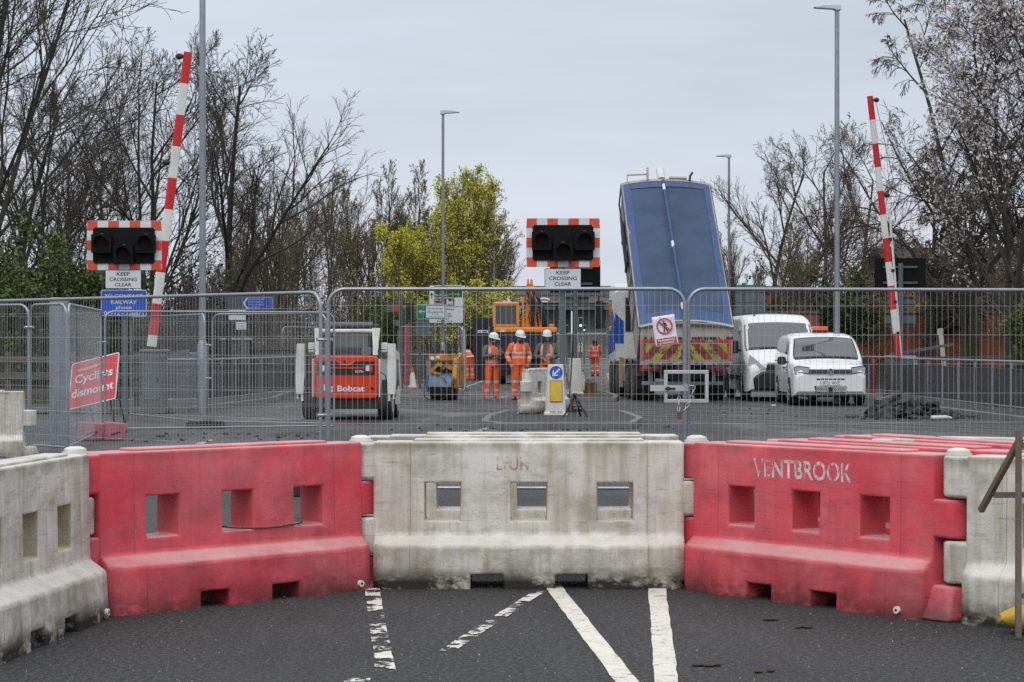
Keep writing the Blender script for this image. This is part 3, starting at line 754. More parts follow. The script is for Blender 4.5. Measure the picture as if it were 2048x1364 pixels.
# pedestrian guard rails along the kerbs
def guardrail(label, pts, h=1.05, z0=.11):
    t = thing('guard_rail', label, 'guard rail', (pts[0][0], pts[0][1], 0), 0, 'pedestrian guard rails along the kerbs')
    ox, oy = pts[0]; fr = MB(); inf = MB()
    for i in range(len(pts)-1):
        p = Vector((pts[i][0]-ox, pts[i][1]-oy, 0)); q_ = Vector((pts[i+1][0]-ox, pts[i+1][1]-oy, 0)); L = (q_-p).length; n = max(1, int(round(L/1.6)))
        fr.tube([p+Vector((0,0,z0+h)), q_+Vector((0,0,z0+h))], .028, 8); fr.tube([p+Vector((0,0,z0+.12)), q_+Vector((0,0,z0+.12))], .02, 8)
        inf.tube([p+Vector((0,0,z0+h-.16)), q_+Vector((0,0,z0+h-.16))], .012, 6)
        for k in range(n+1):
            c = p.lerp(q_, k/n)
            if i and k == 0: continue
            fr.tube([c+Vector((0,0,0)), c+Vector((0,0,z0+h))], .03, 8)
        m = int(L/.08)
        for k in range(1, m): c = p.lerp(q_, k/m); inf.tube([c+Vector((0,0,z0+.12)), c+Vector((0,0,z0+h-.16))], .0125, 4, False)
    fr.build('frame', GALV_D, t); inf.build('infill_bars', RAILD, t); return t
guardrail('grey guard rail curving along the kerb behind the lamp column', [(-9.2, 49.2), (-7.15, 50.0), (-6.15, 60.5)])
guardrail('grey guard rail along the kerb beside the white loader', [(-6.3, 63.5), (-6.7, 78), (-6.9, 92)])
guardrail('grey guard rail beside the rubble heap running to the edge', [(9.95, 54.5), (10.3, 44), (10.6, 33)])
guardrail('short guard rail piece standing behind the black crossing pedestal', [(9.3, 63), (10.9, 57.5)])
guardrail('low grey barrier panel beyond the loader near striped board', [(-4.5, 76), (-2.4, 75)])
# ================================================================= crossing signals, barrier arms, lamps and signs
def checker_board(t, w=1.47, h=.975):
    r = MB(); r.prism(rrect(-w/2, w/2, -h/2, h/2, .05), 0, .012, 'y', 1); cw = w/7; ch = h/5; bd = .135
    for i in (0, 2, 4, 6):
        for z0, z1 in ((h/2-bd, h/2), (-h/2, -h/2+bd)):
            x0, x1 = -w/2+i*cw, -w/2+(i+1)*cw
            r.box(x0+.001 if i else x0+.012, x1-(.012 if i == 6 else .001), -.004, -.001, z0, z1-.004 if z1 > 0 else z1)
    for j in (0, 2, 4):
        for x0, x1 in ((-w/2, -w/2+bd), (w/2-bd, w/2)):
            z0, z1 = -h/2+j*ch, -h/2+(j+1)*ch
            if j == 2: r.box(x0, x1, -.004, -.001, z0, z1)
            elif j == 0: r.box(x0, x1, -.0035, -.001, z0+bd*.98, z1)
            else: r.box(x0, x1, -.0035, -.001, z0, z1-bd*.98)
    r.build('backing_board', [SIGNO, SIGNW], t)
    k = MB(); k.prism(rrect(-w/2+.125, w/2-.135, -h/2+.13, h/2-.135, .05), -.03, -.006, 'y'); k.build('black_screen', SIGK, t)
LENS = mat('dark_red_lens', (.012, .001, .001), .5, 0, .1)
LENS.node_tree.nodes['Principled BSDF'].inputs['Specular IOR Level'].default_value = .15
def lamp_unit(t, x, z, s=.39):
    m = thing_part('lamp_housing', t)
    b = MB(); b.prism(rrect(x-s/2, x+s/2, z-s*.47, z+s*.47, .02), -.16, -.031, 'y')
    for k, (r, y1) in enumerate(((.135, -.40),)):
        pts = [R(-20 + 220*i/16) for i in range(17)]
        vs = []
        for a in pts:
            f = .35 + .65*max(0, math.sin(a))
            vs += [(x+r*math.cos(a), -.16, z+.02+r*math.sin(a)), (x+r*math.cos(a), -.16-.22*f, z+.02+r*math.sin(a)), (x+(r-.012)*math.cos(a), -.16-.22*f, z+.02+(r-.012)*math.sin(a)), (x+(r-.012)*math.cos(a), -.16, z+.02+(r-.012)*math.sin(a))]
        b.add(vs, [(i*4+j, i*4+j+1, i*4+5+j, i*4+4+j) for i in range(16) for j in range(3)], smooth=True)
    o = b.build('lamp_housing', SIGK, t)
    l = MB(); l.disc((x, -.168, z+.02), .115, th=.006); l.build('lens', LENS, o)
    h = MB(); h.tube([(x-.03, -.05, z+s*.47), (x, -.06, z+s*.47+.02), (x+.03, -.05, z+s*.47)], .008, 5); h.build('hinge', GREYP, o)
def thing_part(n, t): return None
def wigwag(label, x, y, ztop, post_to, rz=0, plate=True, post_r=.06, post_dx=0):
    t = thing('crossing_signal', label, 'crossing signal', (x, y, 0), rz, 'level crossing light signals')
    hub = bpy.data.objects.new('signal_head', None); COL.objects.link(hub); hub.parent = t; hub.location = (0, -.09, ztop-.4875)
    w, h = 1.47, .975
    # board, checks and lamps are parts of the signal: build them in the signal's own frame
    bpy.data.objects.remove(hub)
    cz = ztop - .4875
    def shift(o): o.location = (0, -.10, cz); return o
    before = set(t.children)
    checker_board(t); lamp_unit(t, -.43, .03); lamp_unit(t, .43, .03); lamp_unit(t, 0, -.185)
    for o in t.children:
        if o not in before: shift(o)
    p = MB(); p.cyl((post_dx, .03, post_to), (post_dx, .03, ztop-.15), post_r, n=16); p.build('post', POSTG, t)
    br = MB(); br.box(-.5, .5, -.075, -.03, cz+.2, cz+.26); br.box(-.5, .5, -.075, -.03, cz-.26, cz-.2); br.build('bracket', GREYP, t)
    return t
def plate(t, name, x0, x1, z0, z1, face, border=None, y=-.03, r=.03, th=.008, bw=.012):
    b = MB(); b.prism(rrect(x0, x1, z0, z1, r), y, y+th, 'y'); o = b.build(name, border or face, t)
    if border:
        i = MB(); i.prism(rrect(x0+bw, x1-bw, z0+bw, z1-bw, max(.004, r-bw)), y-.003, y-.0005, 'y'); i.build('face', face, o)
    return o
# centre signal on the traffic island
d = 42.7
sc_ = wigwag('dark crossing signal with chequered surround on the traffic island post', X(1126, d), d, Z(437, d), .1, post_r=.057, post_dx=-.01)
kx = X(1126, d)
def keep_clear(t, cx, z1, z0, w):
    plate(t, 'keep_clear_plate', cx-w/2, cx+w/2, z0, z1, SIGNW, SIGNK, y=-.135, r=.03, bw=.012)
    h = z1-z0
    for s, u_ in (('KEEP', .78), ('CROSSING', .5), ('CLEAR', .22)):
        text('lettering', s, SIGNK, t, cx, -.141, z0+h*u_, h*.18, w*(.36 if s == 'KEEP' else .76 if s == 'CROSSING' else .46), bold=.012)
keep_clear(sc_, X(1125.5, d)-kx, Z(537, d), Z(575, d)-.02, 73/F*d)
# left signal on its own post, railway phone plate under it
d = 42.2
sl_ = wigwag('dark crossing signal with chequered surround above the blue telephone plate', X(250, d), d, Z(442, d), 0, rz=R(2), post_r=.055)
kx = X(250, d)
keep_clear(sl_, X(248.5, d)-kx, Z(540, d), Z(578, d), 72/F*d)
x0, x1, z0, z1 = X(204, d)-kx, X(295, d)-kx, Z(632, d), Z(580, d)
plate(sl_, 'telephone_plate', x0, x1, z0, z1, SIGNB, SIGNW, y=-.12, r=.04, bw=.012)
cx = (x0+x1)/2; h = z1-z0
for s, u_, wf, hh in (('TO CONTACT', .76, .84, .13), ('RAILWAY', .53, .56, .15), ('phone', .33, .34, .13), ('01772 - 726871', .11, .86, .15)):
    text('lettering', s, SIGNW, sl_, cx, -.126, z0+h*u_, h*hh, (x1-x0)*wf, bold=.006)
# far signals, seen from behind
d = 62.0
s2 = wigwag('rear of a dark signal board behind the traffic island signal', X(1150.5, d), d, Z(518, d), .1, rz=math.pi, post_r=.055)
s3 = wigwag('rear of a dark signal board by the raised far barrier arm', X(1801, d), d, Z(516, d), .1, rz=math.pi, post_r=.075)
for o in list(s2.children) + list(s3.children):
    if o.name.startswith('backing_board'): o.data.materials[0] = o.data.materials[1] = SIGK
for t, pxs in ((s2, ((1131, 1179, 590, 613),)), (s3, ((1776, 1831, 590, 614), (1771, 1833, 622, 653)))):
    for (a, c, q0, q1) in pxs:
        cx_ = t.location.x
        xa, xb = -(X(a, d)-cx_), -(X(c, d)-cx_)
        plate(t, 'plate_back', min(xa, xb), max(xa, xb), Z(q1, d), Z(q0, d), POSTG, None, y=-.12, r=.02)
        g = MB(); g.box(min(xa, xb), max(xa, xb), -.1, -.07, Z(q1, d)+.05, Z(q1, d)+.09); g.box(min(xa, xb), max(xa, xb), -.1, -.07, Z(q0, d)-.09, Z(q0, d)-.05); g.build('bracket', BLACK, t)
# barrier arms
REFR = mat('reflective_red', (.55, .012, .014), .35, 0, .06, 4); REFW = mat('reflective_white', (.70, .69, .66), .35, 0, .06, 4, (.4, .39, .36), .3)
def arm(label, base, tip, w, nseg, first_white, d, lamps, mirror, rod=False, lo=1.0, tipf=1.0):
    t = thing('crossing_barrier', label, 'barrier arm', (base[0], d, 0))
    p = Vector((0, 0, base[1])); q_ = Vector((tip[0]-base[0], 0, tip[1])); n = nseg
    b = MB()
    cut = [0] + [1-(n-1-i)*(1.0/(n-1+tipf)) for i in range(n)]
    for i in range(n):
        a, c = p.lerp(q_, cut[i]), p.lerp(q_, cut[i+1]); wa, wb = w*(lo+(1-lo)*0)*(1.0-.12*i/n), w*(1.0-.12*(i+1)/n)
        red = (i % 2 == 0) != first_white
        dr = (c-a).normalized(); s = dr.cross(Vector((0, 1, 0))).normalized(); dep = Vector((0, .045, 0))
        def sec(c_, w__): return [c_ - s*w__/2 - dep*.4, c_ - s*w__*.12 - dep, c_ + s*w__*.34 - dep, c_ + s*w__/2 - dep*.3, c_ + s*w__/2 + dep, c_ - s*w__/2 + dep]
        b.loft([sec(a, wa), sec(c, wb)], 0 if red else 1, smooth=False)
    b.build('arm', [REFR, REFW], t)
    for u_, side in lamps:
        c = p.lerp(q_, u_); dr = (q_-p).normalized(); s = Vector((1, 0, 0))*side
        l = MB(); l.sph((c + s*(w/2+.075)), (.085, .07, .07), 12, 8); l.box(*sorted((c.x+side*.05, c.x+side*(w/2+.02))), -.02, .02, c.z-.02, c.z+.02); l.build('warning_lamp', DARK, t)
    if rod:
        r_ = MB(); a = p + Vector((.06, 0, .0)); c = p.lerp(q_, .56) + Vector((w*.5+.10, 0, 0))
        r_.tube([a, c], .035, 6); r_.build('side_rod', REFW, t)
        k = MB()
        for u_ in (.1, .22, .34, .46):
            e = p.lerp(q_, u_); f_ = a.lerp(c, u_/.56); k.beam(e, f_, .04, .05)
            k.box(f_.x-.09, f_.x+.01, -.05, .05, f_.z-.1, f_.z-.02, 1)
        k.build('rod_brackets', [REFW, DARK], t)
        wv = MB(); wv.tube([q_ + Vector((.15, 0, -.1)), p.lerp(q_, .6) + Vector((.42, 0, .2))], .008, 4); wv.build('stay_wire', DARK, t)
    return t
dL = 46.5
arm('raised red and white barrier arm beside the telephone plate', (X(303, dL), Z(693, dL)), (X(376, dL), Z(104, dL)), .205, 10, True, dL, ((.985, -1), (.625, -1), (.335, -1)), 1, tipf=.36)
dR = 60.5
arm('raised red and white barrier arm with white side rod near brick wall', (X(1798, dR), Z(714, dR)), (X(1740, dR), Z(192, dR)), .185, 11, False, dR, ((.985, 1), (.62, 1)), -1, rod=True)
# crossing pedestals
def pedestal(label, x, y, w, h, extra=True):
    t = thing('crossing_pedestal', label, 'crossing machine', (x, y, 0))
    b = MB(); b.prism(rrect(-w/2, w/2, .1, h, .03), -.3, .3, 'y'); b.box(-w/2-.05, w/2+.05, -.35, .35, .0, .12); b.build('cabinet', GREYP, t, bevel=.01)
    c = MB(); c.box(-w/2-.03, w/2+.03, -.33, .33, h, h+.05); c.build('lid', GALV_D, t, bevel=.01)
    l = MB(); l.box(-w*.35, w*.35, -.315, -.301, .3, h-.12); l.box(w*.2, w*.26, -.33, -.3, h*.5, h*.58, 1); l.build('door', [POSTG, BLACK], t, bevel=.005)
    if extra:
        k = MB(); k.beam((-w/2-.02, -.1, h*.92), (-w/2-1.0, -.1, h*.86), .14, .10); k.build('counterweight_arm', GREYP, t, bevel=.01); k = MB(); k.beam((w/2+.02, .1, h*.95), (w/2+.5, .1, h*1.0), .12, .10); k.build('counterweight_arm', GREYP, t, bevel=.01)
    return t
pedestal('tall grey crossing machine under the telephone side barrier arm', X(309, 47.3), 47.3, .5, 1.35)
pd = pedestal('dark crossing machine at the foot of the far barrier arm', X(1800, 61.2), 61.2, .75, 1.15, False)
b = MB(); b.beam((.4, 0, 1.14), (3.3, .6, 1.16), .13, .06); b.build('counterweight_arm', GREYP, pd); b = MB(); b.beam((-.3, -.1, 1.22), (1.5, -.1, 1.52), .10, .08); b.build('counterweight_arm', GREYP, pd)
bx = thing('equipment_cabinet', 'wide grey equipment cabinet behind the telephone side guard rail', 'cabinet', (X(360, 56), 56, .1))
b = MB(); b.box(-.4, .4, -.3, .3, 0, 1.15); b.build('body', GREYP, bx, bevel=.015); b = MB(); b.box(-.44, .44, -.34, .34, 1.152, 1.20); b.build('lid', GALV_D, bx, bevel=.01)
bx = thing('equipment_cabinet', 'grey cabinet with pale lid under the small white notice', 'cabinet', (X(472, 66), 66, .1))
b = MB(); b.box(-.42, .42, -.3, .3, 0, 1.55); b.build('body', GREYP, bx, bevel=.015); b = MB(); b.box(-.45, .45, -.34, .34, 1.552, 1.62); b.build('lid', mat('pale_lid', (.42, .42, .36), .7), bx, bevel=.01)
bx = thing('equipment_cabinet', 'lower grey cabinet with pale lid just past the small white notice', 'cabinet', (X(500, 67), 67, .1))
b = MB(); b.box(-.33, .33, -.3, .3, 0, 1.45); b.build('body', GREYP, bx, bevel=.015); b = MB(); b.prism([(-.4, 1.452), (.4, 1.452), (.4, 1.40), (.46, 1.40), (.42, 1.53), (-.4, 1.53)], -.34, .34, 'y'); b.build('lid', mat('pale_lid', (.42, .42, .36), .7), bx)
# lamp columns
def lamp(label, px, d, ytop, wpx, side, base_py=None, zb=0.0, H=None):
    top = Z(ytop, d) if H is None else H
    t = thing('street_lamp', label, 'street lamp', (X(px, d), d, zb), 0, 'galvanised street lamps along the road'); top -= zb
    r1 = wpx/F*d/2
    b = MB(); b.cyl((0, 0, 1.55), (0, 0, top), r1*1.08, r1*.92, 10); b.build('column', GALV, t)
    b = MB(); b.tube([(0, 0, 0), (0, 0, 1.5), (0, 0, 1.6)], [r1*1.6, r1*1.6, r1*1.1], 12); b.box(-r1*.9, r1*.9, -r1*1.62, -r1*1.45, .55, 1.2, 0); b.build('base_section', GALV, t)
    h = MB(); h.prism([(0, -.02), (side*.12, .02), (side*.55, .045), (side*.60, .07), (side*.35, .12), (side*.06, .14), (-side*.10, .12), (-side*.10, .0)], -.11, .11, 'y'); h.sph((side*.22, 0, .135), (.045, .045, .035), 10, 5)
    o = h.build('lantern', mat('lantern_grey', (.55, .56, .57), .45, .2), t, bevel=.01); o.location = (0, 0, top)
    return t
lamp('tall thick lamp column rising out of the picture by the barrier arm', 405, 47.5, 0, 13.0, 1, H=10.3)
lamp('tall lamp column standing behind the white vans', 1674, 54.5, 20, 10.0, -1)
lamp('lamp column carrying the green docklands arrow sign', 886, 77, 228, 6.2, 1)
lamp('slender lamp column behind the raised blue tipper body', 1458, 95, 315, 5.2, -1)
lamp('faint far lamp column among the bare twigs past the yellow tree', 988, 117, 382, 3.6, 1)
# the wide steel column by the fence
sc2 = thing('steel_column', 'wide galvanised steel column beside the red cyclists sign', 'column', (X(118, 30.2), 30.2, 0))
b = MB(); b.tube([(0, 0, 0), (0, 0, 2.14)], .135, 24); b.tube([(0, 0, 2.14), (0, 0, 2.17)], [.135, .12], 24); b.build('shaft', GALV, sc2)
b = MB()
for z in (.85, 1.65): b.tube([(0, 0, z), (0, 0, z+.015)], .138, 24)
b.box(-.04, .04, -.145, -.13, .55, 1.3); b.build('door_strip', GALV_D, sc2)
# cyclists dismount: red board on a leaning A-frame
d = 36.2
cs = thing('temporary_sign', 'red Cyclists dismount board tilted on thin black legs', 'sign', (X(187, d), d, Z(762, d)))
Wc, Hc = .99, .88
uu = Vector((.75, -.33, .175)).normalized(); vv = Vector((0, .33, .66)); vv = (vv - uu*vv.dot(uu)).normalized(); nn = uu.cross(vv)
RM = Matrix((uu, -nn, vv)).transposed(); cs.rotation_euler = RM.to_euler(); RI = RM.inverted()
b = MB(); b.prism(rrect(-Wc/2, Wc/2, -Hc/2, Hc/2, .04), 0, .012, 'y'); bo = b.build('board', SIGNW, cs)
b = MB(); b.prism(rrect(-Wc/2+.022, Wc/2-.022, -Hc/2+.022, Hc/2-.022, .03), -.004, -.001, 'y'); b.build('red_face', SIGNR, bo)
for s_, zf, wf in (('Cyclists', .12, .80), ('dismount', -.18, .88)):
    text('lettering', s_, SIGNW, cs, 0, -.007, zf*Hc, .155, Wc*wf, bold=.018)
b = MB(); b.prism([(-.40, .27), (-.30, .30), (-.1, .29), (.0, .315), (.12, .30), (.05, .26), (-.2, .24)], -.008, -.0055, 'y'); b.build('torn_sticker', mat('torn_tape', (.5, .38, .32), .7, 0, .3, 20), cs)
gl = Vector(cs.location)
for x_ in (-.28, .36):
    p0 = Vector((x_, .03, -Hc/2+.05)); w0 = RM @ p0 + gl; q1 = RI @ (Vector((w0.x+.12, w0.y-.10, 0.0)) - gl); q2 = RI @ (Vector((w0.x+.15, w0.y+.75, 0.0)) - gl); p2 = Vector((x_, .04, .1))
    b = MB(); b.beam(p0, q1, .022, .022); b.build('leg', BLACK, cs); b = MB(); b.beam(p2, q2, .022, .022); b.build('leg', BLACK, cs)
# pink plastic feet lying there
PINK = mat('faded_pink_plastic', (.42, .13, .17), .6, 0, .2, 6, (.15, .06, .06), .5)
for px, w, lab in ((180, .30, 'faded pink plastic block lying under the cyclists sign'), (228, .24, 'smaller pink plastic block beside the leg of the cyclists sign')):
    t = thing('plastic_block', lab, 'plastic block', (X(px, 33.6), 33.6, 0), R(20)); b = MB(); b.prism([(-w*.7, 0), (w*.6, 0), (w*.8, .26), (-w*.55, .30)], -.16, .16, 'y'); b.build('block', PINK, t, bevel=.02)
    b = MB(); b.tube([(-w*.3, -.165, .1), (w*.3, -.165, .14)], .012, 6); b.build('handle', DARK, t)
# blue arrow finger board with grey backing, CLEAR plate and small notice on grey posts
d = 68.0
fs_ = thing('direction_sign', 'blue arrow direction sign on twin posts among the bare trees', 'sign', (X(510, d), d, 0)); kx = fs_.location.x
plate(fs_, 'backing_board', X(457, d)-kx, X(547, d)-kx, Z(621, d), Z(592, d), GREYP, None, y=0, r=.01)
poly = [(X(484, d)-kx, Z(606.5, d)), (X(492, d)-kx, Z(594.5, d)), (X(545, d)-kx, Z(594.5, d)), (X(545, d)-kx, Z(618.5, d)), (X(492, d)-kx, Z(618.5, d))]
b = MB(); b.prism(poly, -.012, -.002, 'y'); o = b.build('arrow_board', SIGNB, fs_)
b = MB(); b.add([(X(a_, d)-kx, -.0145, Z(c_, d)) for a_, c_ in ((485.5, 606.5), (493, 595.5), (497, 595.5), (489.5, 606.5), (497, 617.5), (493, 617.5))], [(0, 1, 2, 3), (0, 3, 4, 5)])
for q0, q1 in ((595.2, 595.9), (617.3, 618.0)): b.box(X(493, d)-kx, X(544.5, d)-kx, -.0145, -.013, Z(q1, d), Z(q0, d))
b.box(X(544, d)-kx, X(544.8, d)-kx, -.0145, -.013, Z(618, d), Z(595, d)); b.build('white_border', SIGNW, o)
for s, q0, a_, c_ in (('GUILD WHEEL', 599, 497, 529), ('Fishergate', 604, 497, 525), ('Penwortham', 609, 497, 527), ('Leyland', 614, 497, 520)):
    text('lettering', s, SIGNW, fs_, (X(a_, d)+X(c_, d))/2-kx, -.0145, Z(q0, d), .038, (c_-a_)/F*d)
b = MB(); b.disc(((X(536, d)-kx), -.0145, Z(613, d)), .05, th=.0015, n=16); b.build('red_badge', SIGNR, fs_)
for px in (454, 549): 
    b = MB(); b.cyl((X(px, d)-kx, .05, 0), (X(px, d)-kx, .05, Z(588, d)), .04 if px == 454 else .03, n=10); b.build('post', GREYP, fs_)
d = 63.5
t = thing('small_notice', 'small white notice on a green-grey post above cabinets', 'notice', (X(485, d), d, 0)); kx = t.location.x
plate(t, 'notice_plate', X(473, d)-kx, X(493, d)-kx, Z(659, d), Z(644, d), SIGNW, None, y=-.06, r=.01)
for i in range(4): text('lettering', ('NO ENTRY', 'to railway', 'staff', 'only beyond')[i], SIGNK, t, X(483, d)-kx, -.063, Z(647+3.2*i, d), .022, .19)
plate(t, 'clear_plate', X(458, d)-kx, X(492, d)-kx, Z(640, d), Z(620, d), SIGNW, None, y=-.06, r=.01)
text('lettering', 'CLEAR', SIGNK, t, X(475, d)-kx, -.063, Z(624.5, d), .07, .27, bold=.01)
b = MB(); b.cyl((0, 0, 0), (0, 0, Z(612, d)), .055, n=10); b.build('post', POSTG, t)
b = MB(); b.box(X(452, d)-kx, X(462, d)-kx, -.02, .1, .1, Z(632, d)); b.build('dark_casing', BLACK, t)
# grey post with red lamp box, black panel and red striped board (far side of the crossing)
d = 70.0
t = thing('signal_post', 'grey post with lamp boxes and a red round light near the docklands sign', 'signal post', (X(803, d), d, 0)); kx = t.location.x
b = MB(); b.cyl((0, 0, 0), (0, 0, Z(588, d)), .055, n=10); b.build('post', POSTG, t)
b = MB(); b.box(X(775, d)-kx, X(797, d)-kx, -.15, .1, Z(624, d), Z(607, d)); b.box(X(774, d)-kx, X(799, d)-kx, -.17, .12, Z(607, d), Z(606, d)); b.build('lamp_box', GREYP, t)
b = MB(); b.disc((X(793, d)-kx, -.175, Z(618.5, d)), .085, th=.02); b.build('red_light', mat('bright_red_plastic', (.62, .02, .02), .3), t)
b = MB(); b.box(X(789, d)-kx, X(800, d)-kx, -.1, .1, Z(652, d), Z(640, d)); b.build('junction_box', GREYP, t)
b = MB(); b.box(X(811, d)-kx, X(828, d)-kx, -.05, .1, Z(640, d), Z(606, d)); b.build('dark_panel', BLACK, t)
t = thing('striped_board', 'upright red and grey striped hazard board past the loader', 'hazard board', (X(814, 69), 69, 0))
b = MB(); zt = Z(648, 69); b.box(-.09, .09, 0, .03, .2, zt); b.build('board', GREYP, t)
b = MB(); n = 7
for i in range(n):
    z0 = .25 + (zt-.3)*i/n; k = (zt-.3)/n; b.prism([(-.085, z0), (.085, z0+k*.5), (.085, z0+k*.98), (-.085, z0+k*.5)], -.004, -.001, 'y')
b.build('red_stripes', SIGNR, t)
# docklands arrow sign on the lamp column, and the big white direction sign behind
d = 76.6
t = thing('direction_sign', 'small green and white Riversway Docklands arrow sign on lamp column', 'sign', (X(862.5, d), d, 0)); kx = t.location.x
def zx(a_, c_, q0, q1): return X(a_, d)-kx, X(c_, d)-kx, Z(q1, d), Z(q0, d)
plate(t, 'board', *zx(834, 892, 608.5, 638.5), SIGNG, SIGNW, y=-.13, r=.05, bw=.018)
plate(t, 'white_panel', *zx(852.5, 889.5, 612, 635.5), SIGNW, None, y=-.140, r=.02, th=.005)
for s, q0, a_, c_, hh in (('Riversway', 617, 855.5, 886.5, .065), ('Docklands', 624, 855.5, 887.5, .065), ('Portway', 629, 864, 878, .03), ('East Entrance', 632.8, 860, 884, .03)):
    text('lettering', s, SIGNK, t, (X(a_, d)+X(c_, d))/2-kx, -.142, Z(q0, d), hh, (c_-a_)/F*d, bold=.01)
b = MB(); xa, xb, zc = X(837.5, d)-kx, X(850.5, d)-kx, Z(623.5, d)
b.add([(xa, -.139, zc), (xa+.09, -.139, zc+.075), (xa+.115, -.139, zc+.06), (xa+.06, -.139, zc+.016), (xb, -.139, zc+.016), (xb, -.139, zc-.016), (xa+.06, -.139, zc-.016), (xa+.115, -.139, zc-.06), (xa+.09, -.139, zc-.075)], [(0, 1, 2, 3), (3, 4, 5, 6), (6, 7, 8, 0), (0, 3, 6)])
b.build('arrow', SIGNW, t)
b = MB(); b.box(X(884, d)-kx-.1, X(888, d)-kx, -.12, .3, Z(625, d)-.02, Z(625, d)+.02); b.build('bracket', GREYP, t)
d = 79.5
t = thing('direction_sign', 'large white direction sign with green and brown panels behind lamp column', 'sign', (X(892.5, d), d, 0)); kx = t.location.x
plate(t, 'board', *zx(859, 926, 570.5, 645.5), SIGNW, None, y=0, r=.04, th=.03)
plate(t, 'green_panel', *zx(868.5, 924, 572.5, 594.5), SIGNGD, None, y=-.01, r=.01)
plate(t, 'brown_panel', *zx(868.5, 908.5, 596.5, 611), SIGNBR, None, y=-.01, r=.01)
b = MB(); b.box(*(lambda v: (v[0], v[1], -.008, -.001, v[2], v[3]))(zx(860, 925.5, 613, 613.6))); b.box(*(lambda v: (v[0], v[1], -.008, -.001, v[2], v[3]))(zx(862.6, 864.2, 589, 597)))
xa, zc = X(863.4, d)-kx, Z(588, d); b.prism([(xa, zc+.06), (xa-.07, zc-.05), (xa-.03, zc-.035), (xa+.03, zc-.035), (xa+.07, zc-.05)], -.008, -.001, 'y'); b.build('arrow_and_rule', SIGNK, t)
for s, q0, a_, c_, hh, mm in (('Blackpool', 575.5, 870.5, 897, .07, SIGNW), ('(A583)', 575.5, 899.5, 922, .06, SIGNY), ('St Annes', 590, 870.5, 895, .07, SIGNW), ('(A584)', 588.5, 897, 920, .06, SIGNY), ('Steam', 600, 870.5, 887, .055, SIGNW), ('Railway', 606.5, 870.5, 890, .055, SIGNW)):
    text('lettering', s, mm, t, (X(a_, d)+X(c_, d))/2-kx, -.0135, Z(q0, d), hh, (c_-a_)/F*d, bold=.008)
for s, q0, a_, c_, hh in (('Park & Ride', 618.5, 866, 907.5, .07), ('Riversway', 626.5, 866, 902.5, .07), ('Docklands', 632, 866, 903.5, .07), ('Portway', 637.5, 872, 899, .05), ('East Entrance', 642, 874, 906, .05)):
    text('lettering', s, SIGNK, t, (X(a_, d)+X(c_, d))/2-kx, -.005, Z(q0, d), hh, (c_-a_)/F*d, bold=.008)
b = MB()       # small steam engine outline on the brown panel
ex, ez, k = X(893, d)-kx, Z(609.5, d), 14/F*d
for (a_, c_, q0, q1) in ((0, .95, .22, .5), (0, .25, .5, .95), (.3, .4, .5, .7), (.45, .58, .5, .62), (.72, .84, .5, .9), (.05, .2, 0, .25), (.3, .45, 0, .25), (.55, .7, 0, .25), (.78, .98, .05, .2)):
    b.box(ex+a_*k, ex+c_*k, -.0135, -.0105, ez+q0*k*.8, ez+q1*k*.8)
b.build('engine_symbol', SIGNW, t)
for px in (866, 921):
    b = MB(); b.cyl((X(px, d)-kx, .06, 0), (X(px, d)-kx, .06, Z(575, d)), .05, n=8); b.build('post', GREYP, t)
# back of a sign between striped board and roller
d = 73.0
t = thing('road_sign', 'grey back of a road sign under the docklands arrow', 'sign', (X(840, d), d, 0)); kx = t.location.x
plate(t, 'plate_back', *zx(831, 859, 641, 672), GREYP, None, y=-.04, r=.02)
b = MB(); b.cyl((0, .03, 0), (0, .03, Z(640, d)), .045, n=8); b.build('post', GREYP, t)
b = MB(); b.box(-.24, .24, -.045, -.0405, Z(646, d), Z(644, d)); b.box(-.24, .24, -.045, -.0405, Z(662, d), Z(660, d)); b.build('bracket', POSTG, t)
# large sign back behind the vans
d = 74.0
t = thing('road_sign', 'large blue-grey sign back standing behind the white vans', 'sign', (X(1501, d), d, 0)); kx = t.location.x
plate(t, 'plate_back', *zx(1472, 1530, 570, 648), mat('blue_grey_sign_back', (.13, .17, .19), .5, .2, .1, 4), None, y=-.06, r=.03)
for px in (1486, 1515): b = MB(); b.box(X(px, d)-kx-.04, X(px, d)-kx+.04, -.1, .02, 0, Z(566, d)); b.build('post', GREYP, t)
b = MB()
for q0 in (583, 603, 625, 643): b.box(X(1473, d)-kx, X(1529, d)-kx, -.075, -.0605, Z(q0+2, d), Z(q0, d))
b.build('stiffening_rail', POSTG, t)
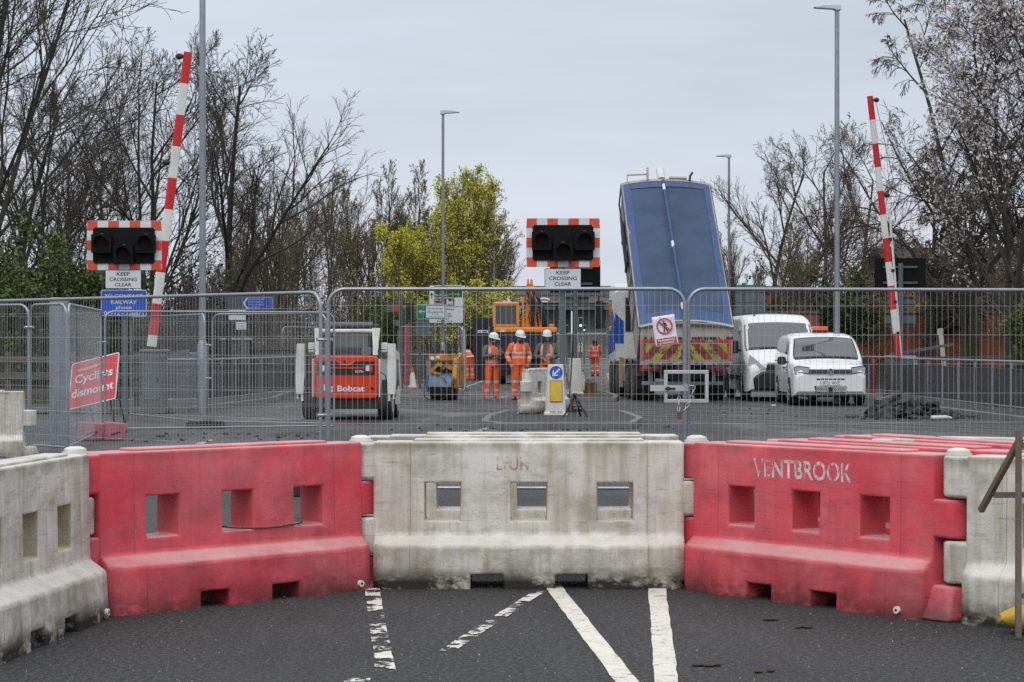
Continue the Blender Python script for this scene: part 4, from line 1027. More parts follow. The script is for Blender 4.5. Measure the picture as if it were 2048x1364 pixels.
# keep-left bollard with its sign face on the island
d = 42.2
def bollard(label, x, y, z, rz, h=1.0, face=True):
    t = thing('traffic_bollard', label, 'bollard', (x, y, z), rz)
    b = MB(); b.loft([[(p[0]*w, p[1], zz) for p in rrect(-.5, .5, -dd, dd, .06)] for w, dd, zz in ((.46, .17, 0), (.45, .165, .05), (.40, .145, .06), (.30, .115, h-.02), (.285, .10, h))], smooth=False)
    b.build('shell', mat('bollard_white', (.68, .67, .62), .5, 0, .06, 5, (.35, .33, .24), .5, 5), t, bevel=.008)
    if face:
        s = MB(); s.T = Matrix.Translation((0, -.128, h-.16)) @ Matrix.Rotation(R(-2.2), 4, 'X'); s.disc((0, 0, 0), .128, th=.004, n=32); o = s.build('blue_disc', SIGNB, t)
        a = MB(); a.T = Matrix.Translation((0, -.1305, h-.16)) @ Matrix.Rotation(R(-2.2), 4, 'X') @ Matrix.Rotation(R(-45), 4, 'Y')
        a.add([(x_, 0, z_) for x_, z_ in ((-.105, 0), (-.02, .075), (-.005, .055), (-.05, .018), (.10, .018), (.10, -.018), (-.05, -.018), (-.005, -.055), (-.02, -.075))], [(0, 1, 2, 3), (3, 4, 5, 6), (6, 7, 8, 0), (0, 3, 6)])
        a.build('white_arrow', SIGNW, o)
        y_ = MB(); y_.T = Matrix.Translation((0, -.146, h-.53)) @ Matrix.Rotation(R(-3.6), 4, 'X'); y_.box(-.125, .125, -.001, .004, -.21, .21); o2 = y_.build('panel_border', SIGNK, t)
        y_ = MB(); y_.T = Matrix.Translation((0, -.149, h-.53)) @ Matrix.Rotation(R(-3.6), 4, 'X'); y_.box(-.117, .117, -.001, .001, -.20, .20); y_.build('yellow_panel', SIGNY, o2)
        text('lettering', 'DRS AN', SIGNK, t, 0, -.178, .06, .028, .24, bold=.02)
    return t
bollard('white keep-left bollard with blue arrow disc and yellow panel', X(1111, d), d, .12, R(4))
bollard('dirty white tapered bollard seen from behind on the far refuge', X(1151, 60), 60, .12, R(185))
# black tool handles and tripod leaning near the bollard
TOOL = mat('tool_wood', (.16, .10, .07), .7, 0, .2, 9); 
t = thing('asphalt_rake', 'brown wooden rake handle leaning behind the keep-left bollard', 'rake', (X(1150, 44), 44, .115)); b = MB(); b.tube([(0, 0, .01), (X(1116, 44)-X(1150, 44), .3, 1.55)], .02, 8); b.build('handle', TOOL, t); b = MB(); b.box(-.2, .2, -.02, .02, 0, .07); b.build('rake_head', DARK, t)
t = thing('asphalt_rake', 'black shovel handle standing upright by the thin sign post', 'shovel', (X(1137, 46), 46, 0)); b = MB(); b.tube([(0, 0, .02), (X(1146, 46)-X(1137, 46), .1, 1.6)], .018, 8); b.build('handle', BLACK, t); b = MB(); b.prism([(-.12, 0), (.12, 0), (.13, .3), (.03, .34), (-.03, .34), (-.13, .3)], -.01, .01, 'y'); b.build('blade', DARK, t)
t = thing('black_tripod', 'low black folding sign tripod beside the keep-left bollard', 'tripod', (X(1150, 41.2), 41.2, .115))
for q_ in ((-.22, -.1), (.24, -.25), (.12, .3)): b = MB(); b.beam((0, 0, .42), (q_[0], q_[1], .0), .03, .03); b.build('leg', BLACK, t)
b = MB(); b.cbox((0, 0, .43), (.09, .09, .06)); b.beam((-.12, -.05, .2), (.13, -.12, .2), .02, .02); b.build('hub', BLACK, t)
CANM = mat('rusty_brown_drum', (.16, .085, .03), .6, .1, .3, 6, (.05, .03, .02), .6, 4)
t = thing('fuel_can', 'rusty brown fuel can near the truck wheels', 'fuel can', (X(1181.5, 60), 60, .0), R(10)); b = MB(); b.prism(rrect(-.15, .15, .0, .46, .04), -.11, .11, 'y'); b.build('body', CANM, t, bevel=.02); b = MB(); b.cyl((-.07, 0, .46), (-.07, 0, .53), .035, n=10); b.tube([(.0, 0, .46), (.02, 0, .52), (.11, 0, .52), (.13, 0, .46)], .014, 6); b.build('spout', mat('red_cap', (.3, .04, .02), .5), t)
t = thing('white_canister', 'slim white plastic canister behind the brown fuel can', 'canister', (X(1165, 62), 62, .115)); b = MB(); b.tube([(0, 0, 0), (0, 0, .45), (0, 0, .55), (0, 0, .62)], [.09, .09, .04, .035], 12); b.build('body', BWN, t); b = MB(); b.cyl((0, 0, .62), (0, 0, .66), .04, n=10); b.build('cap', DARK, t)
# a small red and white traffic cone by the far guard rail
CONEW = mat('cone_white', (.7, .69, .66), .5); CONER = mat('cone_red', (.60, .05, .03), .5)
def cone(label, x, y, z=0):
    t = thing('traffic_cone', label, 'traffic cone', (x, y, z)); b = MB(); b.prism(rrect(-.2, .2, -.2, .2, .04), 0, .035, 'z'); b.build('base', CONER, t)
    b = MB(); rr = [.145, .10, .065, .03]; zz = [.035, .32, .55, .74]
    for i in range(3): b.tube([(0, 0, zz[i]), (0, 0, zz[i+1])], [rr[i], rr[i+1]], 16, mi=(1, 1, 0)[i])
    b.build('cone', [CONER, CONEW], t)
cone('red and white traffic cone beside the low barrier panel', X(825, 74), 74, 0)
# ================================================================= vehicles and machines
GLASS = glass_mat('vehicle_glass', (.036, .043, .050))
CHROME = mat('chrome', (.6, .61, .62), .15, 1.0, .05)
LAMPG = glass_mat('headlamp_glass', (.30, .32, .34), .1)
def wheel(t, x, y, r, w, rim=True, name='wheel', rimcol=None):
    b = MB(); s = 1 if x > 0 else -1
    b.tube([(x-w/2, y, r), (x-w/2+.02, y, r), (x+w/2-.02, y, r), (x+w/2, y, r)], [r*.93, r, r, r*.93], 28, caps=True)
    o = b.build(name, RUBBER, t, bevel=0)
    if rim:
        h = MB(); xo = x + s*(w/2+.001)
        h.tube([(xo, y, r), (xo+s*.006, y, r)], [r*.66, r*.62], 24); h.tube([(xo+s*.006, y, r), (xo+s*.02, y, r)], [r*.22, r*.15], 12)
        for k in range(5):
            a = 2*math.pi*k/5; h.beam((xo+s*.008, y+r*.12*math.cos(a), r+r*.12*math.sin(a)), (xo+s*.008, y+r*.58*math.cos(a), r+r*.58*math.sin(a)), .012, r*.16)
        h.build('rim', rimcol or mat('wheel_rim', (.34, .35, .36), .4, .6), o)
    return o
class VanShape:
    """a van's skin as a function: y metres back from the nose, s=-1..1 round the section (0 = roof centre, +-1 = sill)"""
    def __init__(s, prof, halfw, zb, tumble, zt0, rmax=.22): s.rmax = rmax; s.prof, s.halfw, s.zb, s.tumble, s.zt0 = prof, halfw, zb, tumble, zt0
    def lerp(s, tab, y):
        for (a, v), (c, w) in zip(tab, tab[1:]):
            if y <= c:
                u = max(0, (y-a)/(c-a)); return v+(w-v)*u
        return tab[-1][1]
    def pt(s, y, q, off=0.0):
        zt = s.lerp(s.prof, y); w = s.lerp(s.halfw, y); zb = s.lerp(s.zb, y)
        def wz(z): return w*(1 - s.tumble*max(0, (z-s.zt0)/.9)**1.3 - .05*max(0, (.5-z)/.5)**2)
        h = zt-zb; r = min(s.rmax, h*.36); sg = 1 if q >= 0 else -1; a = abs(q)
        wt = wz(zt-r)
        if a < .42: x = (wt-r)*a/.42; z = zt - .03*(a/.42)**2
        elif a < .6: f = (a-.42)/.18*math.pi/2; x = wt-r+r*math.sin(f); z = zt-.03-(r-.03)*(1-math.cos(f))
        else: z = (zt-r) + (zb-zt+r)*(a-.6)/.4; x = wz(z)
        return Vector((sg*x, y, z))
    def body(s, ys, nose_in=.06):
        qs = [-1+2*i/56 for i in range(57)]
        b = MB(); secs = [[s.pt(y, q) for q in qs] for y in ys]
        n = len(qs); vs = [p for sec in secs for p in sec]; fs = []
        for i in range(len(secs)-1):
            for j in range(n-1): fs.append((i*n+j, i*n+j+1, (i+1)*n+j+1, (i+1)*n+j))
        b.add(vs, fs, 0, True)
        for sec in (secs[0], secs[-1]): b.add(sec, [tuple(range(n))], 0, True)
        b.add([p for sec in secs for p in (sec[0], sec[-1])], [(2*i, 2*i+1, 2*i+3, 2*i+2) for i in range(len(secs)-1)], 0)
        return b
    def patch(s, y0, y1, q0, q1, off=.006, ny=8, nq=10, y0b=None, y1b=None):
        b = MB(); vs = []
        for i in range(ny+1):
            for j in range(nq+1):
                v = j/nq; q = q0+(q1-q0)*v
                ya = y0 + ((y0b if y0b is not None else y0)-y0)*v; yb = y1 + ((y1b if y1b is not None else y1)-y1)*v
                y = ya+(yb-ya)*i/ny
                p = s.pt(y, q); du = s.pt(y+.01, q)-s.pt(y-.01, q); dq = s.pt(y, q+.004)-s.pt(y, q-.004)
                nn = du.cross(dq); nn.normalize()
                c = Vector((0, y, 1.0)); 
                if nn.dot(p-c) < 0: nn = -nn
                vs.append(p+nn*off)
        b.add(vs, [(i*(nq+1)+j, i*(nq+1)+j+1, (i+1)*(nq+1)+j+1, (i+1)*(nq+1)+j) for i in range(ny) for j in range(nq)], 0, True)
        return b
def smallvan(label, x, y, rz=0.0, beacon=True, plate_txt=None):
    t = thing('white_van', label, 'van', (x, y, 0), rz, 'white vans parked on the road')
    V = VanShape([(0, .80), (.05, .93), (.14, 1.02), (.45, 1.10), (.80, 1.16), (1.0, 1.31), (1.30, 1.58), (1.52, 1.72), (1.75, 1.79), (2.4, 1.83), (4.2, 1.80), (4.42, 1.74), (4.5, 1.68)],
                 [(0, .80), (.06, .86), (.16, .895), (.35, .915), (.9, .925), (4.2, .925), (4.45, .90), (4.5, .86)], [(0, .36), (.08, .27), (.4, .22), (4.3, .24), (4.5, .34)], .20, 1.05)
    ys_ = [0, .02, .05, .09, .14, .2, .3, .45, .6, .8, .9, 1.0, 1.1, 1.2, 1.3, 1.4, 1.52, 1.62, 1.75, 2.0, 2.4, 3, 3.6, 4.2, 4.35, 4.42, 4.47, 4.5]
    V.body(ys_).build('body', WHITEP, t)
    V.patch(.85, 1.495, -.475, .475, .005, 10, 16).build('windscreen_seal', BLACK, t)
    V.patch(.88, 1.46, -.455, .455, .009, 10, 16).build('windscreen', GLASS, t)
    V.patch(.80, .86, -.46, .46, .006, 2).build('scuttle', BLACK, t)
    for sg in (-1, 1):
        V.patch(1.12, 2.0, sg*.80, sg*.60, .006, 8, 8, 1.52, 1.95).build('side_window', GLASS, t)
        a_ = MB(); pts = []
        for k in range(15):
            an = math.pi*k/14; pts.append((.86+.40*math.cos(an), .33+.40*math.sin(an)))
        for yc in (.86, 3.55):
            a_ = MB(); a_.prism([(yc+.385*math.cos(math.pi*k/14), .32+.385*math.sin(math.pi*k/14)) for k in range(15)] + [(yc-.385, .2), (yc+.385, .2)], *sorted((sg*.80, sg*.932)), axis='x'); a_.build('wheel_arch', BLACK, t)
        wheel(t, sg*.83, .86, .325, .215); wheel(t, sg*.83, 3.55, .325, .215)
        m = MB(); m.tube([(sg*.90, 1.20, 1.06), (sg*1.0, 1.19, 1.08)], .03, 8); m.prism(rrect(sg*1.07-.105, sg*1.07+.105, 1.0, 1.21, .06), 1.13, 1.25, 'y'); m.build('door_mirror', BLACK, t, bevel=.02)
        hd = MB()
        fv = [(.53, .80), (.86, .78), (.885, .95), (.80, .985), (.52, .945)]
        f2 = []
        for xx, zz in fv:
            yy = .085*max(0, (xx-.5)/.4)**1.4 + .02 + max(0, zz-.86)*.25
            f2.append((sg*xx, yy-.03, zz))
        n_ = len(f2); hd.add(f2 + [(p[0], p[1]+.12, p[2]) for p in f2], [tuple(range(n_)), tuple(range(2*n_-1, n_-1, -1))] + [(k, n_+k, n_+(k+1) % n_, (k+1) % n_) for k in range(n_)])
        o = hd.build('headlight', LAMPG, t)
        r_ = MB(); pr = [(f2[i][0], f2[i][1]-.004, f2[i][2]) for i in range(n_)]; r_.tube(pr, .011, 5, closed=True); r_.build('bezel', BLACK, o)
        rr = MB(); rr.beam((sg*.60, -.008, .82), (sg*.60, -.006, .92), .02, .015); rr.beam((sg*.60, -.008, .825), (sg*.80, .02, .83), .015, .02); rr.build('reflector', CHROME, o)
        dh = MB(); dh.cbox((sg*.945, 1.95, .93), (.03, .18, .03)); dh.build('door_handle', BLACK, t)
        sk = MB(); sk.box(*sorted((sg*.90, sg*.935)), 1.30, 3.1, .24, .31); sk.build('sill_trim', BLACK, t)
    g = MB(); g.prism([(-.53, .80), (.53, .80), (.52, .90), (-.52, .90)], -.035, .06, 'y'); g.build('grille', mat('grille_grey', (.05, .05, .06), .5), t)
    if plate_txt is not None:
        bd = MB(); bd.disc((0, -.052, .855), .068, ring=.056, th=.014, n=24); bd.add([(x_, -.05, z_) for x_, z_ in ((-.046, .893), (-.03, .893), (0, .825), (.03, .893), (.046, .893), (.008, .80), (-.008, .80))], [(0, 1, 2, 6), (2, 3, 4, 5), (2, 5, 6)])
        bd.disc((0, -.045, .855), .056, th=.008, mi=1); bd.build('badge', [CHROME, BLACK], t)
    l = MB()
    for k in range(7): l.box(-.34+.1*k, -.34+.1*k+.085, -.012, .05, .645, .675)
    l.build('bumper_slots', BLACK, t)
    lg = MB(); lg.prism([(-.40, .49), (.40, .49), (.36, .33), (-.36, .33)], -.010, .03, 'y'); lg.build('lower_grille', BLACK, t)
    ms = MB()
    for j in range(5):
        z_ = .345 + .033*j
        for k in range(17):
            x_ = -.385+.046*k + (.023 if j % 2 else 0)
            if abs(x_) < .38: ms.beam((x_, -.016, z_), (x_+.023, -.016, z_+.016), .010, .012); ms.beam((x_+.023, -.016, z_+.016), (x_+.046, -.016, z_), .010, .012)
    ms.build('grille_mesh', WHITEM, t)
    sq = MB(); sq.box(-.05, .05, -.03, .02, .355, .455); sq.build('sensor', BLACK, t)
    lip = MB(); lip.box(-.70, .70, .0, .12, .22, .30); lip.build('bumper_lip', BLACK, t, bevel=.03)
    if plate_txt:
        p = MB(); p.box(-.26, .26, -.024, .04, .515, .625); o = p.build('number_plate', WHITEP, t)
        text('lettering', plate_txt, SIGNK, t, .02, -.026, .57, .075, .40, bold=.012)
        bx_ = MB(); bx_.box(-.25, -.235, -.0255, -.024, .53, .61); bx_.build('country_strip', SIGNR, o)
    wp = MB(); wp.beam((-.55, .80, 1.185), (.1, .815, 1.19), .015, .02); wp.beam((.05, .80, 1.185), (.62, .84, 1.19), .015, .02); wp.build('wiper', BLACK, t)
    if beacon:
        b = MB(); b.prism(rrect(-.20, .20, 1.875, 1.975, .04), 2.0, 2.22, 'y'); o = b.build('beacon_bar', mat('amber_lens', (.75, .10, .01), .25, coat=.5), t, bevel=.02)
        k = MB(); k.box(-.18, .18, 2.02, 2.2, 1.82, 1.874); k.build('beacon_base', BLACK, o)
    for sg in (-1, 1):
        for y_ in (1.02, 2.06, 3.0): V.patch(y_, y_+.012, sg*.60, sg*.985, .004, 1, 14).build('door_seam', DARK, t)
        V.patch(2.06, 4.2, sg*.742, sg*.750, .004, 6, 1).build('side_rail', DARK, t)
    V.patch(.30, .312, -.44, .44, .004, 1, 14).build('bonnet_seam', mat('shadow_gap', (.2, .2, .2), .6), t)
    i_ = MB(); i_.box(-.22, -.05, .93, 1.0, 1.222, 1.262); i_.build('dashboard_papers', PAPER, t)
    return t
dv = 52.5
van_ = smallvan('small white van with amber beacon bar on its roof', X(1661, dv), dv, R(-1.0), True, 'BT21 WVZ')
def bigvan(label, x, y, rz=0.0):
    t = thing('white_van', label, 'van', (x, y, 0), rz, 'white vans parked on the road')
    V = VanShape([(0, .86), (.06, 1.02), (.2, 1.14), (.55, 1.30), (.75, 1.40), (1.0, 1.66), (1.35, 2.02), (1.55, 2.20), (1.75, 2.29), (2.2, 2.36), (5.3, 2.36), (5.5, 2.30)],
                 [(0, .88), (.08, .95), (.25, 1.0), (.6, 1.02), (5.2, 1.02), (5.5, .98)], [(0, .34), (.1, .27), (.4, .25), (5.5, .3)], .10, 1.35, .20)
    ys_ = [0, .03, .06, .12, .2, .35, .55, .75, .88, 1.0, 1.12, 1.25, 1.35, 1.45, 1.55, 1.65, 1.75, 1.95, 2.2, 3, 4, 5.1, 5.3, 5.42, 5.5]
    V.body(ys_).build('body', WHITEP, t)
    V.patch(.80, 1.46, -.50, .50, .008).build('windscreen', GLASS, t)
    V.patch(.73, .80, -.49, .49, .007, 2).build('scuttle', BLACK, t)
    for sg in (-1, 1):
        V.patch(1.05, 1.95, sg*.80, sg*.61, .007, 8, 8, 1.45, 1.9).build('side_window', GLASS, t)
        a_ = MB()
        for yc in (1.0, 4.3):
            a_ = MB(); a_.prism([(yc+.43*math.cos(math.pi*k/14), .36+.43*math.sin(math.pi*k/14)) for k in range(15)] + [(yc-.43, .2), (yc+.43, .2)], *sorted((sg*.85, sg*1.03)), axis='x'); a_.build('wheel_arch', BLACK, t)
        wheel(t, sg*.91, 1.0, .345, .22); wheel(t, sg*.91, 4.3, .345, .22)
        m = MB(); m.tube([(sg*1.0, 1.15, 1.35), (sg*1.12, 1.1, 1.37)], .035, 8); m.prism(rrect(sg*1.19-.10, sg*1.19+.10, 1.27, 1.62, .05), 1.02, 1.16, 'y'); m.build('door_mirror', BLACK, t, bevel=.02)
        hd = MB(); fv = [(.50, .88), (.80, .74), (.90, .80), (.96, 1.02), (.90, 1.24), (.78, 1.14)]
        f2 = [(sg*xx, -.035 + .11*max(0, (xx-.5)/.46)**1.3 + max(0, zz-.9)*.30, zz) for xx, zz in fv]; n_ = len(f2)
        hd.add(f2 + [(p[0]*.98, p[1]+.22, p[2]) for p in f2], [tuple(range(n_)), tuple(range(2*n_-1, n_-1, -1))] + [(k, n_+k, n_+(k+1) % n_, (k+1) % n_) for k in range(n_)])
        hd.build('headlight', LAMPG, t)
        tr = MB(); tr.box(*sorted((sg*1.0, sg*1.04)), 1.5, 4.6, .55, .68); tr.build('side_trim', BLACK, t)
        for y_ in (1.15, 2.05, 3.2): V.patch(y_, y_+.014, sg*.60, sg*.985, .004, 1, 14).build('door_seam', DARK, t)
    b = MB(); b.prism([(-.80, .30), (.80, .30), (.84, .62), (.60, .80), (-.60, .80), (-.84, .62)], -.09, .3, 'y'); b.build('bumper', BLACK, t, bevel=.05)
    g = MB(); g.prism([(-.50, .83), (.50, .83), (.46, .99), (-.46, .99)], -.05, .1, 'y'); g.build('grille', BLACK, t)
    c = MB(); c.box(-.46, .46, -.055, .05, 1.0, 1.05); c.build('grille_bar', WHITEP, t, bevel=.01)
    bl = MB(); bl.add([(-.1, .40, 1.266), (.38, .40, 1.266), (.38, .32, 1.228), (-.1, .32, 1.228)], [(0, 1, 2, 3)]); bl.build('blue_bonnet_strip', SIGNB, t)
    a_ = MB(); a_.tube([(-.55, 1.9, 2.30), (-.56, 2.15, 2.62)], .006, 5); a_.sph((-.55, 1.9, 2.31), .03, 8, 5); a_.build('aerial', BLACK, t)
    w_2 = MB(); w_2.beam((-.6, .735, 1.42), (.15, .745, 1.43), .02, .025); w_2.build('wiper', BLACK, t)
    pp = MB(); pp.box(-.62, -.25, .88, .93, 1.47, 1.50); pp.build('dashboard_papers', PAPER, t)
    return t
bigvan('tall white van with black bumper parked behind the small van', X(1569, 56.8), 56.8, R(1.0))
bigvan('white van largely hidden behind the tipper lorry', X(1416, 74), 74, 0)

# ---------------------------------------------------------------- tipper lorry
TARP = mat('blue_mesh_tarpaulin', (.028, .058, .115), .7, 0, .25, 1.2, (.042, .075, .14), .5, 1.6, .45, bump=.5, bs=5)
TARPB = mat('blue_tarpaulin_hem', (.033, .076, .19), .6, 0, .2, 2.5, (.03, .07, .22), .5, 3, bump=.8, bs=6)
TIPC = mat('dirty_cream_bodywork', (.40, .375, .32), .5, 0, .12, 3, (.14, .11, .08), .65, 3, .45)
tk = thing('tipper_lorry', 'tipper lorry with raised blue-sheeted body facing away', 'lorry', (X(1366, 57.2), 57.2, 0), R(3.0))
b = MB()
for sx in (-.43, .43): b.box(sx-.05, sx+.05, .2, 7.9, .72, 1.0)
for y_ in (.25, 2.0, 4.2, 6.2): b.box(-.43, .43, y_, y_+.12, .74, .96)
b.box(-.9, .9, 3.2, 5.0, .55, 1.0); b.build('chassis', DARK, tk, bevel=.01)
for y_, dual in ((1.05, True), (2.42, True), (5.35, False), (7.15, False)):
    for sg in (-1, 1):
        w_ = .56 if dual else .32; xo = 1.24 - w_/2
        wheel(tk, sg*xo, y_, .52, w_, rimcol=mat('dirty_rim', (.10, .095, .085), .6, .4))
for sg in (-1, 1):
    for y_ in (1.05, 2.42):
        b = MB(); b.loft([[(sg*(.68 if k == 0 else 1.25), y_+r*math.cos(R(a)), .50+r*math.sin(R(a))) for k, r in ((0, .60), (1, .60), (1, .63), (0, .63))] for a in range(15, 166, 15)], smooth=False); b.build('mudguard', BLACK, tk)
# rear face under the body: cross panel with lamps and red edging
b = MB(); b.box(-1.12, -.62, .02, .10, .86, 1.24); b.box(.62, 1.12, .02, .10, .86, 1.24); b.box(-.20, .20, .02, .10, .80, 1.24); b.box(-1.16, 1.16, .04, .12, 1.241, 1.30); b.build('rear_panel', TIPC, tk, bevel=.01)
b = MB()
for x0, x1 in ((-1.16, -.62), (.62, 1.16), (-.20, .20)): b.box(x0, x1, .0, .018, .80, .868)
for sg in (-1, 1): b.box(*sorted((sg*1.10, sg*1.165)), .0, .018, .868, 1.24)
b.build('red_edging', SIGNR, tk)
b = MB(); b.box(-1.06, -.84, -.005, .016, 1.06, 1.17); b.build('number_plate', SIGNY, tk)
b = MB(); b.box(-1.1, 1.1, .05, .15, .42, .52); b.box(-.9, -.8, .1, .3, .5, .8); b.box(.8, .9, .1, .3, .5, .8); b.build('underrun_bar', GALV_D, tk, bevel=.01)
b = MB(); b.box(-.62, -.2, .12, .5, .6, 1.2); b.box(.2, .62, .12, .5, .6, 1.2); b.box(-.3, .3, .3, .9, .35, .75); b.build('axle_box', BLACK, tk)
# cab
cb = MB(); secs = []
for y_, w_, z0, z1, r in ((6.15, 1.20, 1.0, 3.10, .12), (6.6, 1.22, .95, 3.32, .14), (7.6, 1.22, .7, 3.36, .16), (8.15, 1.20, .55, 3.1, .2), (8.35, 1.14, .55, 2.6, .2)):
    secs.append([(p[0], y_, p[1]) for p in rrect(-w_, w_, z0, z1, r)])
cb.loft(secs, smooth=True); cab = cb.build('cab', WHITEM, tk)
b = MB(); b.box(-.9, .9, 6.13, 6.146, 1.9, 2.9); b.build('rear_window', GLASS, tk)
b = MB(); b.box(-1.232, -1.205, 7.0, 7.75, 1.95, 2.85); b.box(1.205, 1.232, 7.0, 7.75, 1.95, 2.85); b.build('side_window', GLASS, tk)
b = MB(); b.add([(-1.227, 6.2, 1.35), (-1.227, 6.2, 2.25), (-1.227, 6.75, 2.6), (-1.227, 7.9, 1.8), (-1.227, 7.9, 1.2)], [(0, 1, 2, 3, 4)]); b.add([(-1.205, 6.142, 1.55), (-.95, 6.142, 1.55), (-.95, 6.142, 2.2), (-1.205, 6.142, 2.45)], [(0, 1, 2, 3)]); b.build('blue_livery', SIGNB, tk)
b = MB(); b.tube([(-1.2, 8.0, 2.95), (-1.5, 8.2, 3.0), (-1.52, 8.2, 2.2), (-1.22, 8.1, 2.0)], .025, 6); b.prism(rrect(-1.62, -1.36, 2.0, 2.85, .06), 8.12, 8.26, 'y'); b.build('door_mirror', BLACK, tk, bevel=.02)
b = MB(); b.tube([(-1.26, 6.6, 1.35), (-1.40, 6.6, 1.4), (-1.40, 6.6, 2.0), (-1.26, 6.6, 2.05)], .02, 6); b.build('grab_rail', GALV, tk)
b = MB(); b.prism(rrect(-1.26, -.62, .45, .95, .06), 3.1, 4.4, 'y'); b.build('fuel_tank', GALV_D, tk, bevel=.03)
b = MB(); b.box(-1.27, -1.23, 3.6, 4.4, .30, 1.15); b.box(-1.26, -.95, 3.58, 3.60, .55, 1.12); b.build('side_board', mat('ochre_box', (.36, .22, .06), .6, 0, .2, 4), tk)
b = MB(); b.tube([(.8, 6.0, .9), (.8, 6.0, 3.3)], .08, 10); b.build('air_intake', BLACK, tk)
# tipping body, 42 degrees up about the rear pivot
piv = Vector((0, .45, 1.22)); th = R(43)
TB = Matrix.Translation(piv) @ Matrix.Rotation(th, 4, 'X')
Lb, Wb, Hb = 5.75, 1.23, 1.22
b = MB(); b.T = TB
b.box(-Wb, Wb, -.25, Lb, 0, .07)
for sg in (-1, 1):
    b.box(*sorted((sg*(Wb-.05), sg*Wb)), -.25, Lb, .071, Hb)
    b.box(*sorted((sg*(Wb-.07), sg*(Wb+.05))), -.30, Lb+.02, Hb+.001, Hb+.10)
    for y_ in (.9, 2.1, 3.3, 4.5): b.box(*sorted((sg*Wb, sg*(Wb+.045))), y_, y_+.09, .08, Hb-.01)
    b.box(*sorted((sg*.38, sg*.50)), -.1, 5.4, -.2, -.001)
b.box(-Wb+.05, Wb-.05, Lb-.06, Lb, .072, Hb)
hp = []
for i in range(13):
    u_ = -1+2*i/12; hp.append((u_*Wb, Hb+.10+.15*(1-u_*u_)))
for y0, y1 in ((-.32, -.24), (Lb-.05, Lb+.05)):
    b.prism([(x_, z_) for x_, z_ in hp] + [(x_, z_-.075) for x_, z_ in reversed(hp)], y0, y1, 'y')
b.prism([(x_, z_-.077) for x_, z_ in hp] + [(Wb-.06, Hb), (-Wb+.06, Hb)], Lb-.05, Lb-.01, 'y')
b.build('tipping_body', TIPC, tk, bevel=.008)
# sheet
def sheet(x0f, x1f, y0, y1, lift, nx, ny, sagamp):
    vs = []; fs = []
    for j in range(ny+1):
        for i in range(nx+1):
            u_ = x0f+(x1f-x0f)*i/nx; y_ = y0+(y1-y0)*j/ny
            z_ = Hb+.10+.15*(1-u_*u_)+lift - sagamp*(1-u_*u_)*math.sin(math.pi*j/ny) + .016*math.sin(3.1*u_+2.2*y_)*math.sin(5*u_-1.7*y_) + .014*math.sin(9*u_+3.3*y_+2*math.sin(2*y_))*abs(u_)**2 + .012*math.sin(7.0*y_+5*u_*u_)*(1-abs(u_))
            vs.append((u_*Wb*1.0, y_, z_))
    return vs, [(j*(nx+1)+i, j*(nx+1)+i+1, (j+1)*(nx+1)+i+1, (j+1)*(nx+1)+i) for j in range(ny) for i in range(nx)]
b = MB(); b.T = TB; b.add(*sheet(-.97, .97, -.26, Lb-.10, .010, 18, 26, .07), smooth=True); o = b.build('tarpaulin', TARP, tk)
m_ = o.modifiers.new('thickness', 'SOLIDIFY'); m_.thickness = .006
b = MB(); b.T = TB
b.add(*sheet(-1.0, -.84, -.28, Lb-.10, .022, 4, 26, .07), smooth=True); b.add(*sheet(.86, 1.0, -.28, Lb-.10, .022, 4, 26, .07), smooth=True)
b.add(*sheet(-.84, .86, -.28, .16, .024, 10, 5, .004), smooth=True); b.add(*sheet(-.84, .86, Lb-.34, Lb-.10, .024, 10, 5, .004), smooth=True)
for sg in (-1, 1):
    vs = []
    for j in range(15):
        y_ = -.28+(Lb+.28)*j/14; vs += [(sg*Wb*1.045, y_, Hb+.11+.02), (sg*Wb*1.055, y_, Hb+.03-.05*abs(math.sin(j*1.9)))]
    b.add(vs, [(2*i, 2*i+1, 2*i+3, 2*i+2) for i in range(14)], smooth=True)
b.build('tarpaulin_hem', TARPB, tk)
b = MB(); b.T = TB
n = 10
for i in range(n):
    u0 = -.2+(Lb+.1)*i/n; u1 = -.2+(Lb+.1)*(i+1)/n
    b.tube([(-.05-.05*i/n, u0, Hb+.31), (-.05-.05*(i+1)/n, u1, Hb+.31)], .042, 8, mi=0)
for y_ in (.15, 2.7, 5.2): b.tube([(-.06-.05*y_/6, y_, Hb+.31), (-.06-.05*y_/6, y_+.25, Hb+.31)], .045, 8, mi=1)
b.build('sheet_rod', [TARPB, SIGNW], tk)
# fittings on the headboard
b = MB(); b.T = TB; b.cyl((-.12, Lb+.1, Hb+.16), (-.12, Lb+.52, Hb+.2), .12, n=16); b.build('headboard_cylinder', WHITEM, tk)
b = MB(); b.T = TB; b.beam((-.52, Lb, Hb+.2), (-.5, Lb+.45, Hb+.3), .06, .1); b.beam((-1.1, Lb+.2, Hb+.25), (-.55, Lb+.2, Hb+.28), .03, .03); b.beam((-1.1, Lb, Hb+.2), (-1.1, Lb+.2, Hb+.27), .03, .03); b.build('sheeting_gear', TIPC, tk); b = MB(); b.T = TB; b.beam((.1, Lb+.08, Hb+.25), (.6, Lb+.08, Hb+.24), .07, .06); b.build('roller_tube', TIPC, tk)
b = MB(); b.T = TB; b.tube([(.68, Lb, Hb+.2), (.70, Lb+.12, Hb+.3), (.78, Lb+.26, Hb+.3)], .035, 6); b.build('work_lamp', BLACK, tk)
b = MB(); b.T = TB; b.box(-Wb-.09, -Wb-.05, 2.8, 4.6, .5, .9); b.tube([(-Wb-.06, 4.6, .7), (-Wb-.12, 5.2, 1.0), (-Wb-.04, Lb, 1.15)], .025, 6); b.build('side_ladder', DARK, tk)
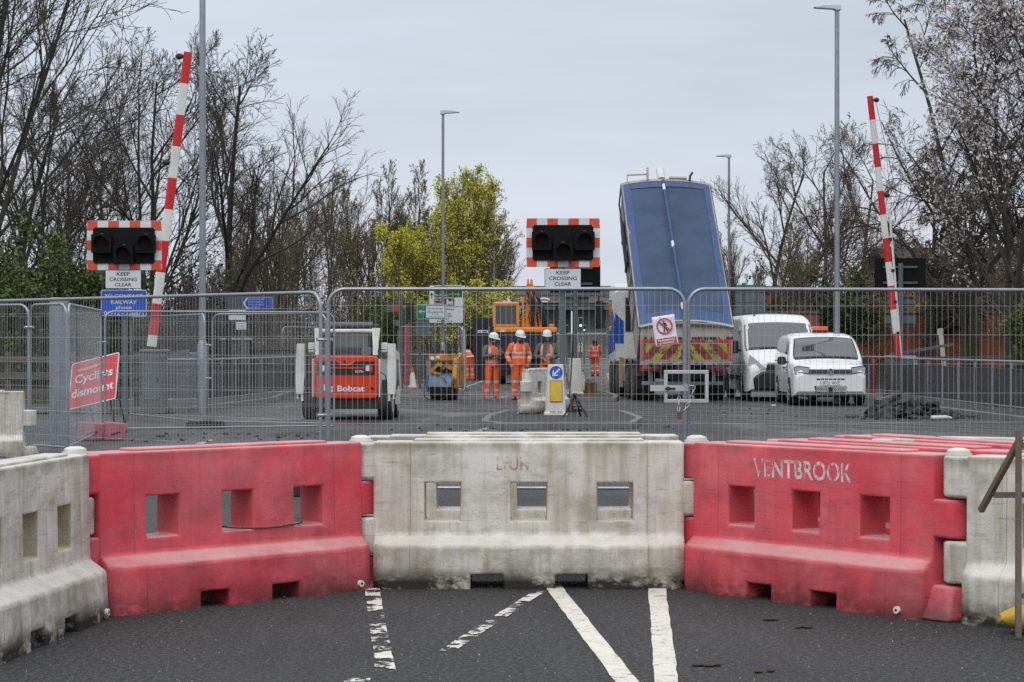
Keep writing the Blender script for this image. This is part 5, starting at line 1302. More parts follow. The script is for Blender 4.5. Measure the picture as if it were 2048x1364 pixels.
b = MB(); b.cyl((0, 5.2, .9), tuple(TB @ Vector((0, 5.3, -.05))), .11, .06, 12); b.build('tipping_ram', CHROME, tk)
# tailgate hanging from the top hinge, chevrons and board
hg = TB @ Vector((0, -.30, Hb+.02)); tz1, tz0 = hg.z-.10, hg.z-.94; ty = hg.y-.03
b = MB(); b.prism([(x_*.985, hg.z+.02+z_-Hb-.10) for x_, z_ in hp] + [(Wb*.985, tz0), (-Wb*.985, tz0)], ty, ty+.06, 'y')
b.box(-Wb, Wb, ty-.05, ty-.002, tz0-.0, tz0+.09); b.box(-Wb, Wb, ty-.045, ty-.002, tz0+.60, tz0+.66)
for sg in (-1, 1): b.box(*sorted((sg*(Wb-.10), sg*Wb)), ty-.055, ty-.006, tz0+.1, tz1)
b.build('tailgate', TIPC, tk, bevel=.008)
b = MB(); b.prism([(x_*1.0, hg.z+.10+z_-Hb-.10) for x_, z_ in hp] + [(x_*1.0, hg.z+.045+z_-Hb-.10) for x_, z_ in reversed(hp)], ty-.1, ty+.1, 'y'); b.build('rear_hoop', mat('pale_hoop', (.62, .60, .54), .5, 0, .1, 5), tk)
c0, c1 = tz0+.13, tz0+.55
b = MB(); b.box(-1.08, 1.08, ty-.058, ty-.05, c0, c1); b.build('chevron_board', SIGNY if False else mat('fluorescent_yellow', (.40, .36, .02), .5, 0, .15, 5, (.12, .09, .04), .7, 4, .42), tk)
b = MB(); hh = c1-c0
def clip(poly, x0, x1):
    out = poly
    for sgn, lim in ((1, x0), (-1, x1)):
        new = []
        for i in range(len(out)):
            p, q_ = out[i], out[(i+1) % len(out)]; ip, iq = sgn*(p[0]-lim) >= 0, sgn*(q_[0]-lim) >= 0
            if ip: new.append(p)
            if ip != iq: f_ = (lim-p[0])/(q_[0]-p[0]); new.append((lim, p[1]+f_*(q_[1]-p[1])))
        out = new
        if not out: break
    return out
for k in range(-2, 5):
    for sg in (-1, 1):
        xa = .12+.48*k; poly = [(xa, c1), (xa+.24, c1), (xa+.24+.36, c0), (xa+.36, c0)]; poly = clip(poly, .0, 1.08)
        if len(poly) >= 3: b.prism([(sg*x_, z_) for x_, z_ in poly], ty-.0605, ty-.0585, 'y')
b.build('red_chevrons', mat('dirty_chevron_red', (.32, .016, .016), .5, 0, .2, 5, (.08, .04, .03), .7, 4, .42), tk)
text('lettering', 'HIGHWAY MAINTENANCE', SIGNK, tk, 0, ty-.0625, (c0+c1)/2, .13, 1.72, bold=.012)
b = MB(); b.box(-1.12, 1.12, ty-.06, ty-.052, c1+.002, c1+.03); b.box(-1.12, 1.12, ty-.06, ty-.052, c0-.03, c0-.002); b.build('board_frame', TIPC, tk)
b = MB()
for sg in (-1, 1):
    b.box(*sorted((sg*.75, sg*1.15)), ty-.07, ty-.057, c1+.05, c1+.12); b.box(*sorted((sg*1.13, sg*1.19)), ty-.07, ty-.057, c0, c1+.12)
b.box(-.2, .5, ty-.07, ty-.057, c1+.06, c1+.11); b.build('red_reflectors', SIGNR, tk)
# hanging tar-stained edge under tailgate
b = MB(); rg = random.Random(4)
for i in range(40): x_ = rg.uniform(-1.15, 1.15); z_ = rg.choice([tz0-.02, tz0+.68]); b.box(x_, x_+rg.uniform(.03, .12), ty-.066, ty-.0, z_-rg.uniform(.0, .06), z_+.05)
b.build('tar_residue', DARK, tk)

# ---------------------------------------------------------------- skid steer loader
LRED = mat('orange_red_loader_paint', (.62, .045, .012), .35, 0, .08, 4, (.25, .04, .02), .5, 4, .55)
LWH = mat('off_white_loader_paint', (.66, .65, .62), .4, 0, .06, 4, (.28, .25, .2), .5, 4)
dl = 42.7
ld = thing('skid_steer_loader', 'orange and white skid steer loader seen from behind', 'loader', (X(692, dl), dl, 0), R(-2.5))
b = MB(); b.prism(rrect(-.65, .65, .42, 1.285, .10, 5), 0, .16, 'y'); tg = b.build('tailgate', LRED, ld, bevel=.03)
b = MB(); b.prism([(-.585, .90), (.575, .90), (.575, 1.175), (.20, 1.175), (.11, 1.115), (-.11, 1.115), (-.20, 1.175), (-.585, 1.175)], -.008, -.001, 'y'); b.build('grille', BLACK, ld)
b = MB(); b.box(-.47, .36, -.02, -.009, 1.025, 1.06); b.tube([(-.19, -.012, 1.172), (-.09, -.012, 1.10), (.07, -.012, 1.10), (.18, -.012, 1.172)], .016, 6); b.build('grille_bar', LRED, ld)
b = MB(); b.disc((-.02, -.012, 1.165), .03, th=.01, n=16); b.build('latch_hole', BLACK, ld)
for x_ in (-.465, .435):
    b = MB(); b.box(x_-.035, x_+.035, -.022, -.009, .98, 1.09); b.build('work_light', mat('lamp_white', (.7, .72, .74), .2), ld)
b = MB(); b.box(.49, .535, -.02, -.009, .96, 1.10); b.box(-.545, -.51, -.02, -.009, .96, 1.10); b.build('tail_light', SIGNR, ld)
text('lettering', 'S570', SIGNW, ld, .26, -.011, .97, .045, .155, bold=.02)
text('lettering', 'Bobcat', SIGNW, ld, .10, -.006, .63, .115, .545, bold=.03)
b = MB()   # cat head emblem
for poly in ([(-.44, .73), (-.40, .66), (-.36, .67), (-.33, .65), (-.30, .60), (-.34, .565), (-.40, .555), (-.445, .59), (-.45, .65)], [(-.33, .67), (-.27, .665), (-.24, .685), (-.245, .63), (-.29, .63)], [(-.27, .62), (-.24, .60), (-.27, .565), (-.32, .56)]):
    b.prism(poly, -.007, -.004, 'y')
b.build('cat_emblem', SIGNW, ld)
b = MB(); b.disc((.52, -.006, .63), .025, th=.003); b.box(.49, .57, -.006, -.004, .61, .64); b.build('scuff', DARK, ld)
b = MB(); b.box(-.66, .66, .16, 2.5, .25, 1.25); b.box(-.70, .70, .06, .3, .22, .43); b.build('chassis', DARK, ld, bevel=.02)
b = MB()
for sg in (-1, 1): b.box(*sorted((sg*.652, sg*.69)), .02, 2.4, .45, 1.22)
b.build('side_panel', LWH, ld, bevel=.01)
for sg in (-1, 1):
    for y_ in (.42, 1.55):
        wheel(ld, sg*.76, y_, .40, .28, rimcol=LWH)
    # lift arm rear strut, lift cylinder and top plate
    b = MB(); b.loft([[(sg*.92+p[0]*w_, y_+p[1], z_) for p in rrect(-1, 1, -.09, .09, .03)] for w_, y_, z_ in ((.07, .0, .52), (.085, .02, .8), (.085, .04, 1.1), (.07, .06, 1.5), (.065, .06, 1.53))], smooth=True); b.build('lift_arm_strut', LWH, ld)
    b = MB(); b.beam((sg*.875, -.03, .38), (sg*.875, -.02, .66), .045, .10); b.beam((sg*.965, -.03, .42), (sg*.965, -.02, .66), .03, .10); b.cyl((sg*.84, -.04, .50), (sg*1.0, -.04, .50), .035, n=10, mi=1); b.build('strut_foot', [LWH, DARK], ld)
    b = MB(); b.cyl((sg*.80, .12, .25), (sg*.80, .14, .55), .05, n=10); b.build('lift_cylinder', GALV_D, ld)
    b = MB(); b.loft([[(sg*.58+w0, y_+q_, z_) for w0, q_ in ((-w_, -.05), (w_, -.05), (w_, .05), (-w_, .05))] for w_, y_, z_ in ((.05, .1, 1.30), (.055, .15, 1.5), (.085, .25, 1.84))], smooth=False); b.build('arm_plate', LWH, ld, bevel=.01)
    b = MB(); b.beam((sg*.74, .3, 1.45), (sg*.74, 2.7, 1.25), .14, .2); b.beam((sg*.74, 2.7, 1.25), (sg*.74, 3.1, .5), .14, .2); b.build('lift_arm', LWH, ld, bevel=.02)
    b = MB(); b.tube([(sg*.69, .0, .95), (sg*.80, -.05, .90), (sg*.83, -.06, .72), (sg*.78, -.02, .62)], .012, 6); b.tube([(sg*.6, .1, 1.3), (sg*.66, .06, 1.42), (sg*.80, .05, 1.40)], .011, 6); b.build('hydraulic_hose', BLACK, ld)
b = MB(); b.cyl((-.55, .22, 1.78), (.55, .22, 1.78), .042, n=12); b.build('cross_tube', LWH, ld)
b = MB(); b.box(-.42, -.36, .8, .9, 1.25, 1.9); b.box(.36, .42, .8, .9, 1.25, 1.9); b.box(-.42, .42, .78, .9, 1.26, 1.45); b.box(-.45, .45, .75, 2.1, 1.86, 1.93)
b.box(-.45, -.40, .9, 2.1, 1.2, 1.86); b.box(.40, .45, .9, 2.1, 1.2, 1.86); b.build('cab_frame', BLACK, ld, bevel=.015)
b = MB(); b.box(-.36, .36, .82, .83, 1.45, 1.86); b.build('rear_window', glass_mat('cab_glass', (.12, .14, .13), .1), ld)
b = MB(); b.box(-.14, .12, 1.2, 1.35, 1.25, 1.72); b.build('seat', BLACK, ld, bevel=.05)
b = MB(); b.cyl((-.42, .72, 1.90), (.46, .72, 1.90), .07, n=16); b.build('roof_roll', mat('roof_grey', (.09, .095, .10), .5, 0, .1), ld)
b = MB()
for k in range(22): b.box(-.28+.03*k, -.28+.03*k+.014, .30, .5, 1.29, 1.45)
b.box(-.30, .40, .50, .55, 1.26, 1.46); b.build('engine_louvres', mat('louvre_grey', (.15, .16, .17), .5), ld)
b = MB(); b.prism(rrect(.28, .46, 1.28, 1.45, .05), .26, .5, 'y'); b.box(-.3, .3, .2, .35, 1.286, 1.30); b.build('radiator_cover', mat('louvre_grey', (.15, .16, .17), .5), ld, bevel=.02)
b = MB(); b.beam((.98, .3, .45), (.98, .9, .45), .05, .28); b.build('wheel_spacer_plate', LWH, ld)

# ---------------------------------------------------------------- wheeled excavator
de = 82.0
ex = thing('excavator', 'orange excavator with dark chassis behind the group of workers', 'excavator', (X(1049.5, de), de, 0))
def ux(px): return X(px, de)-X(1049.5, de)
NAVY = mat('dark_navy_machine', (.014, .019, .03), .5, 0, .2, 3, (.03, .03, .03), .5)
b = MB(); b.box(ux(987), ux(1114), 0, 2.6, Z(665.5, de), Z(654.5, de)); b.build('counterweight', ORANGE, ex, bevel=.05)
b = MB(); b.box(ux(989), ux(1113), .05, 2.6, .95, Z(665.5, de)-.003); b.box(-1.15, 1.15, .3, 2.5, .35, .949)
for z_ in (.55, .75, 1.2, 1.5): b.box(-1.19, 1.19, .04, .05, z_, z_+.03)
b.build('chassis', NAVY, ex, bevel=.02)
for sg in (-1, 1):
    for y_ in (.6, 2.2):
        wheel(ex, sg*.95, y_, .48, .45, rimcol=NAVY)
z0, z1 = Z(654, de), Z(610, de)
b = MB()
for px in (988.5, 1035.5): b.beam((ux(px), .1, z0), (ux(px)+(.0), .12, z1), .12, .12)
b.box(ux(986), ux(1038), .05, 1.5, z1, z1+.10); b.box(ux(989), ux(1037), .08, .14, z0-.0, z0+.10); b.beam((ux(988.5), 1.4, z0), (ux(988.5), 1.4, z1), .1, .1); b.beam((ux(1035.5), 1.4, z0), (ux(1035.5), 1.4, z1), .1, .1)
b.build('cab_frame', ORANGE, ex, bevel=.02)
b = MB(); b.box(ux(991), ux(1033), .14, .16, z0+.1, z1); b.build('rear_window', glass_mat('dark_glass', (.008, .009, .010), .06), ex)
b = MB(); b.box(ux(1000), ux(1024), .9, 1.1, z0, z0+.55); b.box(ux(986), ux(990), .2, 1.4, z0, z1-.1); b.build('cab_interior', BLACK, ex)
b = MB(); b.box(ux(1006), ux(1022), .3, .6, z1+.10, z1+.17); b.box(ux(992), ux(1034), .2, 1.3, z1+.10, z1+.13); b.build('roof_hatch', LWH, ex)
b = MB()
b.loft([[(ux(a_), .5, z_), (ux(c_), .5, z_), (ux(c_), 1.0, z_), (ux(a_), 1.0, z_)] for a_, c_, z_ in ((1048, 1085, Z(654, de)), (1051, 1079, Z(625, de)), (1053, 1076, Z(600, de)), (1054, 1071, Z(580, de)), (1054, 1067, Z(570, de)))], smooth=False)
b.box(ux(1054.5), ux(1058.5), .5, .9, Z(570, de), Z(556, de)); b.box(ux(1061), ux(1065.5), .5, .9, Z(570, de), Z(557, de)); b.cyl((ux(1053), .7, Z(572, de)), (ux(1067), .7, Z(572, de)), .11, n=10, mi=0)
b.build('boom', ORANGE, ex, bevel=.03)
b = MB(); b.cyl((ux(1045.5), .45, Z(632, de)), (ux(1045.5), .45, Z(600, de)), .06, n=10); b.cyl((ux(1074), .45, Z(640, de)), (ux(1072), .45, Z(604, de)), .05, n=10); b.build('ram', CHROME, ex)
b = MB(); b.cyl((ux(1045.5), .45, Z(602, de)), (ux(1046.5), .45, Z(594, de)), .10, n=10); b.cyl((ux(1045.5), .45, Z(654, de)), (ux(1045.5), .45, Z(632, de)), .09, n=10); b.build('ram_body', ORANGE, ex)
b = MB(); rg = random.Random(5)
for k in range(13):
    xa = rg.uniform(1053, 1070); xb = rg.uniform(1060, 1096); b.tube([(ux(xa), .42, Z(rg.uniform(575, 600), de)), (ux((xa+xb)/2+rg.uniform(-3, 8)), .30, Z(rg.uniform(600, 622), de)), (ux(xb-4), .30, Z(rg.uniform(622, 636), de)), (ux(xb), .4, Z(652, de))], .028, 6)
b.tube([(ux(1071), .4, Z(588, de)), (ux(1080), .3, Z(598, de)), (ux(1083), .3, Z(608, de)), (ux(1074), .35, Z(604, de))], .03, 6)
b.build('hydraulic_hoses', BLACK, ex)
b = MB(); b.box(ux(1078), ux(1096), .8, 1.6, Z(654, de), Z(643, de)); b.build('engine_cover', NAVY, ex, bevel=.05)
b = MB(); b.box(ux(1098), ux(1109), .6, 1.2, Z(654, de), Z(648, de)); b.build('tool_box', ORANGE, ex, bevel=.03)
b = MB(); b.cyl((ux(1113), .4, Z(654, de)), (ux(1114.5), .4, Z(612, de)), .055, n=8); b.build('exhaust_stack', BLACK, ex)
b = MB(); b.box(ux(1000), ux(1010), -.012, -.002, Z(664, de), Z(659, de)); b.build('decal', SIGNW, ex)

# ---------------------------------------------------------------- dark container and its pale plate
t = thing('site_container', 'dark navy site container beside the excavator under the yellow tree', 'container', (X(967, 92), 92, 0))
b = MB(); b.box(-.46, .46, 0, 2.4, 0, 2.69)
b.build('body', NAVY, t, bevel=.02)
b = MB()
for k in range(6): b.box(-.44+.15*k, -.37+.15*k, -.03, -.002, .1, 2.6)
b.build('corrugation', NAVY, t)
b = MB(); b.box(-.25, .20, -.045, -.032, 2.02, 2.14); o = b.build('name_plate', SIGNW, t)
b = MB(); b.box(-.05, .14, -.048, -.046, 2.05, 2.10); b.box(-.18, -.12, -.048, -.046, 2.05, 2.10); b.build('plate_print', SIGNK, o)
b = MB(); b.cyl((.26, -.06, .1), (.26, -.06, 2.3), .03, n=8); b.build('locking_bar', GALV_D, t)

# ---------------------------------------------------------------- pedestrian roller
dr_ = 57.5
rl = thing('pedestrian_roller', 'yellow pedestrian road roller with blue drum cover', 'roller', (X(880, dr_), dr_, 0), R(-8)); rl.scale = (1.06, 1.06, 1.08)
YEL = mat('roller_yellow', (.62, .26, .015), .45, 0, .15, 5, (.10, .06, .025), .85, 6, .44)
RBL = mat('roller_blue', (.045, .105, .19), .5, 0, .25, 5, (.25, .25, .24), .5, 4)
b = MB(); b.cyl((-.27, .32, .30), (.27, .32, .30), .30, n=28); b.build('drum', mat('drum_steel', (.05, .045, .04), .5, .6, .3, 5), rl)
b = MB(); b.cyl((-.27, 1.05, .30), (.27, 1.05, .30), .30, n=28); b.build('drum', mat('drum_steel', (.05, .045, .04), .5, .6, .3, 5), rl)
b = MB(); b.loft([[(x_, .32+r*math.cos(R(a)), .30+r*math.sin(R(a))) for x_, r in ((-.30, .33), (.30, .33), (.30, .40), (-.30, .40))] for a in range(30, 190, 16)], smooth=False); b.build('drum_cover', RBL, rl, bevel=.01)
b = MB(); b.box(-.36, -.30, .0, 1.3, .22, .66); b.build('side_plate', RBL, rl, bevel=.02)
b = MB(); b.prism([(.10, .30), (1.2, .30), (1.3, .9), (.9, 1.2), (.15, 1.05), (.0, .55)], .31, .43, 'x'); b.build('side_plate', YEL, rl, bevel=.03)
b = MB(); b.box(-.34, .40, .25, 1.15, .98, 1.17); b.box(-.30, .30, .3, 1.1, .74, .86); b.build('engine_cover', YEL, rl, bevel=.03)
b = MB(); b.box(-.28, .28, .22, 1.1, .62, .98); b.build('engine', BLACK, rl, bevel=.02)
b = MB(); b.beam((-.28, .2, .72), (-.05, .15, .92), .06, .09); b.beam((-.05, .15, .92), (.1, .15, .80), .06, .09); b.beam((-.25, .1, .72), (.0, .1, .66), .08, .06); b.beam((.1, .2, .9), (.3, .15, .8), .1, .1); b.build('handle_linkage', YEL, rl)
b = MB(); b.box(.12, .26, .16, .24, .86, .94); b.build('red_cap', SIGNR, rl)
b = MB(); b.tube([(.2, .15, .93), (.5, .1, .92)], .012, 6); b.tube([(-.3, .1, .6), (-.42, .0, .35), (-.40, -.02, .1), (-.30, .0, .02), (-.1, -.05, .04)], .014, 6); b.tube([(-.1, -.02, .62), (.12, -.06, .55), (.22, -.05, .35), (.18, -.03, .12), (.05, -.05, .03)], .012, 6); b.tube([(-.05, .1, .72), (.1, .0, .9), (.2, .05, 1.0)], .012, 6); b.build('hydraulic_hose', BLACK, rl)
b = MB(); b.box(-.26, .26, .5, .9, 1.172, 1.26); b.tube([(.05, .4, 1.17), (.03, .4, 1.36)], .02, 6, mi=1); b.tube([(-.27, .4, 1.17), (-.27, .4, 1.32)], .015, 6); b.build('engine_top', [DARK, GALV], rl)
b = MB(); b.box(-.15, -.05, .24, .248, 1.05, 1.12); b.disc((-.24, .24, 1.06), .05); b.build('decal', SIGNW, rl)
b = MB(); b.tube([(.2, .2, 1.17), (.22, .15, 1.25), (.36, .15, 1.25), (.38, .3, 1.17)], .018, 6); b.build('lifting_eye', DARK, rl)
# grey bin behind the roller, wheelie shape
t = thing('grey_box', 'pale grey concrete box standing behind the roller', 'box', (X(885, 66), 66, 0)); b = MB(); b.prism([(-.42, 0), (.42, 0), (.50, 1.05), (-.50, 1.05)], -.35, .35, 'y'); b.build('body', CONC, t, bevel=.02); b = MB(); b.box(-.52, .52, -.37, .37, 1.052, 1.09); b.build('lid', GREYP, t)
# ================================================================= workers
SKIN = mat('skin', (.36, .19, .13), .55, 0, .08, 12)
HAIRM = mat('dark_hair', (.025, .017, .012), .8, 0, .3, 30)
HELM = mat('white_helmet', (.72, .73, .75), .3, 0, .03, 5)
EYEM = mat('eye_dark', (.02, .015, .012), .3)
BOOT_T = mat('tan_boots', (.30, .17, .08), .8, 0, .2, 9); BOOT_K = mat('black_boots', (.02, .02, .022), .7)
GREYC = mat('grey_green_cloth', (.105, .105, .09), .85, 0, .25, 10, bump=.6, bs=10)
TROU = hivis('hi_vis_trousers', (.88, .125, .012), [(.235, .295), (.46, .52)])
JACK = hivis('hi_vis_sweater', (.92, .125, .015), [(1.10, 1.155), (1.225, 1.275)], (.125, .028, 1.27))
VEST = hivis('hi_vis_vest', (.92, .14, .02), [(1.02, 1.075), (1.16, 1.21)], (.135, .03, 1.2))
JACKD = hivis('worn_hi_vis_jacket', (.80, .10, .012), [(.98, 1.03), (1.20, 1.25)], (.12, .025, 1.2), .6)
def skinned(name, pts, edges, rad, m, parent, sub=2, root=0):
    me = bpy.data.meshes.new(name); bm = bmesh.new(); lay = bm.verts.layers.skin.verify()
    vs = [bm.verts.new(p) for p in pts]
    for a, c in edges: bm.edges.new((vs[a], vs[c]))
    for i, v in enumerate(vs):
        r = rad[i]; v[lay].radius = r if isinstance(r, tuple) else (r, r); v[lay].use_root = (i == root)
    bm.to_mesh(me); bm.free()
    o = bpy.data.objects.new(name, me); COL.objects.link(o)
    o.modifiers.new('skin', 'SKIN'); s = o.modifiers.new('sub', 'SUBSURF'); s.levels = s.render_levels = sub
    ev = o.evaluated_get(bpy.context.evaluated_depsgraph_get()); m2 = bpy.data.meshes.new_from_object(ev)
    bpy.data.objects.remove(o); bpy.data.meshes.remove(me)
    m2.name = name; m2.materials.clear(); m2.materials.append(m)
    m2.polygons.foreach_set('use_smooth', [True]*len(m2.polygons))
    o = bpy.data.objects.new(name, m2); COL.objects.link(o); o.parent = parent; return o
def V(*a): return Vector(a)
def person(label, loc, rz, J, top, trousers, boots, sleeves, scale=1.0, beard=True, helmet=True, hood=False, vest_open=False, cuff=.05):
    """J overrides joints (person faces -y). Head direction is J['look'] (a yaw, a pitch)."""
    t = thing('person', label, 'person', loc, rz, 'workers in orange hi-vis clothing'); t.scale = (scale,)*3
    j = dict(pel=V(0, .0, .96), waist=V(0, .01, 1.10), chest=V(0, .01, 1.32), nb=V(0, .02, 1.47), neck=V(0, .0, 1.53),
             shL=V(.185, .015, 1.435), shR=V(-.185, .015, 1.435), elL=V(.27, .03, 1.16), elR=V(-.27, .03, 1.16), wrL=V(.25, -.06, .92), wrR=V(-.25, -.06, .92),
             hL=V(.095, 0, .92), hR=V(-.095, 0, .92), kL=V(.115, -.02, .50), kR=V(-.115, -.02, .50), aL=V(.12, .02, .09), aR=V(-.12, .02, .09), toeL=V(.15, -.17, .035), toeR=V(-.15, -.17, .035), look=(0, 0))
    j.update(J); nb, nk = j['nb'], j['neck']
    yaw, pit = j['look']; HR = Matrix.Rotation(yaw, 3, 'Z') @ Matrix.Rotation(pit, 3, 'X')
    up = (nk-nb).normalized() if 'bent' in J else V(0, 0, 1)
    hc = nk + (HR @ V(0, -.02, .115) if 'bent' not in J else up*.115)
    pts = [j['pel'], j['waist'], j['chest'], nb, nk, hc + HR @ V(0, -.012, -.055), hc + HR @ V(0, .004, .02), hc + HR @ V(0, .01, .085)]
    rad = [.125, .118, .135, .075, .056, .066, .088, .062]
    edges = [(0, 1), (1, 2), (2, 3), (3, 4), (4, 5), (5, 6), (6, 7)]
    # nose and chin ridge
    pts += [hc + HR @ V(0, -.095, -.005)]; rad += [.017]; edges += [(6, 8)]
    for s in 'LR':
        k = len(pts); sh, el, wr = j['sh'+s], j['el'+s], j['wr'+s]; hd = (wr-el).normalized()
        palm = wr + hd*.055
        pts += [sh, (sh+el)/2, el, (el+wr)/2, wr, palm]; rad += [.062, .050, .041, .040, .029, (.036, .022)]
        edges += [(2, k), (k, k+1), (k+1, k+2), (k+2, k+3), (k+3, k+4), (k+4, k+5)]
    for s in 'LR':
        k = len(pts); pts += [j['h'+s], (j['h'+s]*.5+j['k'+s]*.5), j['k'+s], (j['k'+s]*.6+j['a'+s]*.4), j['a'+s], j['toe'+s]]; rad += [.092, .082, .058, .057, .042, .036]
        edges += [(0, k), (k, k+1), (k+1, k+2), (k+2, k+3), (k+3, k+4), (k+4, k+5)]
    body = skinned('body', pts, edges, rad, SKIN, t)
    # hands: five fingers rooted in each palm, slightly curled
    fp = []; fe = []; fr = []
    for s in 'LR':
        el, wr = j['el'+s], j['wr'+s]; hd = (wr-el).normalized(); side = hd.cross(V(0, 1, 0)); side = side.normalized() if side.length > .2 else V(1, 0, 0)
        nrm = hd.cross(side).normalized(); palm = wr + hd*.05; sg = 1 if s == 'L' else -1
        b0 = len(fp); fp += [palm]; fr += [.022]
        for q_, (off, ln) in enumerate(((-.028, .072), (-.010, .082), (.010, .078), (.027, .062))):
            k = len(fp); r0 = palm + side*off + hd*.035
            fp += [r0, r0 + hd*ln*.55 + nrm*.008, r0 + hd*ln*.9 + nrm*.03]; fr += [.0095, .0088, .0078]; fe += [(b0, k), (k, k+1), (k+1, k+2)]
        k = len(fp); r0 = palm - side*.036*sg + hd*.0; fp += [r0, r0 - side*.018*sg + hd*.035, r0 - side*.016*sg + hd*.062 + nrm*.012]; fr += [.011, .010, .0085]; fe += [(b0, k), (k, k+1), (k+1, k+2)]
    m = MB()
    for a, c in fe: m.tube([fp[a], fp[c]], [fr[a], fr[c]], 6)
    hands = m.build('hands', SKIN, body)
    # face
    m = MB()
    for sx in (-.032, .032): m.sph(tuple(hc + HR @ V(sx, -.082, .022)), .011, 8, 5)
    m.build('eyes', EYEM, body)
    m = MB(); p0, p1 = hc + HR @ V(-.025, -.079, -.052), hc + HR @ V(.025, -.079, -.052); m.tube([p0, (p0+p1)/2 + HR @ V(0, -.008, -.002), p1], .006, 5); m.build('mouth', mat('lip', (.22, .08, .07), .6), body)
    m = MB()
    for sx in (-.088, .088): m.sph(tuple(hc + HR @ V(sx, .012, .005)), (.014, .022, .034), 8, 6)
    m.build('ears', SKIN, body)
    if beard:
        m = MB(); m.T = Matrix.Translation(hc) @ HR.to_4x4(); m.sph((0, -.030, -.072), (.068, .062, .050), 12, 8); m.build('beard', HAIRM, body)
    if not hood:
        m = MB(); m.T = Matrix.Translation(hc) @ HR.to_4x4(); m.sph((0, .022, .028), (.094, .092, .085), 14, 8); m.build('hair', HAIRM, body)
    if helmet:
        m = MB(); m.T = Matrix.Translation(hc + HR @ V(0, 0, .062)) @ HR.to_4x4()
        secs = []
        for a, r, z in ((0, 1.0, 0), (1, 1.0, .03), (2, .93, .075), (3, .74, .115), (4, .42, .142), (5, .08, .150)):
            secs.append([(.122*r*math.cos(2*math.pi*k/20), .012+.145*r*math.sin(2*math.pi*k/20), z) for k in range(20)])
        m.loft(secs); m.tube([(0, -.11, .10), (0, .0, .152), (0, .11, .10)], (.014), 6)
        m.prism([(.128*math.cos(2*math.pi*k/24), .0 + (.152 if math.sin(2*math.pi*k/24) > 0 else .205)*math.sin(2*math.pi*k/24)) for k in range(24)], -.006, .006, 'z')
        m.build('helmet', HELM, t)
    if hood:
        m = MB(); m.T = Matrix.Translation(hc) @ HR.to_4x4(); m.sph((0, .015, .012), (.125, .13, .145), 14, 10); m.sph((0, .03, -.12), (.15, .13, .07), 12, 6); m.build('hood', BLACK, t)
    # trousers
    def ring(c, ax, rx, ry, n=16):
        ax = ax.normalized(); u_ = V(1, 0, 0); u_ = (u_-ax*u_.dot(ax)).normalized(); w_ = ax.cross(u_)
        return [c + u_*rx*math.cos(2*math.pi*k/n) + w_*ry*math.sin(2*math.pi*k/n) for k in range(n)]
    m = MB()
    spine = (j['waist']-j['pel'])
    m.loft([ring(j['pel']-spine.normalized()*.06, spine, .165, .125), ring(j['pel'], spine, .185, .145), ring(j['waist'], spine, .165, .13)])
    for s in 'LR':
        h, k, a = j['h'+s], j['k'+s], j['a'+s]
        ps = [h+(h-k)*.05, h*.65+k*.35, k+V(0, .0, .06), k-V(0, -.0, .05), k*.5+a*.5, a+V(0, 0, .08), a+V(0, 0, .0)]
        m.tube(ps, [.108, .105, .088, .086, .086, .088, .095], 14)
    m.build('trousers', trousers, t)
    m = MB()
    for s in 'LR':
        a, to = j['a'+s], j['toe'+s]; dd = (to-a); dd.z = 0; dd.normalize()
        m.loft([[a + V(0, 0, z_-a.z) + dd*(c_ + l*math.cos(2*math.pi*k/14)) + V(-dd.y, dd.x, 0)*w_*math.sin(2*math.pi*k/14) for k in range(14)] for z_, c_, l, w_ in ((a.z-.088, .055, .145, .055), (a.z-.05, .055, .15, .058), (a.z-.01, .03, .11, .055), (a.z+.05, .0, .07, .06))])
    m.build('boots', boots, t)
    # top: torso shell, then sleeves
    sp = j['nb']-j['pel']
    m = MB(); pl, w_, c_, n_ = j['pel'], j['waist'], j['chest'], j['nb']
    lo = pl - (w_-pl)*.35
    m.loft([ring(lo, w_-pl, .192, .150), ring(pl*.4+w_*.6, w_-pl, .188, .150), ring(w_*.5+c_*.5, c_-w_, .190, .150), ring(c_, c_-w_, .205, .150), ring(c_*.35+n_*.65, n_-c_, .185, .125), ring(n_*1.0, n_-c_, .10, .085), ring(n_+(nk-n_)*.4, nk-n_, .075, .07)])
    if sleeves is top:
        for s in 'LR':
            sh, el, wr = j['sh'+s], j['el'+s], j['wr'+s]; m.tube([sh*.75+c_*.25 + V(0, 0, .03), sh, sh*.5+el*.5, el, el*.5+wr*.5, wr-(wr-el)*cuff], [.085, .088, .078, .070, .066, .056], 12)
        m.build('sweater', top, t)
    else:
        m.build('vest', top, t)
        m = MB()
        for s in 'LR':
            sh, el, wr = j['sh'+s], j['el'+s], j['wr'+s]; m.tube([sh*.75+c_*.25 + V(0, 0, .02), sh, sh*.5+el*.5, el, el*.5+wr*.5, wr-(wr-el)*cuff], [.082, .084, .074, .066, .062, .052], 12)
        m.tube([n_-V(0, -.01, .03), n_+V(0, 0, .05)], [.10, .07], 12)
        m.build('jumper', sleeves, t)
        if vest_open:
            m = MB(); m.T = None
            f0, f1, f2 = V(0, -.142, 1.46), V(.02, -.158, 1.2), V(.05, -.155, .98)
            m.add([V(-.075, -.09, 1.50), V(.075, -.09, 1.50), V(.05, -.162, 1.30), V(-.10, -.162, 1.28), V(-.07, -.165, 1.1), V(-.06, -.168, .99), V(-.10, -.163, .99)], [(0, 1, 2, 3), (3, 2, 4, 6), (4, 5, 6)])
            m.build('open_jumper_front', sleeves, t)
    return t
dw = 58.6
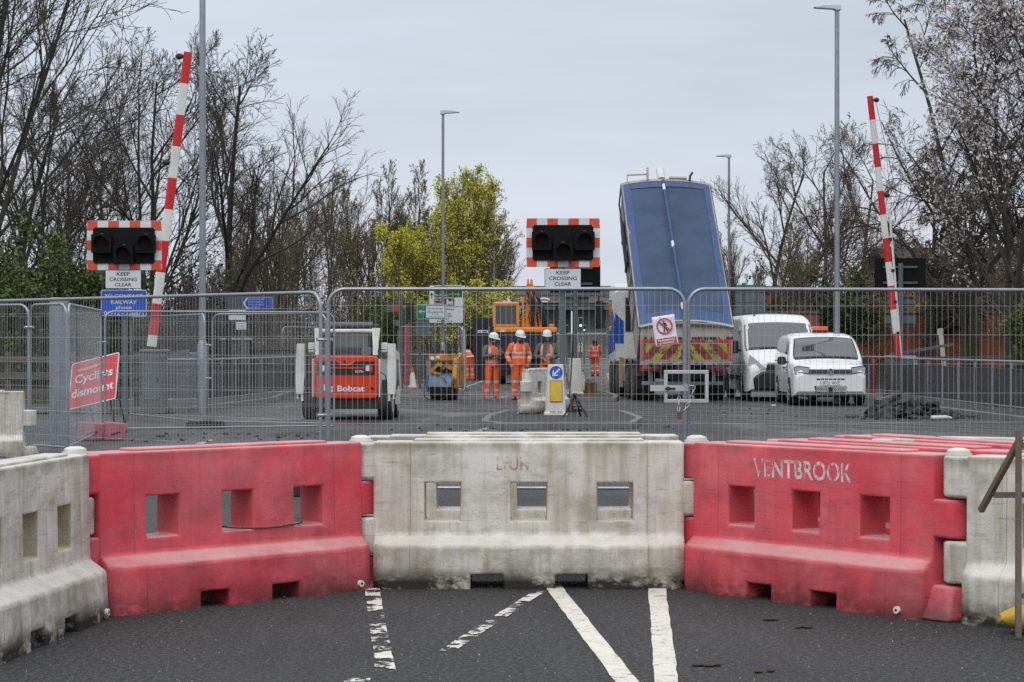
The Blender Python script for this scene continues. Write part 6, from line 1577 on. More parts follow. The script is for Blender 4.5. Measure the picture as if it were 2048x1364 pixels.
person('stocky worker in grey sleeves and orange vest raising hands to chest', (X(984, dw), dw, 0), R(32),
       dict(elL=V(.30, -.10, 1.22), wrL=V(.07, -.30, 1.30), elR=V(-.31, -.06, 1.18), wrR=V(-.02, -.27, 1.24), look=(R(25), R(14)), aL=V(.15, .02, .09), aR=V(-.17, .02, .09), toeL=V(.19, -.17, .035), toeR=V(-.24, -.16, .035), kR=V(-.14, -.02, .5)),
       VEST, TROU, BOOT_T, GREYC, scale=1.0)
person('bearded worker in plain orange sweatshirt with hands at his pockets', (X(1038, 58.2), 58.2, 0), R(10),
       dict(elL=V(.30, .06, 1.17), wrL=V(.23, -.09, .97), elR=V(-.31, .06, 1.17), wrR=V(-.25, -.08, .97), look=(R(22), R(16)), toeR=V(-.2, -.16, .035)),
       JACK, TROU, BOOT_K, JACK, scale=1.035)
person('bearded worker with open orange vest over grey-green jumper and folded arms', (X(1094, 59.2), 59.2, 0), R(-8),
       dict(elL=V(.32, .0, 1.15), wrL=V(.10, -.24, 1.08), elR=V(-.32, .0, 1.15), wrR=V(-.12, -.22, 1.10), look=(R(14), R(10))),
       VEST, TROU, BOOT_K, GREYC, scale=1.04, vest_open=True)
person('worker bending forwards over the kerb beside the fence', (X(939, 89), 89, 0), R(212),
       dict(pel=V(0, .05, .93), waist=V(0, -.04, 1.03), chest=V(0, -.25, 1.16), nb=V(0, -.40, 1.20), neck=V(0, -.47, 1.21), bent=True, look=(0, R(50)),
            shL=V(.18, -.36, 1.16), shR=V(-.18, -.36, 1.16), elL=V(.22, -.42, .88), elR=V(-.22, -.42, .88), wrL=V(.16, -.52, .68), wrR=V(-.16, -.52, .68), hL=V(.095, .05, .90), hR=V(-.095, .05, .90), kL=V(.12, .0, .48), kR=V(-.12, .0, .48)),
       JACKD, TROU, BOOT_T, JACKD, scale=1.02, beard=False)
person('worker in black hood walking away beside the lorry cab', (X(1190, 103), 103, 0), R(190),
       dict(elR=V(-.30, -.05, 1.18), wrR=V(-.34, -.30, 1.06), elL=V(.28, .06, 1.16), wrL=V(.27, -.02, .92), kL=V(.10, -.12, .52), aL=V(.10, -.02, .09), toeL=V(.12, -.20, .04), kR=V(-.10, .02, .5), aR=V(-.11, .16, .10), toeR=V(-.13, -.02, .03)),
       JACKD, hivis('worn_hi_vis_trousers', (.62, .085, .012), [(.24, .29), (.46, .51)], None, .7), BOOT_K, JACKD, beard=False, helmet=False, hood=True)
# ================================================================= trees and undergrowth
BARK = mat('dark_bark', (.040, .035, .028), .95, 0, .35, 3, (.035, .042, .018), .7, 1.2, .45)
BARKG = mat('grey_brown_bark', (.085, .072, .056), .95, 0, .3, 3, (.04, .045, .02), .5, 1.2)
TWIG = mat('dark_twigs', (.078, .066, .052), .95, 0, .3, 2)
TWIGB = mat('brown_twigs', (.15, .122, .086), .95, 0, .3, 2)
TWIGR = mat('reddish_twigs', (.060, .034, .028), .95, 0, .3, 2)
def leafmat(name, col, var=.35):
    m = mat(name, col, .7, 0, var, 1.6); b = m.node_tree.nodes['Principled BSDF']
    b.inputs['Subsurface Weight'].default_value = 0; return m
LY = leafmat('yellow_green_buds', (.50, .485, .05), .35); LG = leafmat('fresh_green_leaves', (.066, .10, .016)); LO = leafmat('olive_buds', (.20, .18, .045))
LB = leafmat('brown_bronze_leaves', (.13, .058, .025)); LW = leafmat('white_blossom', (.62, .58, .58), .12); LI = leafmat('ivy_green', (.026, .045, .012)); LGO = leafmat('gold_yellow_flowers', (.62, .40, .02), .2)

def grow(seed, P, Dr, L, Rr, nch, ang, ratio, trop, wander, nseg, start, end, rmin, taper=.75):
    """all branches of one level grow together; returns a list of (points[B,n+1,3], radii[B,n+1])"""
    rng = np.random.default_rng(seed)
    P = np.array(P, float); Dr = np.array(Dr, float); Dr /= np.linalg.norm(Dr, axis=1)[:, None]; L = np.array(L, float); Rr = np.array(Rr, float)
    out = []
    for lv in range(len(nseg)):
        n = nseg[lv]; B = len(P); pts = np.zeros((B, n+1, 3)); ds = np.zeros((B, n+1, 3)); pts[:, 0] = P; ds[:, 0] = Dr; d = Dr.copy(); p = P.copy()
        for i in range(n):
            d = d + rng.normal(0, wander[lv], (B, 3)); d[:, 2] += trop[lv]; d /= np.linalg.norm(d, axis=1)[:, None]
            p = p + d*(L/n)[:, None]; pts[:, i+1] = p; ds[:, i+1] = d
        rad = np.maximum(rmin, Rr[:, None]*np.linspace(1, end[lv], n+1)[None])
        out.append((pts, rad))
        if lv == len(nseg)-1: break
        k = nch[lv]; t = start[lv] + (1-start[lv])*((np.arange(k)[None] + rng.random((B, k)))/k)
        f = np.minimum(t*n, n-1e-4); i0 = f.astype(int); fr = (f-i0)[..., None]; bi = np.arange(B)[:, None]
        cp = pts[bi, i0]*(1-fr) + pts[bi, i0+1]*fr; cd = ds[bi, i0+1]; cr_ = rad[bi, i0]
        rv = rng.normal(0, 1, (B, k, 3)); rv -= cd*(rv*cd).sum(-1, keepdims=True); rv /= np.linalg.norm(rv, axis=-1, keepdims=True)+1e-9
        a = rng.normal(ang[lv], .16, (B, k, 1)); nd = cd*np.cos(a) + rv*np.sin(a)
        cl = L[:, None]*ratio[lv]*(1.12-taper*(t-start[lv])/(1-start[lv]))*rng.uniform(.65, 1.2, (B, k))
        P = cp.reshape(-1, 3); Dr = nd.reshape(-1, 3); L = cl.reshape(-1); Rr = (cr_*.62).reshape(-1)
    return out

def np_mesh(name, V_, Q, mi, mats, smooth=True):
    me = bpy.data.meshes.new(name); nv, nq = len(V_), len(Q)
    me.vertices.add(nv); me.vertices.foreach_set('co', V_.astype(np.float32).ravel())
    me.loops.add(nq*4); me.loops.foreach_set('vertex_index', Q.astype(np.int32).ravel())
    me.polygons.add(nq); me.polygons.foreach_set('loop_start', np.arange(0, nq*4, 4, dtype=np.int32))
    try: me.polygons.foreach_set('loop_total', np.full(nq, 4, dtype=np.int32))
    except Exception: pass
    for m in mats: me.materials.append(m)
    me.polygons.foreach_set('material_index', mi.astype(np.int32)); me.polygons.foreach_set('use_smooth', np.full(nq, smooth))
    me.update(calc_edges=True); return me

def tubes_np(levels, sides):
    Vs, Qs, off = [], [], 0
    for (pts, rad), k in zip(levels, sides):
        B, n1, _ = pts.shape; t = np.gradient(pts, axis=1); t /= np.linalg.norm(t, axis=-1, keepdims=True)+1e-9
        ref = np.where(np.abs(t[..., 2:3]) < .9, np.array([0, 0, 1.]), np.array([1., 0, 0])); u = np.cross(t, ref); u /= np.linalg.norm(u, axis=-1, keepdims=True)+1e-9; w = np.cross(t, u)
        a = 2*np.pi*np.arange(k)/k
        ring = pts[:, :, None] + rad[:, :, None, None]*(u[:, :, None]*np.cos(a)[None, None, :, None] + w[:, :, None]*np.sin(a)[None, None, :, None])
        Vs.append(ring.reshape(-1, 3))
        b = np.arange(B)[:, None, None]*n1*k; i = np.arange(n1-1)[None, :, None]*k; j = np.arange(k)[None, None]; jn = (j+1) % k
        Qs.append((np.stack([b+i+j, b+i+jn, b+i+k+jn, b+i+k+j], -1) + off).reshape(-1, 4)); off += B*n1*k
    return np.concatenate(Vs), np.concatenate(Qs)

def leaves_np(rng, pts, per, size, jit, frac=1.0, zmin=None):
    """small quads scattered along the given twigs"""
    B, n1, _ = pts.shape; sel = rng.random(B) < frac; pts = pts[sel]; B = len(pts)
    if zmin is not None: keep = pts[:, -1, 2] > zmin; pts = pts[keep]; B = len(pts)
    f = rng.uniform(.2, n1-1-1e-3, (B, per)); i = f.astype(int); fr = (f-i)[..., None]; bi = np.arange(B)[:, None]
    c = (pts[bi, i]*(1-fr) + pts[bi, i+1]*fr).reshape(-1, 3) + rng.normal(0, jit, (B*per, 3))
    N = len(c); a = rng.normal(0, 1, (N, 3)); a /= np.linalg.norm(a, axis=1)[:, None]; r = rng.normal(0, 1, (N, 3)); b = np.cross(a, r); b /= np.linalg.norm(b, axis=1)[:, None]
    s = size*rng.uniform(.6, 1.35, (N, 1)); a *= s; b *= s*.62
    V_ = np.stack([c-a, c+b, c+a, c-b], 1).reshape(-1, 3); Q = np.arange(N*4).reshape(-1, 4); return V_, Q

SP = {
 'spread': dict(nch=[9, 8, 6, 4], ang=[.52, .55, .58, .58], ratio=[.60, .60, .58, .56], trop=[.02, .045, .05, .04, .03], wander=[.04, .075, .10, .12, .13], nseg=[8, 7, 6, 5, 4], start=[.22, .2, .15, .1], end=[.30, .25, .3, .45, .5]),
 'upright': dict(nch=[9, 7, 5, 4], ang=[.36, .42, .46, .48], ratio=[.55, .58, .56, .55], trop=[.02, .07, .07, .05, .04], wander=[.04, .06, .08, .10, .10], nseg=[8, 6, 6, 5, 4], start=[.18, .2, .15, .1], end=[.3, .25, .35, .45, .5]),
 'broad': dict(nch=[9, 8, 6, 4], ang=[.72, .58, .58, .58], ratio=[.64, .58, .56, .54], trop=[.02, .06, .05, .03, .02], wander=[.05, .07, .10, .12, .13], nseg=[8, 8, 6, 5, 4], start=[.16, .25, .15, .1], end=[.25, .25, .3, .45, .5]),
 'weep': dict(nch=[13, 9, 8, 5], ang=[.60, .6, .6, .5], ratio=[.42, .5, .55, .6], trop=[.03, .03, -.14, -.22, -.25], wander=[.04, .08, .10, .10, .10], nseg=[8, 6, 6, 5, 4], start=[.15, .2, .2, .1], end=[.3, .3, .3, .5, .6]),
 'bush': dict(nch=[8, 7, 6], ang=[.5, .6, .6], ratio=[.6, .55, .5], trop=[.03, .04, .03, .0], wander=[.08, .12, .15, .18], nseg=[6, 5, 4, 3], start=[.12, .15, .15], end=[.3, .3, .4, .5]),
}
_TM = {}
def tree_meshes(key, seed, spec, H, r0, stems=1, spread=.25, base=.3, twig=TWIG, bark=BARK, leaf=None, per=3, size=.06, jit=.06, frac=1.0, rmin=.008, lean=(0, 0), zmin=None, dense=1.0, split=2, leaf2=None, per2=0, size2=.05):
    if key in _TM: return _TM[key]
    s = dict(SP[spec]); rng = np.random.default_rng(seed); s['nch'] = [max(2, int(round(c*dense))) if i else c for i, c in enumerate(s['nch'])]
    P = [[rng.normal(0, base) if stems > 1 else 0, rng.normal(0, base) if stems > 1 else 0, 0] for _ in range(stems)]
    Dr = [[lean[0]+(rng.normal(0, spread) if stems > 1 else 0), lean[1]+(rng.normal(0, spread) if stems > 1 else 0), 1] for _ in range(stems)]
    L = [H*.80*(rng.uniform(.75, 1.05) if stems > 1 else 1) for _ in range(stems)]; Rr = [r0*(rng.uniform(.5, 1) if stems > 1 else 1) for _ in range(stems)]
    lv = grow(seed, P, Dr, L, Rr, s['nch'], s['ang'], s['ratio'], s['trop'], s['wander'], s['nseg'], s['start'], s['end'], rmin)
    ztop = max(np.percentile(p[..., 2], 99.7) for p, _ in lv); k = H/ztop
    lv = [(p*k, r) for p, r in lv]
    V1, Q1 = tubes_np(lv[:split], [8, 6, 5][:split]); tm = np_mesh('trunk', V1, Q1, np.zeros(len(Q1)), [bark])
    sides = [8, 5, 4, 3, 3, 3]; V2, Q2 = tubes_np(lv[split:], sides[split:len(lv)]); mi = np.zeros(len(Q2)); mats = [twig]
    for lf, pr, sz in ((leaf, per, size), (leaf2, per2, size2)):
        if lf is None or not pr: continue
        for q in (-1, -2):
            Vl, Ql = leaves_np(rng, lv[q][0], max(1, pr if q == -1 else pr), sz, jit, frac, zmin)
            Q2 = np.concatenate([Q2, Ql+len(V2)]); V2 = np.concatenate([V2, Vl]); mi = np.concatenate([mi, np.full(len(Ql), len(mats))])
        mats.append(lf)
    cm = np_mesh('crown', V2, Q2, mi, mats); _TM[key] = (tm, cm); return _TM[key]
def tree(name, label, px, d, key, rz=0, s=1.0, group=None, cat='tree', z=0.0, sx=1.0, **kw):
    tm, cm = tree_meshes(key, **kw) if kw else _TM[key]
    t = thing(name, label, cat, (X(px, d), d, z), R(rz), group); t.scale = (s*sx, s*sx, s)
    for m, n in ((tm, 'trunk'), (cm, 'crown')):
        o = bpy.data.objects.new(n, m); COL.objects.link(o); o.parent = t
    return t
def hof(py, d): return Z(py, d)
# ---- big bare trees behind the telephone side
tree('bare_tree', 'huge bare tree whose branches sweep in from the corner', -95, 60, 'big', 20, 1, seed=21, spec='spread', H=16.5, r0=.18, stems=3, spread=.17, base=.5, lean=(.20, 0), rmin=.008)
tree('bare_tree', 'bare tree behind the thick lamp column with wide twiggy crown', 455, 74, 'wide', 0, 1, seed=33, spec='broad', H=12.3, r0=.17, rmin=.0062, dense=1.2)
tree('bare_tree', 'bare tree directly behind the raised telephone side barrier arm', 300, 78, 'fan', 40, 1, seed=45, spec='broad', H=13.0, r0=.14, stems=2, spread=.15, base=.35, rmin=.0062, dense=1.15)
tree('bare_tree', 'bare tree between the corner giant and the barrier arm', 130, 82, 'fan', 130, .92)
tree('bare_tree', 'crooked bare tree at the edge behind the green bushes', 25, 76, 'wide', 100, .95)
tree('bare_tree', 'smaller bare tree filling the gap beside the lamp column crown', 545, 92, 'fan', 200, .70)
tree('bare_tree', 'slim bare tree behind the chequered telephone side signal', 225, 92, 'wide', 200, .9)
tree('bare_tree', 'low bare tree at the foot of the corner giant', 70, 66, 'wide', 260, .62)
# ---- middle belt
UP = dict(seed=58, spec='upright', H=10.5, r0=.13, stems=3, spread=.14, base=.5, twig=TWIGB, bark=BARKG, leaf=LO, per=2, size=.045, frac=.25, rmin=.0085)
tree('birch_tree', 'feathery birch with fine drooping top in the middle belt', 655, 112, 'birch', 0, 1, seed=61, spec='upright', H=12.0, r0=.12, stems=3, spread=.10, base=.3, twig=TWIGB, bark=BARKG, rmin=.0075)
tree('budding_tree', 'many-stemmed budding tree beside the feathery birch', 610, 104, 'multi', 0, .90, **UP)
tree('budding_tree', 'many-stemmed budding tree above the white loader', 705, 108, 'multi', 90, .98)
tree('budding_tree', 'tall budding tree between loader and yellow tree', 770, 112, 'multi', 170, 1.06)
tree('budding_tree', 'budding tree leaning against the yellow tree', 825, 110, 'multi', 250, 1.05)
tree('budding_tree', 'olive budding tree above the blue arrow sign', 560, 98, 'multi', 300, .85)
tree('budding_tree', 'olive budding shrubby tree behind the thick lamp column', 500, 96, 'multi', 30, .72)
tree('blossom_shrub', 'white flowering shrub low behind the loader', 645, 96, 'wshrub', 0, 1, cat='shrub', seed=71, spec='bush', H=3.9, r0=.05, stems=6, spread=.4, base=.4, twig=TWIGB, bark=BARKG, leaf=LW, per=2, size=.045, jit=.05, frac=.55, split=1)
tree('yellow_tree', 'bright yellow-green tree in new leaf behind the docklands lamp column', 893, 100, 'yellow', 0, 1, sx=1.1, seed=83, spec='upright', H=9.4, r0=.13, stems=9, spread=.26, base=.4, twig=TWIGB, bark=BARKG, leaf=LY, per=5, size=.048, jit=.10, frac=.6, rmin=.008)
tree('yellow_tree', 'smaller yellow-green tree on the loader side of the lamp column', 838, 103, 'yellow', 130, .80, sx=1.0)
tree('yellow_bush', 'rounded yellow-green bush at the foot of the yellow tree', 935, 96, 'ybush', 0, 1, cat='bush', sx=1.15, seed=87, spec='bush', H=4.4, r0=.06, stems=7, spread=.45, base=.5, twig=TWIGB, bark=BARKG, leaf=LY, per=6, size=.052, jit=.12, frac=.85, split=1)
tree('bare_tree', 'grey bare tree behind the yellow one with upswept twigs', 952, 118, 'multib', 0, 1.0, sx=1.15, seed=91, spec='upright', H=11.3, r0=.17, stems=5, spread=.20, base=.5, twig=TWIGB, bark=BARKG, rmin=.009, leaf=LO, per=1, size=.04, frac=.15)
tree('bare_tree', 'low grey bare tree beside the chequered island signal', 1000, 122, 'multib', 120, .82)
# ---- beyond the vans
tree('bare_tree', 'bare tree with crooked limbs beside the far slender lamp column', 1535, 92, 'wide', 60, .86)
tree('bare_tree', 'bare brown tree behind the lamp column of the vans', 1640, 90, 'brown', 0, 1, seed=101, spec='broad', H=11.2, r0=.14, twig=TWIGB, bark=BARKG, rmin=.0075, leaf=LO, per=1, size=.035, frac=.12)
tree('bare_tree', 'bare brown tree beside the raised far barrier arm', 1725, 92, 'brown', 140, 1.0)
tree('bare_tree', 'thin bare tree in the gap above the blue-grey sign back', 1490, 110, 'multib', 60, .72)
tree('bare_tree', 'low twiggy tree behind the tall white van', 1590, 84, 'multi', 80, .66)
tree('birch_tree', 'weeping birch towering behind the pale blossom', 1940, 70, 'rbirch', 0, 1, sx=1.15, seed=111, spec='weep', H=14.2, r0=.17, stems=2, spread=.10, base=.4, twig=TWIGR, bark=BARK, rmin=.0065)
tree('dense_tree', 'dark dense twiggy tree over the brick house roof', 1840, 79, 'dense', 0, 1, sx=1.15, seed=121, spec='weep', H=8.0, r0=.13, stems=2, spread=.12, base=.4, twig=TWIGB, bark=BARK, rmin=.010, leaf=LW, per=1, size=.026, frac=.12)
tree('dense_tree', 'dark dense twiggy tree at the edge over the brick house', 1990, 82, 'dense', 120, 1.05)
tree('cherry_tree', 'cherry tree with white blossom reaching in over the guard rail', 2020, 63.5, 'cherry', 215, 1.06, seed=133, spec='broad', H=11.8, r0=.14, stems=2, spread=.10, base=.2, twig=TWIG, bark=BARK, leaf=LW, per=7, size=.052, jit=.07, frac=.36, rmin=.0065, leaf2=LB, per2=1, size2=.036)
tree('cherry_tree', 'second cherry tree further out of the picture with bronze leaves', 2190, 58, 'cherry', 70, 1.1)
# ---- bushes
GB = dict(seed=141, spec='bush', H=4.6, r0=.05, stems=7, spread=.35, base=.6, twig=TWIG, bark=BARK, leaf=LG, per=4, size=.06, jit=.12, frac=.75, split=1)
tree('green_bush', 'leafy green bush beside the chequered telephone side signal', 120, 56, 'gbush', 0, .95, cat='bush', **GB)
tree('green_bush', 'leafy green bush at the edge below the corner giant', 20, 58, 'gbush', 80, 1.06, cat='bush')
tree('green_bush', 'smaller leafy bush just behind the telephone plate', 185, 62, 'gbush', 160, .85, cat='bush')
tree('green_bush', 'dark green bush between direction signs and loader', 760, 90, 'gbush', 200, .75, cat='bush')
tree('green_bush', 'green bush behind the container and yellow tree', 990, 104, 'gbush', 20, .8, cat='bush')
tree('green_bush', 'green ivy-like bush spilling over the brick wall behind the vans', 1650, 82, 'gbush', 240, .95, cat='bush', sx=1.1)
tree('green_bush', 'green bush at the edge beside the cherry trunk', 2150, 58, 'gbush', 300, .75, cat='bush')
FO = dict(seed=151, spec='bush', H=3.0, r0=.04, stems=6, spread=.3, base=.25, twig=TWIGB, bark=BARKG, leaf=LGO, per=3, size=.045, jit=.07, frac=.8, split=1)
tree('forsythia', 'golden forsythia bush beside the far barrier arm', 1766, 81.4, 'forsy', 0, 1.16, cat='bush', sx=.5, **FO)
tree('forsythia', 'golden forsythia bush under the brick house window', 1838, 81.4, 'forsy', 90, 1.14, cat='bush', sx=.45)
# ---- undergrowth strips (uncountable)
def thicket(name, label, x0, x1, y0, y1, n, H, seed, leafm, twigm=TWIG, per=2, size=.07, frac=.5):
    rng = np.random.default_rng(seed); P = np.stack([rng.uniform(x0, x1, n), rng.uniform(y0, y1, n), np.full(n, 0)], 1)
    Dr = np.stack([rng.normal(0, .25, n), rng.normal(0, .25, n), np.ones(n)], 1)
    lv = grow(seed, P, Dr, H*rng.uniform(.5, 1.1, n), np.full(n, .035), [6, 4], [.55, .65], [.55, .5], [.03, .03, .0], [.10, .15, .18], [6, 4, 3], [.1, .15], [.3, .4, .5], .011)
    V_, Q = tubes_np(lv, [4, 3, 3]); mi = np.zeros(len(Q)); Vl, Ql = leaves_np(rng, lv[-1][0], per, size, .10, frac); Q = np.concatenate([Q, Ql+len(V_)]); V_ = np.concatenate([V_, Vl]); mi = np.concatenate([mi, np.ones(len(Ql))])
    o = bpy.data.objects.new(name, np_mesh(name, V_, Q, mi, [twigm, leafm])); COL.objects.link(o); return tag(o, label, 'undergrowth', kind='stuff')
thicket('undergrowth', 'tangled undergrowth beneath the bare trees by the telephone plate', -24, -9.5, 63, 76, 330, 4.2, 5, LI, per=3)
thicket('undergrowth', 'brown scrub under the middle belt of budding trees', -16, -1.5, 93, 118, 420, 4.6, 6, LO, TWIGB)
thicket('undergrowth', 'brown scrub behind the excavator and container', -3, 1.2, 104, 124, 90, 2.8, 8, LI, TWIGB)
thicket('undergrowth', 'scrub and ivy climbing over the brick wall behind the vans', 10.5, 24, 81.5, 86.5, 230, 4.6, 7, LI, TWIGB, per=3)
thicket('undergrowth', 'scrub under the cherry trees beside the guard rail', 15.5, 20, 52, 66, 90, 1.8, 9, LI, TWIG, per=3)
# dark banks closing the view under the trees
def bank(name, x0, x1, y, h, wv, m, seed):
    rg = random.Random(seed); n = 40; vs = []; rows = ((0, 0), (.6, .55), (1.6, .9), (3.5, 1.0), (7, .95))
    ph = [rg.uniform(0, 6) for _ in range(5)]
    for dy, f in rows:
        for i in range(n+1):
            x = x0+(x1-x0)*i/n; hh = h*(1+.25*math.sin(x*.7+ph[0])+.18*math.sin(x*1.9+ph[1])+.1*math.sin(x*4.3+ph[2]))
            e = min(1, (x-x0)/2.0+.02, (x1-x)/2.0+.02)
            vs.append((x, y+dy+wv*math.sin(x*.5+ph[3]), -.05+max(0, e)*hh*f))
    b = MB(); b.add(vs, [(j*(n+1)+i, j*(n+1)+i+1, (j+1)*(n+1)+i+1, (j+1)*(n+1)+i) for j in range(len(rows)-1) for i in range(n)], smooth=True); return struct(b.build(name, m))
BANKM = mat('leaf_litter_bank', (.035, .032, .020), .95, 0, .5, 1.4, (.028, .040, .012), .8, .8, .45, bump=1.0, bs=5)
bank('earth_bank', -40, -10.5, 78, 2.6, .8, BANKM, 1)
bank('earth_bank', -24, -.8, 121, 3.0, .8, BANKM, 2)
bank('earth_bank', 12, 42, 100, 3.2, .5, BANKM, 3)
# grass tufts on the verge
def grass(name, label, x0, x1, y0, y1, n, seed, z=.115, h=.22):
    rng = np.random.default_rng(seed); P = np.stack([rng.uniform(x0, x1, n), rng.uniform(y0, y1, n), np.full(n, z)], 1); a = rng.uniform(0, 6.28, n); w = .012
    tip = P + np.stack([rng.normal(0, .06, n), rng.normal(0, .06, n), h*rng.uniform(.5, 1.3, n)], 1); dx = np.stack([np.cos(a)*w, np.sin(a)*w, np.zeros(n)], 1)
    V_ = np.stack([P-dx, P+dx, tip+dx*.2, tip-dx*.2], 1).reshape(-1, 3); o = bpy.data.objects.new(name, np_mesh(name, V_, np.arange(n*4).reshape(-1, 4), np.zeros(n), [GRASSM], False)); COL.objects.link(o); return tag(o, label, 'grass', kind='stuff')
grass('verge_grass', 'rough green grass on the verge behind the slotted barrier', -16, -10.0, 50, 62, 9000, 3)
grass('verge_grass', 'patchy grass behind the guard rail by the rubble heap', 10.8, 13.5, 36, 56, 5000, 4, h=.16)
# ================================================================= buildings, walls, bridge, far traffic
def brick_mat(name, c1, c2, mortar):
    m = bpy.data.materials.new(name); m.use_nodes = True; b = m.node_tree.nodes['Principled BSDF']; t, L, put, noise, ramp, mix, mt, mapping = nodes(m)
    raw, v = objvec(m, False); sw = t.nodes.new('ShaderNodeSeparateXYZ'); L(v, sw.inputs[0]); cb = t.nodes.new('ShaderNodeCombineXYZ'); L(sw.outputs['X'], cb.inputs[0]); L(sw.outputs['Z'], cb.inputs[1])
    br = t.nodes.new('ShaderNodeTexBrick'); L(cb.outputs[0], br.inputs['Vector']); br.inputs['Scale'].default_value = 1; br.inputs['Brick Width'].default_value = .225; br.inputs['Row Height'].default_value = .075; br.inputs['Mortar Size'].default_value = .008
    br.inputs['Color1'].default_value = c1+(1,); br.inputs['Color2'].default_value = c2+(1,); br.inputs['Mortar'].default_value = mortar+(1,)
    c = mix(ramp(noise(v, .7, 6), .4, .7, 0, .5), br.outputs['Color'], (.08, .03, .02)); L(c, b.inputs['Base Color']); b.inputs['Roughness'].default_value = .9; return m
BRICK = brick_mat('orange_red_brick', (.33, .095, .042), (.25, .07, .034), (.17, .13, .10))
SLATE = mat('dark_roof_tiles', (.022, .018, .016), .85, 0, .3, 3)
COPE = mat('coping_stone', (.12, .11, .10), .9, 0, .2, 3)
UPVC = mat('white_window_frame', (.62, .62, .60), .5)
def window(t, cx, z0, w, h, y, sill=True):
    b = MB(); f = .07
    b.box(cx-w/2, cx+w/2, y-.04, y+.03, z0, z0+f); b.box(cx-w/2, cx+w/2, y-.04, y+.03, z0+h-f, z0+h); b.box(cx-w/2, cx-w/2+f, y-.04, y+.03, z0+f, z0+h-f); b.box(cx+w/2-f, cx+w/2, y-.04, y+.03, z0+f, z0+h-f); b.box(cx-f/2, cx+f/2, y-.035, y+.03, z0+f, z0+h-f)
    o = b.build('window', UPVC, t); g = MB(); g.box(cx-w/2+f, cx+w/2-f, y-.012, y-.006, z0+f, z0+h-f); g.build('pane', GLASS, o)
    if sill: s = MB(); s.box(cx-w/2-.15, cx+w/2+.15, y-.12, y+.02, z0-.16, z0-.004); s.build('sill', COPE, o)
dh_ = 88.0
hs = thing('brick_house', 'red brick house with white window behind dense twiggy trees', 'house', (X(1925, dh_), dh_, 0)); hx = hs.location.x
b = MB(); b.box(-2.6, 9, 0, 8, 0, 4.6); b.build('wall', BRICK, hs)
b = MB(); b.prism([(-.5, 4.602), (4, 5.7), (8.5, 4.602)], -3.0, 9.4, 'x'); b.build('roof', SLATE, hs)
window(hs, X(1894, dh_)-hx, Z(590, dh_), .50, 1.1, -.01); window(hs, X(1846, dh_)-hx, Z(606, dh_), .42, .9, -.01); window(hs, X(2010, dh_)-hx, Z(596, dh_), 1.2, 1.2, -.01)
b = MB(); b.cyl((X(1869, dh_)-hx, -.06, 0), (X(1869, dh_)-hx, -.06, 4.55), .05, n=8); b.build('drainpipe', BLACK, hs)
h2 = thing('brick_house', 'low red brick outbuilding behind the blue-grey sign back', 'house', (X(1556, 98), 98, 0))
b = MB(); b.box(-.8, 2.0, 0, 5, 0, 3.9); b.build('wall', BRICK, h2); b = MB(); b.box(-.9, 2.1, -.1, 5.1, 3.902, 4.0); b.build('flat_roof', SLATE, h2)
dw_ = 80.0
bw = thing('brick_wall', 'long orange brick garden wall with stone coping behind the vans', 'wall', (X(1520, dw_), dw_, 0))
Lw = X(2120, dw_)-X(1520, dw_)
b = MB(); b.box(0, Lw, 0, .3, 0, Z(627, dw_)); b.build('brickwork', BRICK, bw)
b = MB(); b.box(-.03, Lw, -.05, .35, Z(627, dw_)+.002, Z(627, dw_)+.10); b.box(-.01, Lw, -.025, -.001, Z(671, dw_)-.04, Z(671, dw_)+.04); b.build('coping', COPE, bw)
b = MB()
for k in range(5): b.box(.2+2.6*k, .55+2.6*k, -.08, -.026, 0, Z(627, dw_)-.01)
b.build('pier', BRICK, bw)
def ivy(name, label, x0, x1, y, z0, z1, n, seed, m=LI):
    rng = np.random.default_rng(seed); x = rng.uniform(x0, x1, n); e = np.sin(x*1.7+seed)*.35+np.sin(x*4.1)*.2; zt = z1+.15; zb = z0+(z1-z0)*.45*(1+e)
    z = zb+(zt-zb)*rng.random(n)**.7; c = np.stack([x, y-rng.random(n)*.22, z], 1); a = rng.normal(0, 1, (n, 3)); a /= np.linalg.norm(a, axis=1)[:, None]; b_ = np.cross(a, rng.normal(0, 1, (n, 3))); b_ /= np.linalg.norm(b_, axis=1)[:, None]; s = rng.uniform(.035, .075, (n, 1))
    V_ = np.stack([c-a*s, c+b_*s*.7, c+a*s, c-b_*s*.7], 1).reshape(-1, 3); o = bpy.data.objects.new(name, np_mesh(name, V_, np.arange(n*4).reshape(-1, 4), np.zeros(n), [m])); COL.objects.link(o); return tag(o, label, 'ivy', kind='stuff')
ivy('ivy', 'ivy hanging over the brick wall behind the vans', X(1640, 80), X(1745, 80), 79.95, 1.2, 2.75, 4200, 2)
ivy('ivy', 'ivy trailing on the brick wall beneath the house', X(1850, 80), X(1965, 80), 79.95, 1.6, 2.7, 3000, 3)
